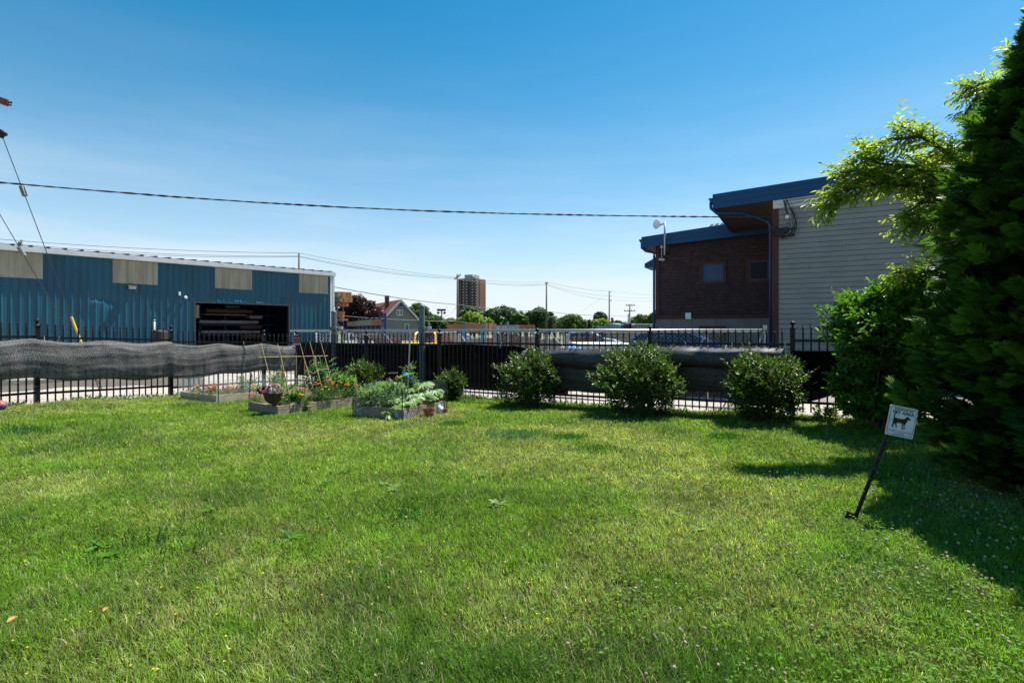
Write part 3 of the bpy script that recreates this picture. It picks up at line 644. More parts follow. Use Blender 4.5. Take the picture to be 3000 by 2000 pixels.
# back wall, with an opening at the far end through which light and green show
mb = MB(); BK = Wall(0, 23.9, 2988, back=14.0); o0, o1 = BK.u(817), BK.u(845); zA, zB = BK.at(830, 956).z, BK.at(830, 925).z
mb.hexa(wbox(BW, UL, o0, -.1, HE+1.0, -14.0, -13.95)); mb.hexa(wbox(BW, o1, UR, -.1, HE+1.0, -14.0, -13.95)); mb.hexa(wbox(BW, o0, o1, zB, HE+1.0, -14.0, -13.95)); mb.hexa(wbox(BW, o0, o1, -.1, zA, -14.0, -13.95))
build('back_wall', mb, M['blue_metal'], blue)
mb = MB(); fr = .06
mb.hexa(wbox(BW, uD0-.10, uD0, -.1, zD+.09, -.12, .05)); mb.hexa(wbox(BW, uD1, uD1+.10, -.1, zD+.09, -.12, .05)); mb.hexa(wbox(BW, uD0, uD1, zD, zD+.09, -.12, .045))
build('door_frame', mb, mat('door_trim', (.05,.06,.07), .5, .2), blue)
mb = MB(); mb.hexa(wbox(BW, uD0+.02, uD0+.30, 2.2, zD-.1, -.5, -.42)); build('insulation_panel', mb, mat('old_cream_board', (.30,.26,.16), .8), blue)
# wall lamp, motion light, camera, vent pipe
p = BW.at(385, 838); ld = MB(); uu = uz(385)
wl = empty('wall_light', BW.pt(uu, 3.70, .04), 'white shoebox light on the blue wall under the second cream panel', 'wall light')
build('housing', MB().hexa([BW.pt(uu-.17, 3.66, .0), BW.pt(uu+.17, 3.66, .0), BW.pt(uu+.17, 3.62, .26), BW.pt(uu-.17, 3.62, .26), BW.pt(uu-.19, 3.84, .0), BW.pt(uu+.19, 3.84, .0), BW.pt(uu+.19, 3.72, .28), BW.pt(uu-.19, 3.72, .28)]), mat('lamp_bronze', (.05,.045,.04), .5), wl)
build('lens', MB().hexa([BW.pt(uu-.155, 3.635, .05), BW.pt(uu+.155, 3.635, .05), BW.pt(uu+.155, 3.60, .245), BW.pt(uu-.155, 3.60, .245), BW.pt(uu-.155, 3.665, .05), BW.pt(uu+.155, 3.665, .05), BW.pt(uu+.155, 3.69, .286), BW.pt(uu-.155, 3.69, .286)]), M['white_plastic'], wl)
uu = uz(524); z_ = 1.5+(968-866)*BW.D(524)/FPX
fl = empty('security_light', BW.pt(uu, z_, .03), 'white motion light on the blue wall left of the open doorway', 'security light')
build('lamp_head', MB().hexa(wbox(BW, uu-.05, uu+.05, z_, z_+.19, .07, .17)), M['white_plastic'], fl, bevel=.015); build('mounting_arm', MB().hexa(wbox(BW, uu-.09, uu+.02, z_-.02, z_+.0, .0, .12)), mat('lamp_arm', (.1,.1,.1), .5), fl)
uu = uz(543); z_ = 1.5+(968-872)*BW.D(543)/FPX
cm = empty('security_camera', BW.pt(uu, z_, .03), 'small white dome camera beside the motion light on the blue wall', 'camera')
build('camera_dome', MB().ball(BW.pt(uu, z_, .09), .075, 10), M['white_plastic'], cm, smooth=True); build('mounting_plate', MB().tube([BW.pt(uu, z_+.05, .0), BW.pt(uu, z_+.05, .05)], .07, 12), M['white_plastic'], cm)
Dp = BW.D(452)-.5; pv = empty('vent_pipe', ((452-1500)*Dp/FPX, Dp, -.1), 'pale round vent pipe standing against the blue wall', 'pipe')
x_ = (452-1500)*Dp/FPX; build('pipe', MB().tube([(x_, Dp, -.1), (x_, Dp, 1.5+(968-936)*Dp/FPX)], .055, 12), mat('pipe_grey', (.30,.32,.34), .5, .3), pv, smooth=True); build('cap', MB().tube([(x_, Dp, 1.97), (x_, Dp, 2.03)], .062, 12), M['iron'], pv)
Dp = BW.D(460)-1.0; wb = MB(); pp = [P(447, 966, Dp), P(473, 972, Dp), P(476, 1000, Dp), P(446, 1000, Dp)]
for q_ in pp[2:]: q_.z = -.1
bb = build('bin', MB().prism(pp, (.25,.45,0)), mat('brown_bin_plastic', (.045,.035,.035), .7), None, org=(pp[2].x, pp[2].y, -.1)); tag(bb, 'dark brown wedge-topped bin against the blue wall', 'bin')
# stacked lumber inside
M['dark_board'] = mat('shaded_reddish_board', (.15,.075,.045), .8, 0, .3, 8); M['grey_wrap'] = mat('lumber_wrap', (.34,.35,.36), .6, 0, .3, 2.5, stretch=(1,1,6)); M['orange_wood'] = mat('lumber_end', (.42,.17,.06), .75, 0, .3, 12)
inn = [(590, 842, 893, 906, 'o'), (600, 735, 902, 916, 'o'), (596, 665, 914, 922, 'g'), (673, 717, 917, 924, 'g'), (725, 762, 919, 927, 'g'), (580, 752, 933, 943, 'g'), (700, 761, 949, 958, 'o'), (584, 756, 962, 970, 'g'), (700, 761, 977, 988, 'o'), (600, 757, 989, 994, 'g')]
rack = empty('storage_rack', BW.pt(uz(650), -.1, -5), 'steel lumber rack in the dark behind the open doorway of the blue building', 'rack')
Wi = Wall(0, 23.9, 2988, back=4.4)
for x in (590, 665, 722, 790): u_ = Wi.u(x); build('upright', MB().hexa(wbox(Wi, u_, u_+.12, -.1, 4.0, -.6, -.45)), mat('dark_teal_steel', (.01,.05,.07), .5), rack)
for z in (.55, 1.25, 1.9, 2.55): build('shelf_beam', MB().hexa(wbox(Wi, Wi.u(585), Wi.u(800), z-.08, z, -.5, .3)), M['navy'], rack)
il = [(600, 735, 2.64, 2.86, 'o', 'reddish boards on the top shelf inside the doorway'), (596, 717, 2.48, 2.54, 'g', 'thin grey boards just under the top shelf inside the doorway'), (725, 762, 2.30, 2.48, 'g', 'short pale wrapped bundle at the right end of the third shelf inside the doorway'), (580, 752, 1.96, 2.14, 'g', 'long pale grey wrapped bundle across the middle shelf inside the doorway'), (700, 761, 1.62, 1.82, 'o', 'reddish boards under the long grey bundle inside the doorway'), (584, 756, 1.33, 1.50, 'g', 'long pale grey bundle on the lower shelf just above the fence finials'), (700, 761, .98, 1.2, 'o', 'reddish boards behind the fence finials inside the doorway')]
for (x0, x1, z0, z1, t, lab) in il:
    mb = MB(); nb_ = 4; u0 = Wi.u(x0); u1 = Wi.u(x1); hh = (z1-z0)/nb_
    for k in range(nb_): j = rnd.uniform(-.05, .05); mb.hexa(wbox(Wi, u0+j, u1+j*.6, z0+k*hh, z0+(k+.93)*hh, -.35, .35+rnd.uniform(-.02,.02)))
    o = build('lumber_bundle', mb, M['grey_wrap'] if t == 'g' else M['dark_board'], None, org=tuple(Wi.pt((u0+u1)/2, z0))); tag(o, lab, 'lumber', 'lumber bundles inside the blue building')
build('loft_panel', MB().hexa(wbox(Wi, Wi.u(665), Wi.u(708), 2.95, 3.12, -.4, -.3)), M['cream_panel'], rack)

# ------------------------------------------------------------------ brown and grey building on the right
VX = -1400
SW = Wall(2281, 18.0, VX); RW = Wall(2135, 24.2, VX)
M['siding'] = mat('grey_lap_siding', (.25,.247,.225), .75, 0, .08, 1.2, .06, 60, stretch=(1,1,3))
M['shingle'] = bpy.data.materials.new('brown_shake_shingle'); m = M['shingle']; m.use_nodes = True; n = m.node_tree.nodes; l = m.node_tree.links.new; b = n['Principled BSDF']; b.inputs['Roughness'].default_value = .85
t = n.new('ShaderNodeTexCoord'); br = n.new('ShaderNodeTexBrick'); br.inputs['Scale'].default_value = 1; br.inputs['Brick Width'].default_value = .19; br.inputs['Row Height'].default_value = .15; br.inputs['Mortar Size'].default_value = .006
br.inputs['Color1'].default_value = (.033,.016,.017,1); br.inputs['Color2'].default_value = (.062,.031,.031,1); br.inputs['Mortar'].default_value = (.012,.007,.008,1); l(t.outputs['UV'], br.inputs['Vector']); l(br.outputs['Color'], b.inputs['Base Color'])
bp = n.new('ShaderNodeBump'); bp.inputs['Distance'].default_value = .02; bp.inputs['Strength'].default_value = .6; bp.invert = True; l(br.outputs['Fac'], bp.inputs['Height']); l(bp.outputs[0], b.inputs['Normal'])
M['red_wood'] = mat('stained_red_trim', (.070,.022,.014), .7, 0, .3, 7, .2, 40, stretch=(1,1,.2))
M['soffit'] = mat('brown_soffit', (.035,.013,.008), .7, 0, .25, 6, .2, 30)
M['fascia'] = mat('blue_metal_fascia', (.003,.058,.150), .6, .0, .12, 1); M['fascia_line'] = mat('fascia_seam', (.006,.03,.07), .6)
M['gutter'] = mat('blue_gutter', (.006,.05,.15), .45, .1, .1); M['cmu'] = mat('grey_stucco_base', (.17,.175,.175), .85, 0, .12, 1.5, .1, 60)
bld = empty('shingled_building', SW.pt(0, -.1), 'brown shingled and grey sided building with blue sloping roofs at the right', 'building')
def uvface(name, Wl, us0, us1, z0, z1f, off, m, parent):
    V = [Wl.pt(us0, z0, off), Wl.pt(us1, z0, off), Wl.pt(us1, z1f(us1), off), Wl.pt(us0, z1f(us0), off)]
    V2_ = [v-Wl.n*.2 for v in V]; mb = MB(); mb.add(V+V2_, [(0,1,2,3),(7,6,5,4),(0,4,5,1),(1,5,6,2),(2,6,7,3),(3,7,4,0)])
    o = build(name, mb, m, parent); uv = o.data.uv_layers.new(name='UVMap'); ch = Vector((0,0,0)); r = parent
    while r is not None: ch += r.location; r = r.parent
    for li, lp in enumerate(o.data.loops):
        v = o.data.vertices[lp.vertex_index].co+ch; uv.data[li].uv = ((v-Wl.o).dot(Wl.t), v.z)
    return o
# sloping tops read in each wall plane from the photograph
def topfn(Wl, xa, ya, xb, yb):
    pa, pb = Wl.at(xa, ya), Wl.at(xb, yb); ua, ub = Wl.u(xa), Wl.u(xb); return lambda u: pa.z+(pb.z-pa.z)*(u-ua)/(ub-ua)
upT = topfn(SW, 2088, 572, 2450, 515); upB = topfn(SW, 2095, 613, 2280, 586)
u_s0, u_s1 = SW.u(2281), SW.u(3600)
# lap siding: boards with staggered joints, gapped to bare a dark shadow line
def siding():
    mb = MB(); z = -.1; row = 0; ex = .165
    while z < upB(u_s0)+1.2:
        js = []; k = u_s0+((row*37) % 11)*.31*(1 if u_s1 > u_s0 else -1)
        us = [u_s0]; step = (3.66 if u_s1 > u_s0 else -3.66); k = u_s0+step*(((row*5) % 12)/12+.08)
        while (k-u_s1)*(1 if step > 0 else -1) < 0: us.append(k); k += step
        us.append(u_s1)
        for i in range(len(us)-1):
            a, b = us[i], us[i+1]; g = .003*(1 if step > 0 else -1); z1a = min(z+ex, upB(a)+.02); z1b = min(z+ex, upB(b)+.02)
            if z1a <= z+.02 or z1b <= z+.02: continue
            zg = z+.013; mb.hexa([SW.pt(a+g, zg, .0), SW.pt(b-g, zg, .0), SW.pt(b-g, zg, .022), SW.pt(a+g, zg, .022), SW.pt(a+g, z1a, .0), SW.pt(b-g, z1b, .0), SW.pt(b-g, z1b, .010), SW.pt(a+g, z1a, .010)])
        z += ex; row += 1
    return mb
build('grey_siding', siding(), M['siding'], bld)
build('wall_core', MB().hexa([SW.pt(u_s0, -.1, -.3), SW.pt(u_s1, -.1, -.3), SW.pt(u_s1, -.1, -.003), SW.pt(u_s0, -.1, -.003), SW.pt(u_s0, upB(u_s0)+.05, -.3), SW.pt(u_s1, upB(u_s1)+.05, -.3), SW.pt(u_s1, upB(u_s1)+.05, -.003), SW.pt(u_s0, upB(u_s0)+.05, -.003)]), M['fascia_line'], bld)  # core coloured dark so the board gaps read as shadow lines
u_t = SW.u(2262)
build('corner_board', MB().hexa([SW.pt(u_t, -.1, -.3), SW.pt(u_s0, -.1, -.3), SW.pt(u_s0, -.1, .035), SW.pt(u_t, -.1, .035), SW.pt(u_t, upB(u_t), -.3), SW.pt(u_s0, upB(u_s0), -.3), SW.pt(u_s0, upB(u_s0), .035), SW.pt(u_t, upB(u_t), .035)]), M['red_wood'], bld)
# white frieze board with conduits under the fascia
uw0, uw1 = SW.u(2265), SW.u(2290); z0 = SW.at(2275, 612).z
build('frieze_block', MB().hexa([SW.pt(uw0, z0, .036), SW.pt(uw1+.12*(1 if uw1>uw0 else -1), z0+.01, .036), SW.pt(uw1+.12*(1 if uw1>uw0 else -1), z0+.01, .06), SW.pt(uw0, z0, .06), SW.pt(uw0, upB(uw0)-.01, .036), SW.pt(uw1+.12*(1 if uw1>uw0 else -1), upB(uw1)-.01, .036), SW.pt(uw1+.12*(1 if uw1>uw0 else -1), upB(uw1)-.01, .06), SW.pt(uw0, upB(uw0)-.01, .06)]), M['white_trim'], bld)
sg = 1 if u_s1 > u_s0 else -1
mb = MB(); q0 = SW.u(2305); q1 = u_s1
mb.hexa([SW.pt(q0, upB(q0)-.30, .03), SW.pt(q1, upB(q1)-.30, .03), SW.pt(q1, upB(q1)-.30, .05), SW.pt(q0, upB(q0)-.30, .05), SW.pt(q0, upB(q0)-.015, .03), SW.pt(q1, upB(q1)-.015, .03), SW.pt(q1, upB(q1)-.015, .05), SW.pt(q0, upB(q0)-.015, .05)])
build('frieze_board', mb, M['white_trim'], bld)
mb = MB()
for dz in (.08, .19): mb.tube([SW.pt(q0, upB(q0)-dz, .08), SW.pt(q1, upB(q1)-dz, .08)], .022, 8)
build('conduit', mb, mat('blue_grey_conduit', (.30,.36,.42), .4, .4), bld)
# recessed wing
uL_, uR_ = RW.u(1921), RW.u(2330); lt = topfn(RW, 1885, 700, 2135, 662); lb = topfn(RW, 1890, 729, 2135, 701)
zc = RW.at(2100, 933).z
uvface('shingle_wall', RW, uL_, uR_, zc, lambda u: 8.6 if False else max(lb(u)+.02, upB(SW.u(2100))+.6 if u*1 else 0), -.001, M['shingle'], bld) if False else None
wallh = lambda u: (lb(u)+.03)
uvface('shingle_wall', RW, uL_, uR_, zc, wallh, 0, M['shingle'], bld)
build('upper_infill', MB().hexa([RW.pt(RW.u(2125), wallh(RW.u(2125)), -.2), RW.pt(uR_, wallh(uR_), -.2), RW.pt(uR_, wallh(uR_), -.01), RW.pt(RW.u(2125), wallh(RW.u(2125)), -.01), RW.pt(RW.u(2125), 6.6, -.2), RW.pt(uR_, 6.6, -.2), RW.pt(uR_, 6.6, -.01), RW.pt(RW.u(2125), 6.6, -.01)]), M['soffit'], bld)
build('stucco_base', MB().hexa(wbox(RW, uL_, uR_, -.1, zc, -.2, .01)), M['cmu'], bld)
mb = MB()
for x in (1969, 2027, 2097, 2162, 2230): u_ = RW.u(x); mb.hexa(wbox(RW, u_-.008, u_+.008, -.1, zc-.01, .008, .0125))
build('base_joint', mb, M['fascia_line'], bld)
ua = RW.u(1932)
build('base_trim', MB().hexa(wbox(RW, uL_, uR_, zc, zc+.17, .0, .05)), M['red_wood'], bld)
build('corner_board', MB().hexa([RW.pt(uL_, zc+.17, -.2), RW.pt(ua, zc+.17, -.2), RW.pt(ua, zc+.17, .045), RW.pt(uL_, zc+.17, .045), RW.pt(uL_, wallh(uL_), -.2), RW.pt(ua, wallh(ua), -.2), RW.pt(ua, wallh(ua), .045), RW.pt(uL_, wallh(uL_), .045)]), M['red_wood'], bld)
def window(x0, x1, y0, y1, gm, lab=None, xm=None):
    a, b = RW.u(x0), RW.u(x1); xm = xm or (x0+x1)/2; zt = RW.at(xm, y0).z; zb = RW.at(xm, y1).z; s = sg; w = .13
    fr = MB(); fr.hexa(wbox(RW, a, b, zt-w, zt, .0, .06)); fr.hexa(wbox(RW, a, b, zb, zb+w, .0, .06)); fr.hexa(wbox(RW, a, a+w*s, zb+w, zt-w, .0, .055)); fr.hexa(wbox(RW, b-w*s, b, zb+w, zt-w, .0, .055))
    wi = build('window', fr, M['red_wood'], bld)
    sf = MB(); a2, b2 = a+w*s, b-w*s; t = .05; z1, z0 = zt-w, zb+w
    sf.hexa(wbox(RW, a2, b2, z1-t, z1, .0, .03)); sf.hexa(wbox(RW, a2, b2, z0, z0+t, .0, .03)); sf.hexa(wbox(RW, a2, a2+t*s, z0+t, z1-t, .0, .03)); sf.hexa(wbox(RW, b2-t*s, b2, z0+t, z1-t, .0, .03))
    build('sash', sf, M['gutter'], wi); build('pane', MB().hexa(wbox(RW, a2+t*s, b2-t*s, z0+t, z1-t, .002, .012)), gm, wi)
M['blind'] = mat('blue_tinted_glass', (.006,.055,.14), .3, 0, .15, 2, spec=.3)
window(2050, 2128, 764, 833, M['blind']); M['dark_pane'] = mat('dark_pane', (.003,.004,.006), .3, spec=.15); window(2186, 2262, 756, 829, M['dark_pane'])
# basement window with trim
a, b = RW.u(2048), RW.u(2127); zt = RW.at(2090, 955).z; mb = MB(); mb.hexa(wbox(RW, a, b, zt-.13, zt, .012, .06)); mb.hexa(wbox(RW, a, a+.13*sg, .2, zt-.13, .012, .055)); mb.hexa(wbox(RW, b-.13*sg, b, .2, zt-.13, .012, .055)); w_ = build('door', mb, M['red_wood'], bld)
build('glass_panel', MB().hexa(wbox(RW, a+.13*sg, b-.13*sg, .0, zt-.13, .012, .02)), M['glass'], w_)
mb = MB(); mb.hexa(wbox(RW, (a+b)/2-.02, (a+b)/2+.02, .0, zt-.13, .021, .04)); build('mullion', mb, M['gutter'], w_)
# fascias, roofs, soffits
def fascia(Wl, ua, ub, tf, bf, off, back, lines, wname):
    th = .06
    def slab(o0, o1, t0, t1):     # fractions of the fascia height
        q = []
        for zf in (t0, t1):
            for (u, o) in ((ua, o0), (ub, o0), (ub, o1), (ua, o1)): q.append(Wl.pt(u, bf(u)+(tf(u)-bf(u))*zf, o))
        return q
    f = build('fascia', MB().hexa(slab(off-th, off, 0, 1)), M['fascia'], bld)
    mb = MB()
    for k in lines: mb.hexa(slab(off, off+.006, k-.008, k+.008))
    build('fascia_seam', mb, M['fascia_line'], f)
    sl = MB(); q = [Wl.pt(ua, bf(ua)+.03, back), Wl.pt(ub, bf(ub)+.03, back), Wl.pt(ub, bf(ub)+.03, off-th), Wl.pt(ua, bf(ua)+.03, off-th), Wl.pt(ua, bf(ua)+.06, back), Wl.pt(ub, bf(ub)+.06, back), Wl.pt(ub, bf(ub)+.06, off-th), Wl.pt(ua, bf(ua)+.06, off-th)]
    build('soffit', sl.hexa(q), M['soffit'], bld)
    sl = MB(); q = [Wl.pt(ua, bf(ua)+.061, back), Wl.pt(ub, bf(ub)+.061, back), Wl.pt(ub, bf(ub)+.061, off-th), Wl.pt(ua, bf(ua)+.061, off-th), Wl.pt(ua, tf(ua)-.01, back), Wl.pt(ub, tf(ub)-.01, back), Wl.pt(ub, tf(ub)-.01, off-th), Wl.pt(ua, tf(ua)-.01, off-th)]
    build('roof', sl.hexa(q), M['fascia'], bld)
uF = SW.u(2089); fascia(SW, uF, u_s1, upT, upB, .12, -9.5, (.36, .72), 'upper')
# eave gutters running back along the left edges and the swept downspouts
def eave(Wl, u, zt, zb, L0, L1, h=.16):
    g = MB(); w = .13*-sg
    prof = [(0, zt-.02), (w, zt-.02), (w*1.0, zt-.06), (w*.55, zt-h), (0, zt-h)]
    poly = [Wl.pt(u+a-(.005*sg), z, L0) for a, z in prof]; g.prism(poly, Wl.n*(L1-L0)); build('gutter', g, M['gutter'], bld)
    build('eave_fascia', MB().hexa([Wl.pt(u-.002*sg, zb, L1), Wl.pt(u+.04*sg, zb, L1), Wl.pt(u+.04*sg, zb, L0), Wl.pt(u-.002*sg, zb, L0), Wl.pt(u-.002*sg, zt-.02, L1), Wl.pt(u+.04*sg, zt-.02, L1), Wl.pt(u+.04*sg, zt-.02, L0), Wl.pt(u-.002*sg, zt-.02, L0)]), M['fascia'], bld)
eave(SW, uF, upT(uF)-.10, upB(uF), .10, -6.2)
dr = RW.o-SW.o
dsp = [SW.pt(uF-.07*sg, upT(uF)-.25, .05), SW.pt(uF-.07*sg, upB(uF)+.05, .02), SW.pt(uF+.10*sg, upB(uF)-.12, -.1)]
pe = SW.at(2256, 590); ue = SW.u(2254)
dsp += [SW.pt(uF+(ue-uF)*.5, upB(uF)-.12, -.5), SW.pt(ue-.12*sg, SW.at(2240, 634).z, -.8), SW.pt(ue, SW.at(2250, 650).z, -.8), SW.pt(ue, -.05, -.8)]
build('downspout', MB().tube(dsp, .055, 8), M['gutter'], bld, smooth=True)
uF2 = RW.u(1888); fascia(RW, uF2, uR_, lt, lb, .55, -8, (.36, .70), 'lower')
eave(RW, uF2, lt(uF2)-.08, lb(uF2), .5, -5)
u3 = RW.u(1917)
build('downspout', MB().tube([RW.pt(uF2-.05*sg, lt(uF2)-.25, .3), RW.pt(uF2-.05*sg, lb(uF2)+.02, .3), RW.pt(uF2+.12*sg, lb(uF2)-.14, .2), RW.pt(u3, lb(u3)-.25, .08), RW.pt(u3, lb(u3)-.45, .05), RW.pt(u3, -.05, .05)], .06, 8), M['gutter'], bld, smooth=True)
# small canopy beyond the left corner
cz = RW.at(1900, 782).z; cz2 = RW.at(1900, 752).z; cp = MB(); uA, uB = RW.u(1885), RW.u(1921)
cp.hexa([RW.pt(uA, cz, -1.6), RW.pt(uB, cz, -1.6), RW.pt(uB, cz, -.2), RW.pt(uA, cz, -.2), RW.pt(uA, cz+.2, -1.6), RW.pt(uB, cz2, -1.6), RW.pt(uB, cz2, -.2), RW.pt(uA, cz+.2, -.2)]); build('canopy', cp, M['fascia'], bld)
tp = MB(); tp.hexa([RW.pt(uA, cz+.205, -1.5), RW.pt(uB, cz2+.005, -1.5), RW.pt(uB, cz2+.005, -.3), RW.pt(uA, cz+.205, -.3), RW.pt(uA, cz+.225, -1.5), RW.pt(uB, cz2+.025, -1.5), RW.pt(uB, cz2+.025, -.3), RW.pt(uA, cz+.225, -.3)]); build('canopy_glazing', tp, mat('pale_canopy_glass', (.35,.50,.58), .15, .2), bld)
# solar panel on the lower roof
pa = RW.at(2066, 675); ua_, ub_ = RW.u(2066), RW.u(2150); sp = empty('solar_panel', RW.pt(ua_, lt(ua_), -1), 'tilted solar panel on the lower blue roof beside the dark soffit', 'solar panel')
z0 = lt(ua_)+.02; z1 = lt(ub_)+.02; hh = .42
build('panel_frame', MB().hexa([RW.pt(ua_, z0, -.2), RW.pt(ub_, z1, -.2), RW.pt(ub_, z1, -.14), RW.pt(ua_, z0, -.14), RW.pt(ua_, z0+hh, -1.4), RW.pt(ub_, z1+hh, -1.4), RW.pt(ub_, z1+hh, -1.34), RW.pt(ua_, z0+hh, -1.34)]), mat('panel_cells', (.05,.03,.03), .4), sp)
gr_ = MB()
for k in range(0, 6): u = ua_+(ub_-ua_)*k/5; zz = z0+(z1-z0)*k/5; gr_.beam(RW.pt(u, zz, -.13), RW.pt(u, zz+hh, -1.33), .03, .02)
for k in range(4): f = k/3; gr_.beam(RW.pt(ua_, z0+hh*f, -.13-1.2*f), RW.pt(ub_, z1+hh*f, -.13-1.2*f), .025, .02)
build('grid_bars', gr_, M['white_trim'], sp)
# antenna dish on a mast
um = RW.u(1958); zb_ = RW.at(1958, 753).z; ztp = RW.at(1958, 657).z; dsh = empty('antenna_dish', RW.pt(um, zb_, .62), 'white round antenna dish on a galvanised mast at the lower blue fascia', 'antenna')
build('mast', MB().tube([RW.pt(um, zb_, .72), RW.pt(um, ztp, .72)], .045, 10), M['galv'], dsh, smooth=True)
build('mast_bracket', MB().beam(RW.pt(um, zb_+.12, .05), RW.pt(um, zb_+.12, .72), .05, .04).beam(RW.pt(um, zb_+.75, .05), RW.pt(um, zb_+.75, .72), .05, .04), M['iron'], dsh)
dc = RW.pt(um-.32*sg, ztp-.12, .80); ax = (Vector((-.80,-.55,.12))).normalized(); side = Vector((0,0,1)).cross(ax).normalized(); V = []; F_ = []
nr, na = 6, 22
for i in range(nr+1):
    r = .21*i/nr; dpt = .08*(i/nr)**2
    for k in range(na): a = 2*math.pi*k/na; V.append(dc+side*(r*math.cos(a))+Vector((0,0,1))*(r*1.05*math.sin(a))+ax*(dpt-.02))
for i in range(nr):
    for k in range(na): F_.append((i*na+k, i*na+(k+1)%na, (i+1)*na+(k+1)%na, (i+1)*na+k))
mb = MB(); mb.add(V, F_); o = build('reflector', mb, M['white_plastic'], dsh, smooth=True); md = o.modifiers.new('t', 'SOLIDIFY'); md.thickness = .02
build('feed_housing', MB().tube([dc-ax*.02, dc-ax*.16], .06, 10).beam(dc-ax*.1, RW.pt(um, ztp-.10, .72), .05, .06), mat('dish_grey', (.30,.30,.30), .5), dsh)
uc_ = RW.u(1941); zc1 = RW.at(1941, 762).z; zc2 = RW.at(1941, 728).z; cam_ = empty('security_camera', RW.pt(uc_, zc1, .1), 'white tubular camera hanging below a bracket near the dish on the brown wall', 'camera')
build('camera_body', MB().tube([RW.pt(uc_-.10*sg, zc1+.02, .25), RW.pt(uc_+.10*sg, zc1, .12)], .055, 10), M['white_plastic'], cam_); build('drop_rod', MB().tube([RW.pt(uc_, zc1, .18), RW.pt(uc_, zc2, .18)], .018, 8), M['galv'], cam_)
build('junction_box', MB().hexa(wbox(RW, uc_-.05, uc_+.05, zc2, zc2+.12, .08, .24)), M['white_plastic'], cam_); build('antenna_stub', MB().tube([RW.pt(uc_, zc2+.12, .18), RW.pt(uc_-.03*sg, zc2+.40, .2)], .045, 10), M['white_plastic'], cam_)
ul_ = RW.u(2018); zl = RW.at(2018, 935).z; lt_ = empty('wall_light', RW.pt(ul_, zl, .06), 'square pale light box on the red trim of the brown wall', 'wall light')
build('housing', MB().hexa(wbox(RW, ul_-.13, ul_+.13, zl, zl+.30, .05, .14)), M['white_trim'], lt_); build('lens', MB().hexa(wbox(RW, ul_-.11, ul_+.11, zl+.07, zl+.28, .14, .155)), mat('sky_reflecting_lens', (.22,.42,.50), .15, .5), lt_)
# service cables at the siding corner
cb = empty('cable_bundle', SW.pt(SW.u(2305), SW.at(2300, 700).z, .1), 'tangle of black and pale service cables hanging at the top corner of the grey siding', 'cables')
def sp_(lst, r, m, nm, off=.12):
    pts = [SW.pt(SW.u(x), SW.at(x, y).z, off) for x, y in lst]; q = []
    for i in range(len(pts)-1):
        p0 = pts[max(i-1, 0)]; p1 = pts[i]; p2 = pts[i+1]; p3 = pts[min(i+2, len(pts)-1)]
        for k in range(5): f = k/5; q.append(.5*((2*p1)+(-p0+p2)*f+(2*p0-5*p1+4*p2-p3)*f*f+(-p0+3*p1-3*p2+p3)*f**3))
    q.append(pts[-1]); build(nm, MB().tube(q, r, 6), m, cb, smooth=True)
M['pale_cable'] = mat('pale_cable', (.36,.33,.26), .5)
sp_([(2297,588),(2305,620),(2318,650),(2314,690)], .022, M['wire'], 'cable', .10); sp_([(2306,590),(2322,625),(2334,660),(2325,685),(2300,694)], .016, M['wire'], 'cable', .14); sp_([(2310,600),(2330,640),(2322,680),(2290,700)], .014, M['wire'], 'cable', .17)
sp_([(2318,600),(2340,625),(2338,655),(2322,676)], .010, M['pale_cable'], 'cable', .12); sp_([(2308,605),(2318,650),(2316,680),(2302,690)], .012, M['pale_cable'], 'cable', .19); sp_([(2250,645),(2262,668),(2290,681),(2310,678)], .016, M['wire'], 'cable', .12); sp_([(2252,665),(2258,685),(2285,692)], .014, M['wire'], 'cable', .15)
sp_([(2290,643),(2291,660),(2300,664),(2312,664)], .009, M['pale_cable'], 'cable', .05)
mb = MB()
for k in range(14): q = SW.at(2290+rnd.uniform(0, 28), 686+rnd.uniform(-16, 12)); mb.tube([q+SW.n*.14-SW.t*.20*sg, q+SW.n*.17+SW.t*.16*sg+Vector((0,0,rnd.uniform(0,.12)))], rnd.uniform(.03, .05), 7)
build('splice_bundle', mb, M['wire'], cb); build('insulator', MB().ball(SW.at(2307, 637)+SW.n*.12, .07, 8), M['white_plastic'], cb)

# ------------------------------------------------------------------ lumber yard behind the gate
def bundle(end, a, w, Lg, z0, z1, m_side, m_end, lab, nb=7, grp='lumber bundles stacked in the yard'):
    """end: near bottom corner XY, a: long axis (away), w: end width; boards stand side by side"""
    a = Vector((a[0], a[1], 0)).normalized(); wd = Vector((-a.y, a.x, 0)); wd = wd if wd.y > 0 else -wd
    mb = MB(); mb2 = MB(); rows = max(1, round((z1-z0)/.28)); hh = (z1-z0)/rows
    for r in range(rows):
        for k in range(nb):
            j = rnd.uniform(-.06, .06); c = Vector((end[0], end[1], z0+(r+.5)*hh))+wd*(w*(k+.5)/nb)
            p0 = c+a*j; mb.beam(p0+a*.012, p0+a*Lg, w/nb*.93, hh*.97); mb2.beam(p0, p0+a*.011, w/nb*.93, hh*.97)
    root = build('lumber_bundle', mb, m_side, None, org=(end[0], end[1], z0)); tag(root, lab, 'lumber', grp); build('board_ends', mb2, m_end, root); return root
ax_ = (-.728, .686)
def XY(x, D): return ((x-1500)*D/FPX, D)
M['pale_board'] = mat('pale_engineered_board', (.34,.33,.24), .75, 0, .2, 3, stretch=(1,1,4))
zc_ = lambda y, D: CAM-(y-HY)*D/FPX
bundle(XY(992, 36), ax_, .94, 5, zc_(870, 36), zc_(853.5, 36), M['pale_board'], M['orange_wood'], 'topmost bundle of orange-ended boards projecting past the white corner of the blue building', 11)
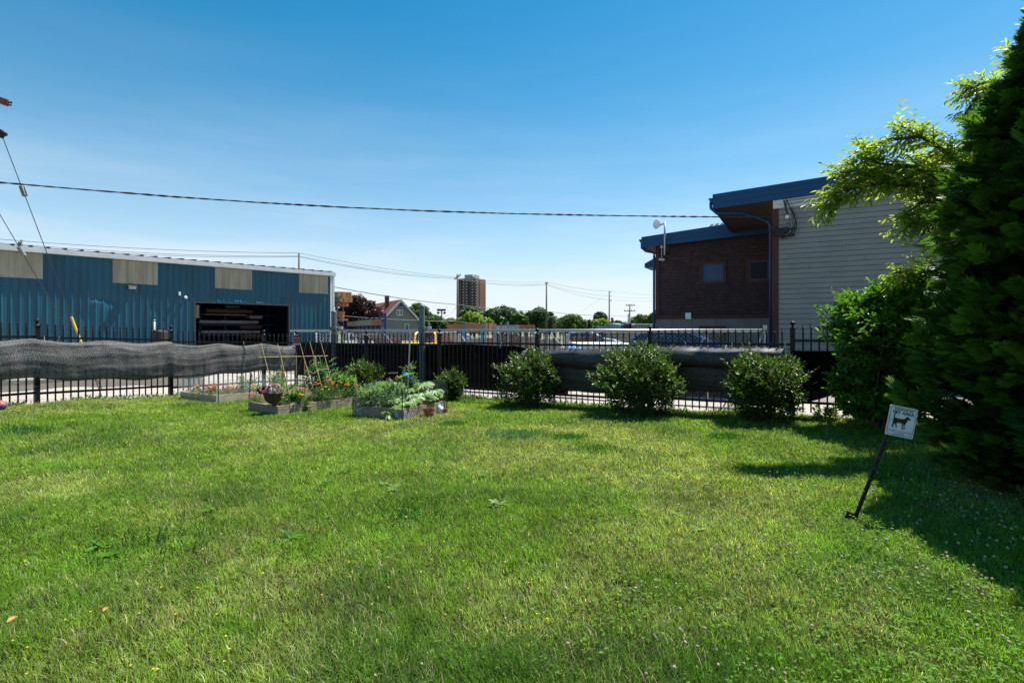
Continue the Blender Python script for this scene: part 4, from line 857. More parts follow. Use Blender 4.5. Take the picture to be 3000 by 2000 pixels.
bundle(XY(1004, 36), ax_, .7, 5, zc_(884.5, 36), zc_(870.5, 36), M['pale_board'], M['orange_wood'], 'second bundle from the top beside the white corner of the blue building', 9)
bundle(XY(988, 36.3), ax_, .85, 5, zc_(896, 36), zc_(886, 36), M['orange_wood'], M['orange_wood'], 'loose orange planks sagging under the two top bundles beside the blue building', 5)
bundle(XY(988, 36.3), ax_, .55, 5, zc_(930, 36), zc_(911, 36), M['orange_wood'], M['orange_wood'], 'orange bundle right above the left gate post', 6)
bundle(XY(983, 36), ax_, .9, 4, zc_(939, 36), zc_(933, 36), M['orange_wood'], M['orange_wood'], 'thin orange stack just below and right of the left gate post top', 4)
tall = empty('cantilever_rack', (*XY(1000, 38), -.13), 'tall dark steel rack holding the orange-ended bundles beside the blue building', 'rack')
for (x, D) in ((1003, 38), (985, 40)):
    X_, Y_ = XY(x, D); build('upright', MB().box((X_, Y_, 1.9), .14, .14, 4.0), M['navy'], tall)
for y in (871, 886, 897, 931, 940): 
    X_, Y_ = XY(1003, 38); build('arm', MB().beam((X_, Y_, zc_(y+1, 38)), (X_+.3, Y_-1.7, zc_(y+1, 38)), .09, .07), M['navy'], tall)
A_ = Vector((*XY(1088, 32), 0)); B_ = Vector((*XY(1017, 41), 0)); d_ = (B_-A_).normalized()
bundle((A_.x, A_.y), (d_.x, d_.y), .62, (B_-A_).length, 1.85, 2.15, M['pale_board'], M['orange_wood'], 'long pale bundle with an orange end lying on the navy cantilever rack', 6)
bundle((A_.x-.2, A_.y), (d_.x, d_.y), .9, 6, 1.05, 1.3, M['lumber_tan'], M['orange_wood'], 'tan boards on the lower arms of the navy cantilever rack', 6)
cr = empty('cantilever_rack', (A_.x, A_.y, -.13), 'navy blue cantilever rack in front of the purple-leaved tree', 'rack')
wdv = Vector((-d_.y, d_.x, 0)); wdv = wdv if wdv.y > 0 else -wdv
for k in range(7):
    p = A_-d_*.4+d_*(k*1.65)+wdv*.75; zt = 2.38 if k else 2.52
    up = build('upright', MB().box((p.x, p.y, (zt-.13)/2), .13, .13, zt+.13), M['navy'], cr)
    for z in (.35, 1.0, 1.80): build('arm', MB().beam(p+Vector((0,0,z)), p-wdv*1.05+Vector((0,0,z-.02)), .07, .06), M['navy'], cr)
build('spine_beam', MB().beam(A_+wdv*.8+Vector((0,0,.25)), A_+d_*10+wdv*.8+Vector((0,0,.25)), .08, .08), M['navy'], cr)
build('spine_beam', MB().beam(A_+wdv*.8+Vector((0,0,1.5)), A_+d_*10+wdv*.8+Vector((0,0,1.5)), .06, .06), M['navy'], cr)
# piles and posts in the middle distance
A_ = Vector((*XY(1340, 29), 0))
def pile(x0, x1, D0, D1, z0, z1, ms, me, lab, nb=5, w=.9):
    a = Vector((*XY(x0, D0), 0)); b = Vector((*XY(x1, D1), 0)); d = (b-a); Lg = d.length; d.normalize(); return bundle((a.x, a.y), (d.x, d.y), w, Lg, z0, z1, ms, me, lab, nb)
pile(1307, 1420, 31, 29, zc_(966, 30), zc_(948, 30), M['orange_wood'], M['rust'], 'reddish-brown sawn timber pile held by two bright blue posts', 6)
pile(1522, 1426, 30, 38, zc_(967, 31), zc_(951, 30), M['grey_wrap'], M['orange_wood'], 'white-wrapped bundle with an orange end between the pale green posts', 6)
for k, (x0, x1, yt, lab) in enumerate(((1322, 1352, 978, 'small stack left of the bright blue posts'), (1365, 1410, 984, 'pale stack low between the two bright blue posts'), (1418, 1440, 977, 'brown-ended stack right of the bright blue posts'), (1455, 1520, 979, 'dark board stack below the white-wrapped bundle'), (1525, 1572, 981, 'tan stack among the pale green posts, right of the orange end'), (1582, 1640, 982, 'pale stack between and beyond the two rust red posts'), (1100, 1175, 996, 'rust-brown boards low in front of the grey gabled house'), (1690, 1752, 983, 'long dark board stack by the navy posts left of the parked navy car'))):
    pile(x0, x1, 27+k*.9, 27.4+k*.9, .25, zc_(yt, 27.5)-.12*(k % 3), (M['lumber_tan'], M['pale_board'], M['rust'], M['dark_board'])[k % 4], M['orange_wood'], lab, 5, .9)
def post_(x, y0, y1, D, w, m, lab, grp):
    X_, Y_ = XY(x, D); zt = zc_(y0, D); o = build('rack_post', MB().box((X_, Y_, (zt-.13)/2), w, w*.8, zt+.13, Vector((.95,.3,0)).normalized(), Vector((-.3,.95,0)).normalized()).box((X_, Y_, -.09), w*2.4, w*2.4, .05), m, None, org=(X_, Y_, -.13)); tag(o, lab, 'post', grp)
post_(1360, 952, 1003, 26, .14, M['sky_blue'], 'left one of two bright blue posts holding the reddish timber pile', 'bright blue rack posts')
post_(1413, 954, 1003, 26, .14, M['sky_blue'], 'right one of two bright blue posts holding the reddish timber pile', 'bright blue rack posts')
for (x, y, l) in ((1422, 947, 'pale green steel post directly right of the bright blue posts'), (1447, 945, 'pale green steel post at the left end of the white-wrapped bundle'), (1468, 943, 'pale green steel post crossing the white-wrapped bundle at its middle'), (1488, 941, 'tallest pale green steel post, at the right part of the white-wrapped bundle'), (1452, 958, 'short pale green post at the foot of the white-wrapped bundle'), (1512, 960, 'short pale green post just below the orange end of the wrapped bundle'), (1537, 961, 'short pale green post right of the orange bundle end'), (1563, 963, 'short pale green post nearest the ball-topped fence post'), (1627, 965, 'short pale green post right of the rust red posts'), (1651, 968, 'lone short pale green post before the far tree')):
    post_(x, y, 1003, 28, .09, M['teal_steel'], l, 'pale green rack posts')
for (x, y, l) in ((1600, 945, 'left one of the two tall rust red posts'), (1622, 945, 'right one of the two tall rust red posts'), (1545, 959, 'short rust red post behind the pale green posts'), (1580, 959, 'short rust red post midway to the tall red pair')):
    post_(x, y, 1000, 29, .09, M['rust'], l, 'rust red rack posts')
for (x, y, l) in ((1719, 957, 'left navy post rising above the gate pipe left of the parked car'), (1743, 957, 'middle navy post rising above the gate pipe left of the parked car'), (1764, 970, 'right navy post, lower than its two neighbours, left of the parked car')):
    post_(x, y, 1000, 24, .12, M['navy'], l, 'navy rack posts')
# yellow loader
X_, Y_ = XY(1243, 17.5); fk = empty('forklift', (X_, Y_, -.13), 'yellow compact forklift half hidden behind the taller gate post', 'forklift')
build('body', MB().box((X_-.05, Y_+.6, .62), .72, 1.5, .60), M['yellow'], fk, bevel=.06)
build('bonnet', MB().box((X_-.30, Y_-.15, 1.00), .34, .5, .22), M['yellow'], fk, bevel=.06)
mb = MB()
for sx_, sy_ in ((-.36, .1), (.36, .1), (-.30, 1.1), (.30, 1.1)): pass
gpts = lambda sx_: [(X_+sx_, Y_+.0, 1.0), (X_+sx_*.9, Y_+.15, 1.36), (X_+sx_*.75, Y_+.3, 1.46), (X_+sx_*.75, Y_+1.1, 1.46), (X_+sx_, Y_+1.3, 1.0)]
build('guard_frame', MB().tube(gpts(-.36), .04, 8), M['yellow'], fk); build('guard_frame', MB().tube(gpts(.36), .04, 8), M['yellow'], fk)
build('roof_bar', MB().beam((X_-.3, Y_+.3, 1.46), (X_+.3, Y_+.3, 1.46), .05, .05), M['yellow'], fk); build('roof_bar', MB().beam((X_-.3, Y_+1.1, 1.46), (X_+.3, Y_+1.1, 1.46), .05, .05), M['yellow'], fk)
build('counterweight', MB().box((X_+.3, Y_+.1, .80), .24, .35, .60), M['yellow'], fk, bevel=.05)
for sx_ in (-.38, .38):
    for sy_ in (.15, 1.15): build('wheel', MB().tube([(X_+sx_-.1, Y_+sy_, .17), (X_+sx_+.1, Y_+sy_, .17)], .30, 16), M['tyre'], fk)
build('seat', MB().box((X_, Y_+.7, 1.15), .4, .4, .12).box((X_, Y_+.9, 1.3), .4, .08, .3), M['iron'], fk, bevel=.03)
# white flat trailer, blue tarpaulin
X_, Y_ = XY(1760, 20.5); tr = empty('trailer', (X_, Y_, -.13), 'low white flatbed trailer seen through the fence left of the parked car', 'trailer')
build('deck', MB().box((X_, Y_, .98), 2.1, 3.5, .10), M['white_trim'], tr, bevel=.02); build('side_board', MB().box((X_, Y_-1.77, .80), 2.1, .04, .26), M['white_trim'], tr)
for s_ in (-.8, .8): build('wheel', MB().tube([(X_+s_-.1, Y_, .2), (X_+s_+.1, Y_, .2)], .33, 16), M['tyre'], tr)
tp_ = grid_surface('tarpaulin', lambda u, v: Vector((*XY(1655+u*50, 15.5-v*1.2), .98+.10*math.sin(u*3.1)*math.sin(v*3.1)-.03*math.sin(u*19))), 16, 10, mat('blue_tarp', (.08,.32,.62), .5), None, None, 1, 1, thick=.01); tag(tp_, 'bright blue tarpaulin just above the black shade cloth', 'tarpaulin')
tb = build('pallet_stack', MB().box((*XY(1680, 15), .42), 1.5, 1.0, 1.02), M['lumber_tan']); tag(tb, 'pallet load of tan board under the blue tarpaulin', 'pallet')
# parked navy car
ca = Vector((2.92, 14.0, 0)); cd = Vector((*(dR*1.0), 0)); cd = cd if cd.x > 0 else -cd; cw = Vector((-cd.y, cd.x, 0)); cw = cw if cw.y > 0 else -cw
car = empty('parked_car', (ca.x, ca.y, -.1), 'dark navy car parked behind the gate before the brown shingled wall', 'car')
M['car_paint'] = mat('navy_car_paint', (.006,.016,.045), .22, .3, .05, 2, coat=.8)
prof = [(0,.30),(-.02,.95),(.10,1.36),(.34,1.53),(1.0,1.57),(1.62,1.55),(1.95,1.44),(2.50,1.13),(3.35,1.02),(3.62,.88),(3.68,.60),(3.66,.30),(3.30,.22),(.4,.22)]
def cpt(s, z, w): return ca+cd*s+cw*w+Vector((0,0,z-.1))
mb = MB(); 
secs = [(0.0,.93,.0),(.06,1.0,.0),(1.62,1.0,.0),(1.68,.93,.0)]; n = len(prof)
V = []; F = []
for (w, k, q_) in secs:
    for (s, z) in prof: V.append(cpt(s if k == 1 else 1.83+(s-1.83)*.985, z if k == 1 else .3+(z-.3)*.975, w+(max(0, z-1.0)*.28 if w < .8 else -max(0, z-1.0)*.28)))
for i in range(3):
    for j in range(n): F.append((i*n+j, i*n+(j+1)%n, (i+1)*n+(j+1)%n, (i+1)*n+j))
F += [tuple(range(n))[::-1], tuple(range(3*n, 4*n))]; mb.add(V, F); build('body', mb, M['car_paint'], car, bevel=.02)
def lean(z): return max(0, z-1.0)*.28
for nm, pl_ in (('rear_side_window', [(.30,1.02),(.42,1.40),(.95,1.46),(.95,1.02)]), ('front_side_window', [(1.03,1.02),(1.03,1.46),(1.58,1.44),(2.22,1.05)])):
    build(nm, MB().prism([cpt(s, z, -.012+lean(z)) for s, z in pl_], cw*.01), M['glass'], car)
M['windscreen'] = mat('green_tinted_windscreen', (.05,.10,.09), .08, 0, .05, spec=.8)
build('windscreen', MB().add([cpt(1.70,1.53,.24), cpt(1.70,1.53,1.44), cpt(2.50,1.145,1.52), cpt(2.50,1.145,.16)], [(0,1,2,3)]), M['windscreen'], car)
build('pillar_trim', MB().beam(cpt(1.62,1.55,.17), cpt(2.52,1.14,.06), .05, .05), mat('blue_pillar', (.02,.09,.28), .25, .3, coat=.8), car)
for s in (.72, 2.95):
    wh = build('wheel', MB().tube([cpt(s,.33,-.02), cpt(s,.33,.18)], .33, 22), M['tyre'], car); build('rim', MB().tube([cpt(s,.33,-.03), cpt(s,.33,-.015)], .21, 18), mat('dull_rim', (.10,.10,.11), .4, .6), wh)
    build('wheel', MB().tube([cpt(s,.33,1.50), cpt(s,.33,1.70)], .33, 22), M['tyre'], car)
build('headlight', MB().prism([cpt(3.40,.88,-.005), cpt(3.60,.85,-.005), cpt(3.62,.74,-.005), cpt(3.42,.74,-.005)], cw*.08), mat('lamp_lens', (.4,.4,.4), .1), car)
build('door_mirror', MB().box(cpt(2.05,1.10,-.09), .2, .14, .13, cd, cw), M['car_paint'], car, bevel=.03)
build('door_handle', MB().beam(cpt(1.15,.93,-.015), cpt(1.33,.93,-.015), .02, .025), M['galv'], car)
RR = 1; build('roof_rail', MB().tube([cpt(.5,1.56,.24), cpt(.6,1.60,.24), cpt(1.5,1.60,.24), cpt(1.6,1.57,.24)], .014, 6), M['galv'], car)

def other_car(x, D, rz, col, lab):
    c = copytree(car); c.location = (*XY(x, D), -.13); c.rotation_euler = (0, 0, rz); c['label'] = lab
    for ch in c.children:
        if ch.name.startswith('body') or ch.name.startswith('door_mirror'):
            ch.data = ch.data.copy(); ch.data.materials.clear(); ch.data.materials.append(mat('car_paint_'+lab.split()[0], col, .25, .2, .05, 2, coat=.7))
other_car(1268, 33, .5, (.42,.43,.45), 'silver car far back in the yard right of the yellow forklift')
other_car(1655, 37, .2, (.40,.40,.41), 'pale car parked in the yard between the rust red posts and the navy posts')
# ------------------------------------------------------------------ grey gabled house with red roof
hA = Vector((*XY(1173, 90), 0)); hB = Vector((*XY(1100, 105), 0)); hr = (hB-hA).normalized(); hg = Vector((-hr.y, hr.x, 0)); hg = -hg if hg.x < 0 else hg
zr = zc_(879, 90); ze = zc_(945, 91); hw = 3.35
M['vinyl'] = mat('house_siding', (.22,.20,.18), .7, 0, .1, 2); M['shingles_red'] = mat('red_roof_shingle', (.17,.045,.035), .85, 0, .35, 3.5, .3, 20); M['brick'] = mat('brick', (.16,.055,.04), .9, 0, .3, 9)
hs_ = empty('house', (hA.x, hA.y, -.16), 'grey sided house with a steep red roof and brick chimney beside the purple tree', 'house')
back = hr*17; p1, p2, pk = hA-hg*hw, hA+hg*hw, hA
zz = lambda p, z: Vector((p.x, p.y, z))
mb = MB(); pr5 = [zz(p1, -.16), zz(p2, -.16), zz(p2, ze), zz(pk, zr-.12), zz(p1, ze)]; mb.prism(pr5, back); build('wall', mb, M['vinyl'], hs_)
mb = MB(); z = -.1
while z < zr-.3:
    half = hw if z < ze else hw*(zr-.2-z)/(zr-ze); mb.hexa([zz(hA-hg*half-hr*.02, z), zz(hA+hg*half-hr*.02, z), zz(hA+hg*half-hr*.0, z), zz(hA-hg*half, z), zz(hA-hg*half*.98-hr*.004, z+.2), zz(hA+hg*half*.98-hr*.004, z+.2), zz(hA+hg*half*.98, z+.2), zz(hA-hg*half*.98, z+.2)]); z += .21
build('clapboards', mb, M['vinyl'], hs_)
for s in (-1, 1):
    o_ = hA-hr*.45; e = o_+hg*(s*(hw+.45)); q = [zz(o_, zr), zz(o_+back*1.05, zr), zz(e+back*1.05, ze-.22), zz(e, ze-.22)]; build('roof', MB().prism(q, (0,0,.12)), M['shingles_red'], hs_)
    build('barge_board', MB().beam(zz(o_-hr*.03, zr-.05), zz(e-hr*.03, ze-.27), .06, .30), M['white_trim'], hs_)
    e2 = e+hg*(s*.03); build('eave_gutter', MB().beam(zz(e2, ze-.25), zz(e2+back*1.05, ze-.25), .10, .12), M['white_trim'], hs_)
build('gable_vent', MB().prism([zz(hA-hg*.45-hr*.03, zr-1.0), zz(hA+hg*.45-hr*.03, zr-1.0), zz(hA-hr*.03, zr-.45)], hr*.02), mat('dark_shingle', (.06,.07,.08), .8), hs_)
def hwin(x, y0, y1, w, D, sashes=2):
    u = ((x-1500)/FPX*90-hA.x)/hg.x; c = hA+hg*u-hr*.04; z0, z1 = zc_(y1, D), zc_(y0, D)
    f = MB().box(zz(c, (z0+z1)/2), w, .08, z1-z0, hg, hr); wi = build('window', f, M['white_trim'], hs_)
    for k in range(sashes): build('pane', MB().box(zz(c-hr*.05+hg*((k-(sashes-1)/2)*w/sashes), (z0+z1)/2), w/sashes-.22, .02, z1-z0-.25, hg, hr), M['glass'], wi)
hwin(1171, 907, 924, 1.05, 90); hwin(1190, 948, 968, .75, 90, 1)
ch = hA+hr*6.5; ch = hA+hr*4.0-hg*1.2; build('chimney', MB().box(zz(ch, (zr+.85+ze)/2), .62, .62, zr+.85-ze, hg, hr).box(zz(ch, zr+.88), .74, .74, .12, hg, hr), M['brick'], hs_)
ext = hB-hg*6
build('rear_wing', MB().prism([zz(hA+hr*6-hg*2, -.1), zz(hA+hr*6-hg*7, -.1), zz(hA+hr*6-hg*7, ze-.4), zz(hA+hr*6-hg*2, ze+1.8)], hr*6), M['vinyl'], hs_)
build('wing_roof', MB().prism([zz(hA+hr*5.6-hg*1.2, zr-.6), zz(hA+hr*5.6-hg*7.6, ze-.55), zz(hA+hr*5.6-hg*7.6, ze-.40), zz(hA+hr*5.6-hg*1.2, zr-.44)], hr*7), M['shingles_red'], hs_)

# ------------------------------------------------------------------ tower block
TD = 530.0; tx = (1372-1500)*TD/FPX; TM = mat('shaded_brick_facade', (.11,.070,.058), .9, 0, .15, .05); TM2 = mat('sunlit_brick_flank', (.20,.10,.07), .9, 0, .15, .05); TG = mat('grey_slot', (.02,.022,.026), .8)  # same brick coloured darker for shaded faces, lighter for the sunlit flank
ztop = zc_(816, TD); tw = empty('tower_block', (tx, TD, -.16), 'tall brown brick apartment tower with columns of small windows on the skyline', 'tower')
x_of = lambda x: (x-1500)*TD/FPX
pl = [(x_of(1338), TD+10), (x_of(1345), TD), (x_of(1368), TD-4), (x_of(1374), TD-2), (x_of(1397), TD-4), (x_of(1404), TD+2), (x_of(1420), TD+9), (x_of(1420), TD+24), (x_of(1345), TD+26)]
build('brick_shaft', MB().prism([Vector((a, b, -.16)) for a, b in pl], (0,0,ztop)), TM, tw)
def fx(x):    # facade depth at column x
    P_ = [(x_of(1345), TD), (x_of(1368), TD-4), (x_of(1374), TD-2), (x_of(1397), TD-4), (x_of(1404), TD+2), (x_of(1420), TD+9)]; X_ = x_of(x)
    for (a, b), (c, d) in zip(P_, P_[1:]):
        if a <= X_ <= c: return b+(d-b)*(X_-a)/(c-a)
    return TD
for x0, x1 in ((1402.5, 1404.5), (1369.5, 1373.5), (1351.5, 1353.5)):
    build('recess_shade_strip', MB().hexa([(x_of(x0), fx(x0)-.3, -.1), (x_of(x1), fx(x1)-.3, -.1), (x_of(x1), fx(x1)+1, -.1), (x_of(x0), fx(x0)+1, -.1), (x_of(x0), fx(x0)-.3, ztop-.6), (x_of(x1), fx(x1)-.3, ztop-.6), (x_of(x1), fx(x1)+1, ztop-.6), (x_of(x0), fx(x0)+1, ztop-.6)]), TG, tw)  # dark strip on the wall face, its colour standing for recess shade
build('flank_wall', MB().hexa([(x_of(1405.2), fx(1405.2)-.35, -.1), (x_of(1419.4), fx(1419.4)-.35, -.1), (x_of(1419.4), fx(1419.4), -.1), (x_of(1405.2), fx(1405.2), -.1), (x_of(1405.2), fx(1405.2)-.35, ztop-.5), (x_of(1419.4), fx(1419.4)-.35, ztop-.5), (x_of(1419.4), fx(1419.4), ztop-.5), (x_of(1405.2), fx(1405.2), ztop-.5)]), TM2, tw)
wme = None
for ci, x in enumerate((1358.5, 1369, 1384.5, 1395.5, 1409, 1416)):
    for k in range(16):
        y = 823.5+k*8.35; X_ = x_of(x); D_ = fx(x)-.5
        if wme is None:
            o = build('window', MB().box((X_, D_, zc_(y, TD)), .75, .25, 1.25), mat('lit_sky_window', (.42,.50,.55), .3), tw); wme = o; base = o.location.copy(); bx = (X_, D_, zc_(y, TD))
            sp = build('spandrel', MB().box((X_, D_+.05, zc_(y, TD)-1.5), 1.3, .2, 1.0), TG, o)
        else:
            o = wme.copy(); COL.objects.link(o); o.parent = tw; o.location = base+Vector((X_-bx[0], D_-bx[1], zc_(y, TD)-bx[2]))
            if ci < 4: c2_ = wme.children[0].copy(); COL.objects.link(c2_); c2_.parent = o
            if ci >= 4: o.scale = (.55, 1, .55); o.location = base*1.0+Vector((X_-bx[0], D_-bx[1], zc_(y, TD)-bx[2]))
build('penthouse', MB().prism([Vector((x_of(1360.5), TD+2, ztop-.2)), Vector((x_of(1379), TD+0, ztop-.2)), Vector((x_of(1392), TD+1, ztop-.2)), Vector((x_of(1402), TD+8, ztop-.2)), Vector((x_of(1402), TD+18, ztop-.2)), Vector((x_of(1360.5), TD+18, ztop-.2))], (0,0,4.2)), mat('pale_penthouse', (.38,.37,.35), .8, 0, .1, .05), tw)
build('roof_tank', MB().ball((x_of(1386.5), TD-.5, ztop+2.1), 1.3, 8).beam((x_of(1386), TD-.5, ztop-.1), (x_of(1386), TD-.5, ztop+1.6), .5, .5), M['white_trim'], tw)

# ------------------------------------------------------------------ low teal works building
fb = empty('low_building', (*XY(1840, 60), -.16), 'low teal and tan workshop with white-framed windows beyond the yard', 'building')
def fbx(x0, x1, y0, y1, D, t=.3): return MB().box(((x0+x1-3000)/2*D/FPX, D+t/2, (zc_(y0, D)+zc_(y1, D))/2), (x1-x0)*D/FPX, t, zc_(y0, D)-zc_(y1, D))
M['teal_wall'] = mat('teal_wall', (.10,.22,.28), .7, 0, .1, 2); M['tan_wall'] = mat('tan_wall', (.26,.22,.18), .8, 0, .1, 2)
build('clerestory_wall', fbx(1758, 1845, 953.5, 970, 62, 6), M['teal_wall'], fb); build('clerestory_wall', fbx(1845, 1990, 949, 972, 60, 7), M['teal_wall'], fb); build('front_wall', fbx(1690, 1990, 972, 1012, 57, 2.5), M['tan_wall'], fb)
build('roof_edge', fbx(1844, 1990, 948, 950.5, 59.5, 7.6), M['white_trim'], fb)
def fwin(x0, x1, y0, y1, D, cols, rows):
    o = build('window', fbx(x0, x1, y0, y1, D-.1, .1), M['white_trim'], fb); w = (x1-x0)/cols; h = (y1-y0)/rows; mb = MB()
    for i in range(cols):
        for j in range(rows):
            b = fbx(x0+i*w+w*.14, x0+(i+1)*w-w*.14, y0+j*h+h*.12, y0+(j+1)*h-h*.12, D-.16, .06); mb.add(b.v, b.f)
    build('panes', mb, M['glass'], o)
for (x0, x1, c) in ((1761, 1767, 1), (1770, 1777, 2), (1779, 1784, 1)): fwin(x0, x1, 958.5, 966, 62, c, 1)
for x0 in (1864, 1873.5, 1883): fwin(x0, x0+8, 956.5, 962.5, 60, 2, 1)
for (x0, x1, c) in ((1696, 1712, 4), (1722, 1736, 3), (1744, 1756, 3), (1768, 1782, 3), (1793, 1810, 4), (1820, 1834, 3)): fwin(x0, x1, 975.5, 992, 57, c, 2)
hv = build('roof_duct', MB().tube([(*XY(1788, 54), zc_(957, 54)), (*XY(1800, 54), zc_(954, 54)), (*XY(1818, 54), zc_(955, 54))], .28, 12), M['teal_wall'], None, smooth=True); tag(hv, 'fat teal duct on the low workshop roof', 'duct')
tk = empty('water_tank', (*XY(1836, 50), zc_(968, 50)), 'black horizontal tank with a pale end cap on the workshop roof', 'tank')
build('tank_body', MB().tube([(*XY(1833, 50), zc_(955, 50)), (*XY(1849, 49), zc_(955, 49))], .26, 14), M['tyre'], tk); build('end_cap', MB().tube([(*XY(1849.2, 49), zc_(955, 49)), (*XY(1858, 49), zc_(955, 49))], .22, 14), mat('tank_grey', (.12,.11,.12), .5), tk); build('tank_cradle', MB().box((*XY(1842, 49.6), zc_(962, 50)), .5, .4, .35), M['iron'], tk)
for (x, D, y0, lab) in ((1793.5, 58, 935, 'short dark brick chimney right of the striped utility pole'),):
    X_, Y_ = XY(x, D); o = build('chimney', MB().box((X_, Y_, zc_(944, D)), .22, .22, 1.0).box((X_, Y_, zc_(935, D)), .27, .27, .06), M['brick']); tag(o, lab, 'chimney')
X_, Y_ = XY(1840.5, 62); o = empty('flue_stack', (X_, Y_, 1.5), 'pair of grey flue pipes beside the cross-armed pole', 'flue')
build('pipe', MB().tube([(X_, Y_, 1.3), (X_, Y_, zc_(919, 62))], .07, 8), M['teal_steel'], o); build('pipe', MB().tube([(X_+.16, Y_, 1.3), (X_+.16, Y_, zc_(930, 62))], .07, 8), M['teal_steel'], o)

# ------------------------------------------------------------------ utility poles and overhead lines
def upole(x, yt, D, lab, arms=(), r=.15, cat_='utility pole'):
    X_, Y_ = XY(x, D); zt = zc_(yt, D); o = empty('utility_pole', (X_, Y_, -.16), lab, cat_, 'wooden utility poles along the far street')
    build('pole', MB().tube([(X_, Y_, -.16), (X_, Y_, zt)], [r*1.25, r*.85], 9), M['pole'], o, smooth=True)
    for (y, x0, x1, dy) in arms:
        build('crossarm', MB().beam((( x0-1500)*D/FPX, D+dy, zc_(y+1.5 if dy else y, D)), ((x1-1500)*D/FPX, D-dy, zc_(y-1.5 if dy else y, D)), .12, .14), M['pole'], o)
        for f in (.06, .35, .65, .94): xx = x0+(x1-x0)*f; build('insulator', MB().tube([((xx-1500)*D/FPX, D+dy*(1-2*f), zc_(y, D)+.05), ((xx-1500)*D/FPX, D+dy*(1-2*f), zc_(y, D)+.28)], .06, 6), M['teal_steel'], o)
    return o
up1 = upole(1340, 803, 91, 'dark utility pole with a tilted crossarm in front of the brick tower', ((812, 1326, 1354, 3),))
upole(1601, 826, 106, 'plain utility pole midway between the tower and the brown building', ((830, 1597, 1605, 0),))
p4 = upole(1785, 852, 129, 'utility pole with side-mounted insulators left of the brown building', ())
X_, Y_ = XY(1785, 129)
for y in (855, 867, 878, 882): build('standoff', MB().tube([(X_, Y_, zc_(y+.5, 129)), (X_+.55, Y_, zc_(y, 129))], .07, 6), M['teal_steel'], p4)
upole(1845, 892, 105, 'small utility pole with two crossarms above the low workshop', ((894.5, 1833, 1860, 0), (911, 1828, 1861, 0)), .13)
pb = upole(876, 742, 66, 'top of a utility pole rising behind the blue building roof', (), .13); 
upole(63, 703, 56, 'pole top with a transformer peeking over the left part of the blue roof', (), .11)
X_, Y_ = XY(61, 56); build('transformer', MB().tube([(X_-.1, Y_, zc_(721, 56)), (X_-.1, Y_, zc_(709, 56))], .16, 10), M['grey_post'], bpy.data.objects['utility_pole.005'])
def wire(pts, r, lab, sag=0.0, grp=None, m='wire'):
    r = r*.75
    q = []
    for i in range(len(pts)-1):
        a, b = pts[i], pts[i+1]; n_ = 14
        for k in range(n_+(i == len(pts)-2)):
            f = k/n_; p = a.lerp(b, f); p.z -= 4*sag*f*(1-f); q.append(p)
    o = build('overhead_wire', MB().tube(q, r, 4), M[m]); tag(o, lab, 'wire', grp); return o
PT = lambda x, y, D: P(x, y, D)
wire([PT(-60,696,54), PT(875,741,66), PT(1340,812,91), PT(1601,826,106), PT(1785,853,129), PT(1990,864,135)], .030, 'topmost of the thin street wires strung along the far poles', .35)
wire([PT(-60,706,54), PT(875,750,66), PT(1334,814,91), PT(1601,832,106), PT(1785,867,129), PT(1990,868,135)], .028, 'middle one of the thin street wires strung along the far poles', .45)
wire([PT(-60,709,54), PT(875,752,66), PT(1332,816,91), PT(1601,834,106), PT(1785,878,129), PT(1990,872,135)], .028, 'lowest one of the three thin street wires strung along the far poles', .55)
wire([PT(960,837,50), PT(1340,892,88), PT(1601,912,104), PT(1785,924,125), PT(1990,926,130)], .05, 'thicker telephone cable passing above the red roof and the treetops', .25)
wire([PT(1005,925,45), PT(1230,938,48), PT(1330,940,50), PT(1446,951,55)], .012, 'thin pale wire in front of the grey house', .05, m='pale_cable')
wire([PT(1785,858,129), PT(1698,915,118)], .02, 'slanting guy wire running down left from the pole with side insulators', 0)
wire([PT(1340,893,91), PT(1308,924,89)], .03, 'short service drop hanging left from the pole before the tower', .4)
# near twisted service cable
A2 = Vector((-13.6, 12.6, 0)); B2 = Vector((8.62, 17.75, 0)); cp_ = []
yy = lambda x: np.interp(x, [-205, 0, 250, 500, 750, 1000, 1250, 1500, 1750, 1950, 2262], [514, 535, 556, 576, 593, 607, 618, 626, 631, 634, 637])
for x in range(-200, 2263, 3):
    k = (x-1500)/FPX; t = (k*A2.y-A2.x)/((B2.x-A2.x)-k*(B2.y-A2.y)); D = A2.y+t*(B2.y-A2.y); cp_.append(P(x, float(yy(x)), D))
sc = empty('service_cable', cp_[0], 'thick black twisted service cable sweeping across the sky to the grey siding', 'cable')
dd = (B2-A2).normalized(); sd_ = Vector((-dd.y, dd.x, 0)); ln = 0; st1 = []; st2 = []
for i, p in enumerate(cp_):
    if i: ln += (p-cp_[i-1]).length
    a = ln*2*math.pi/.72+1.3*math.sin(ln*.9)+.7*math.sin(ln*2.3+1); r = .010+.004*math.sin(ln*1.7); st1.append(p+Vector((0,0,1))*r*math.cos(a)+sd_*r*math.sin(a)); st2.append(p-Vector((0,0,1))*r*math.cos(a)-sd_*r*math.sin(a))
build('strand', MB().tube(st1, .013, 5), M['wire'], sc); build('strand', MB().tube(st2, .013, 5), M['wire'], sc); build('messenger', MB().tube(cp_[::6], .008, 4), M['wire'], sc)
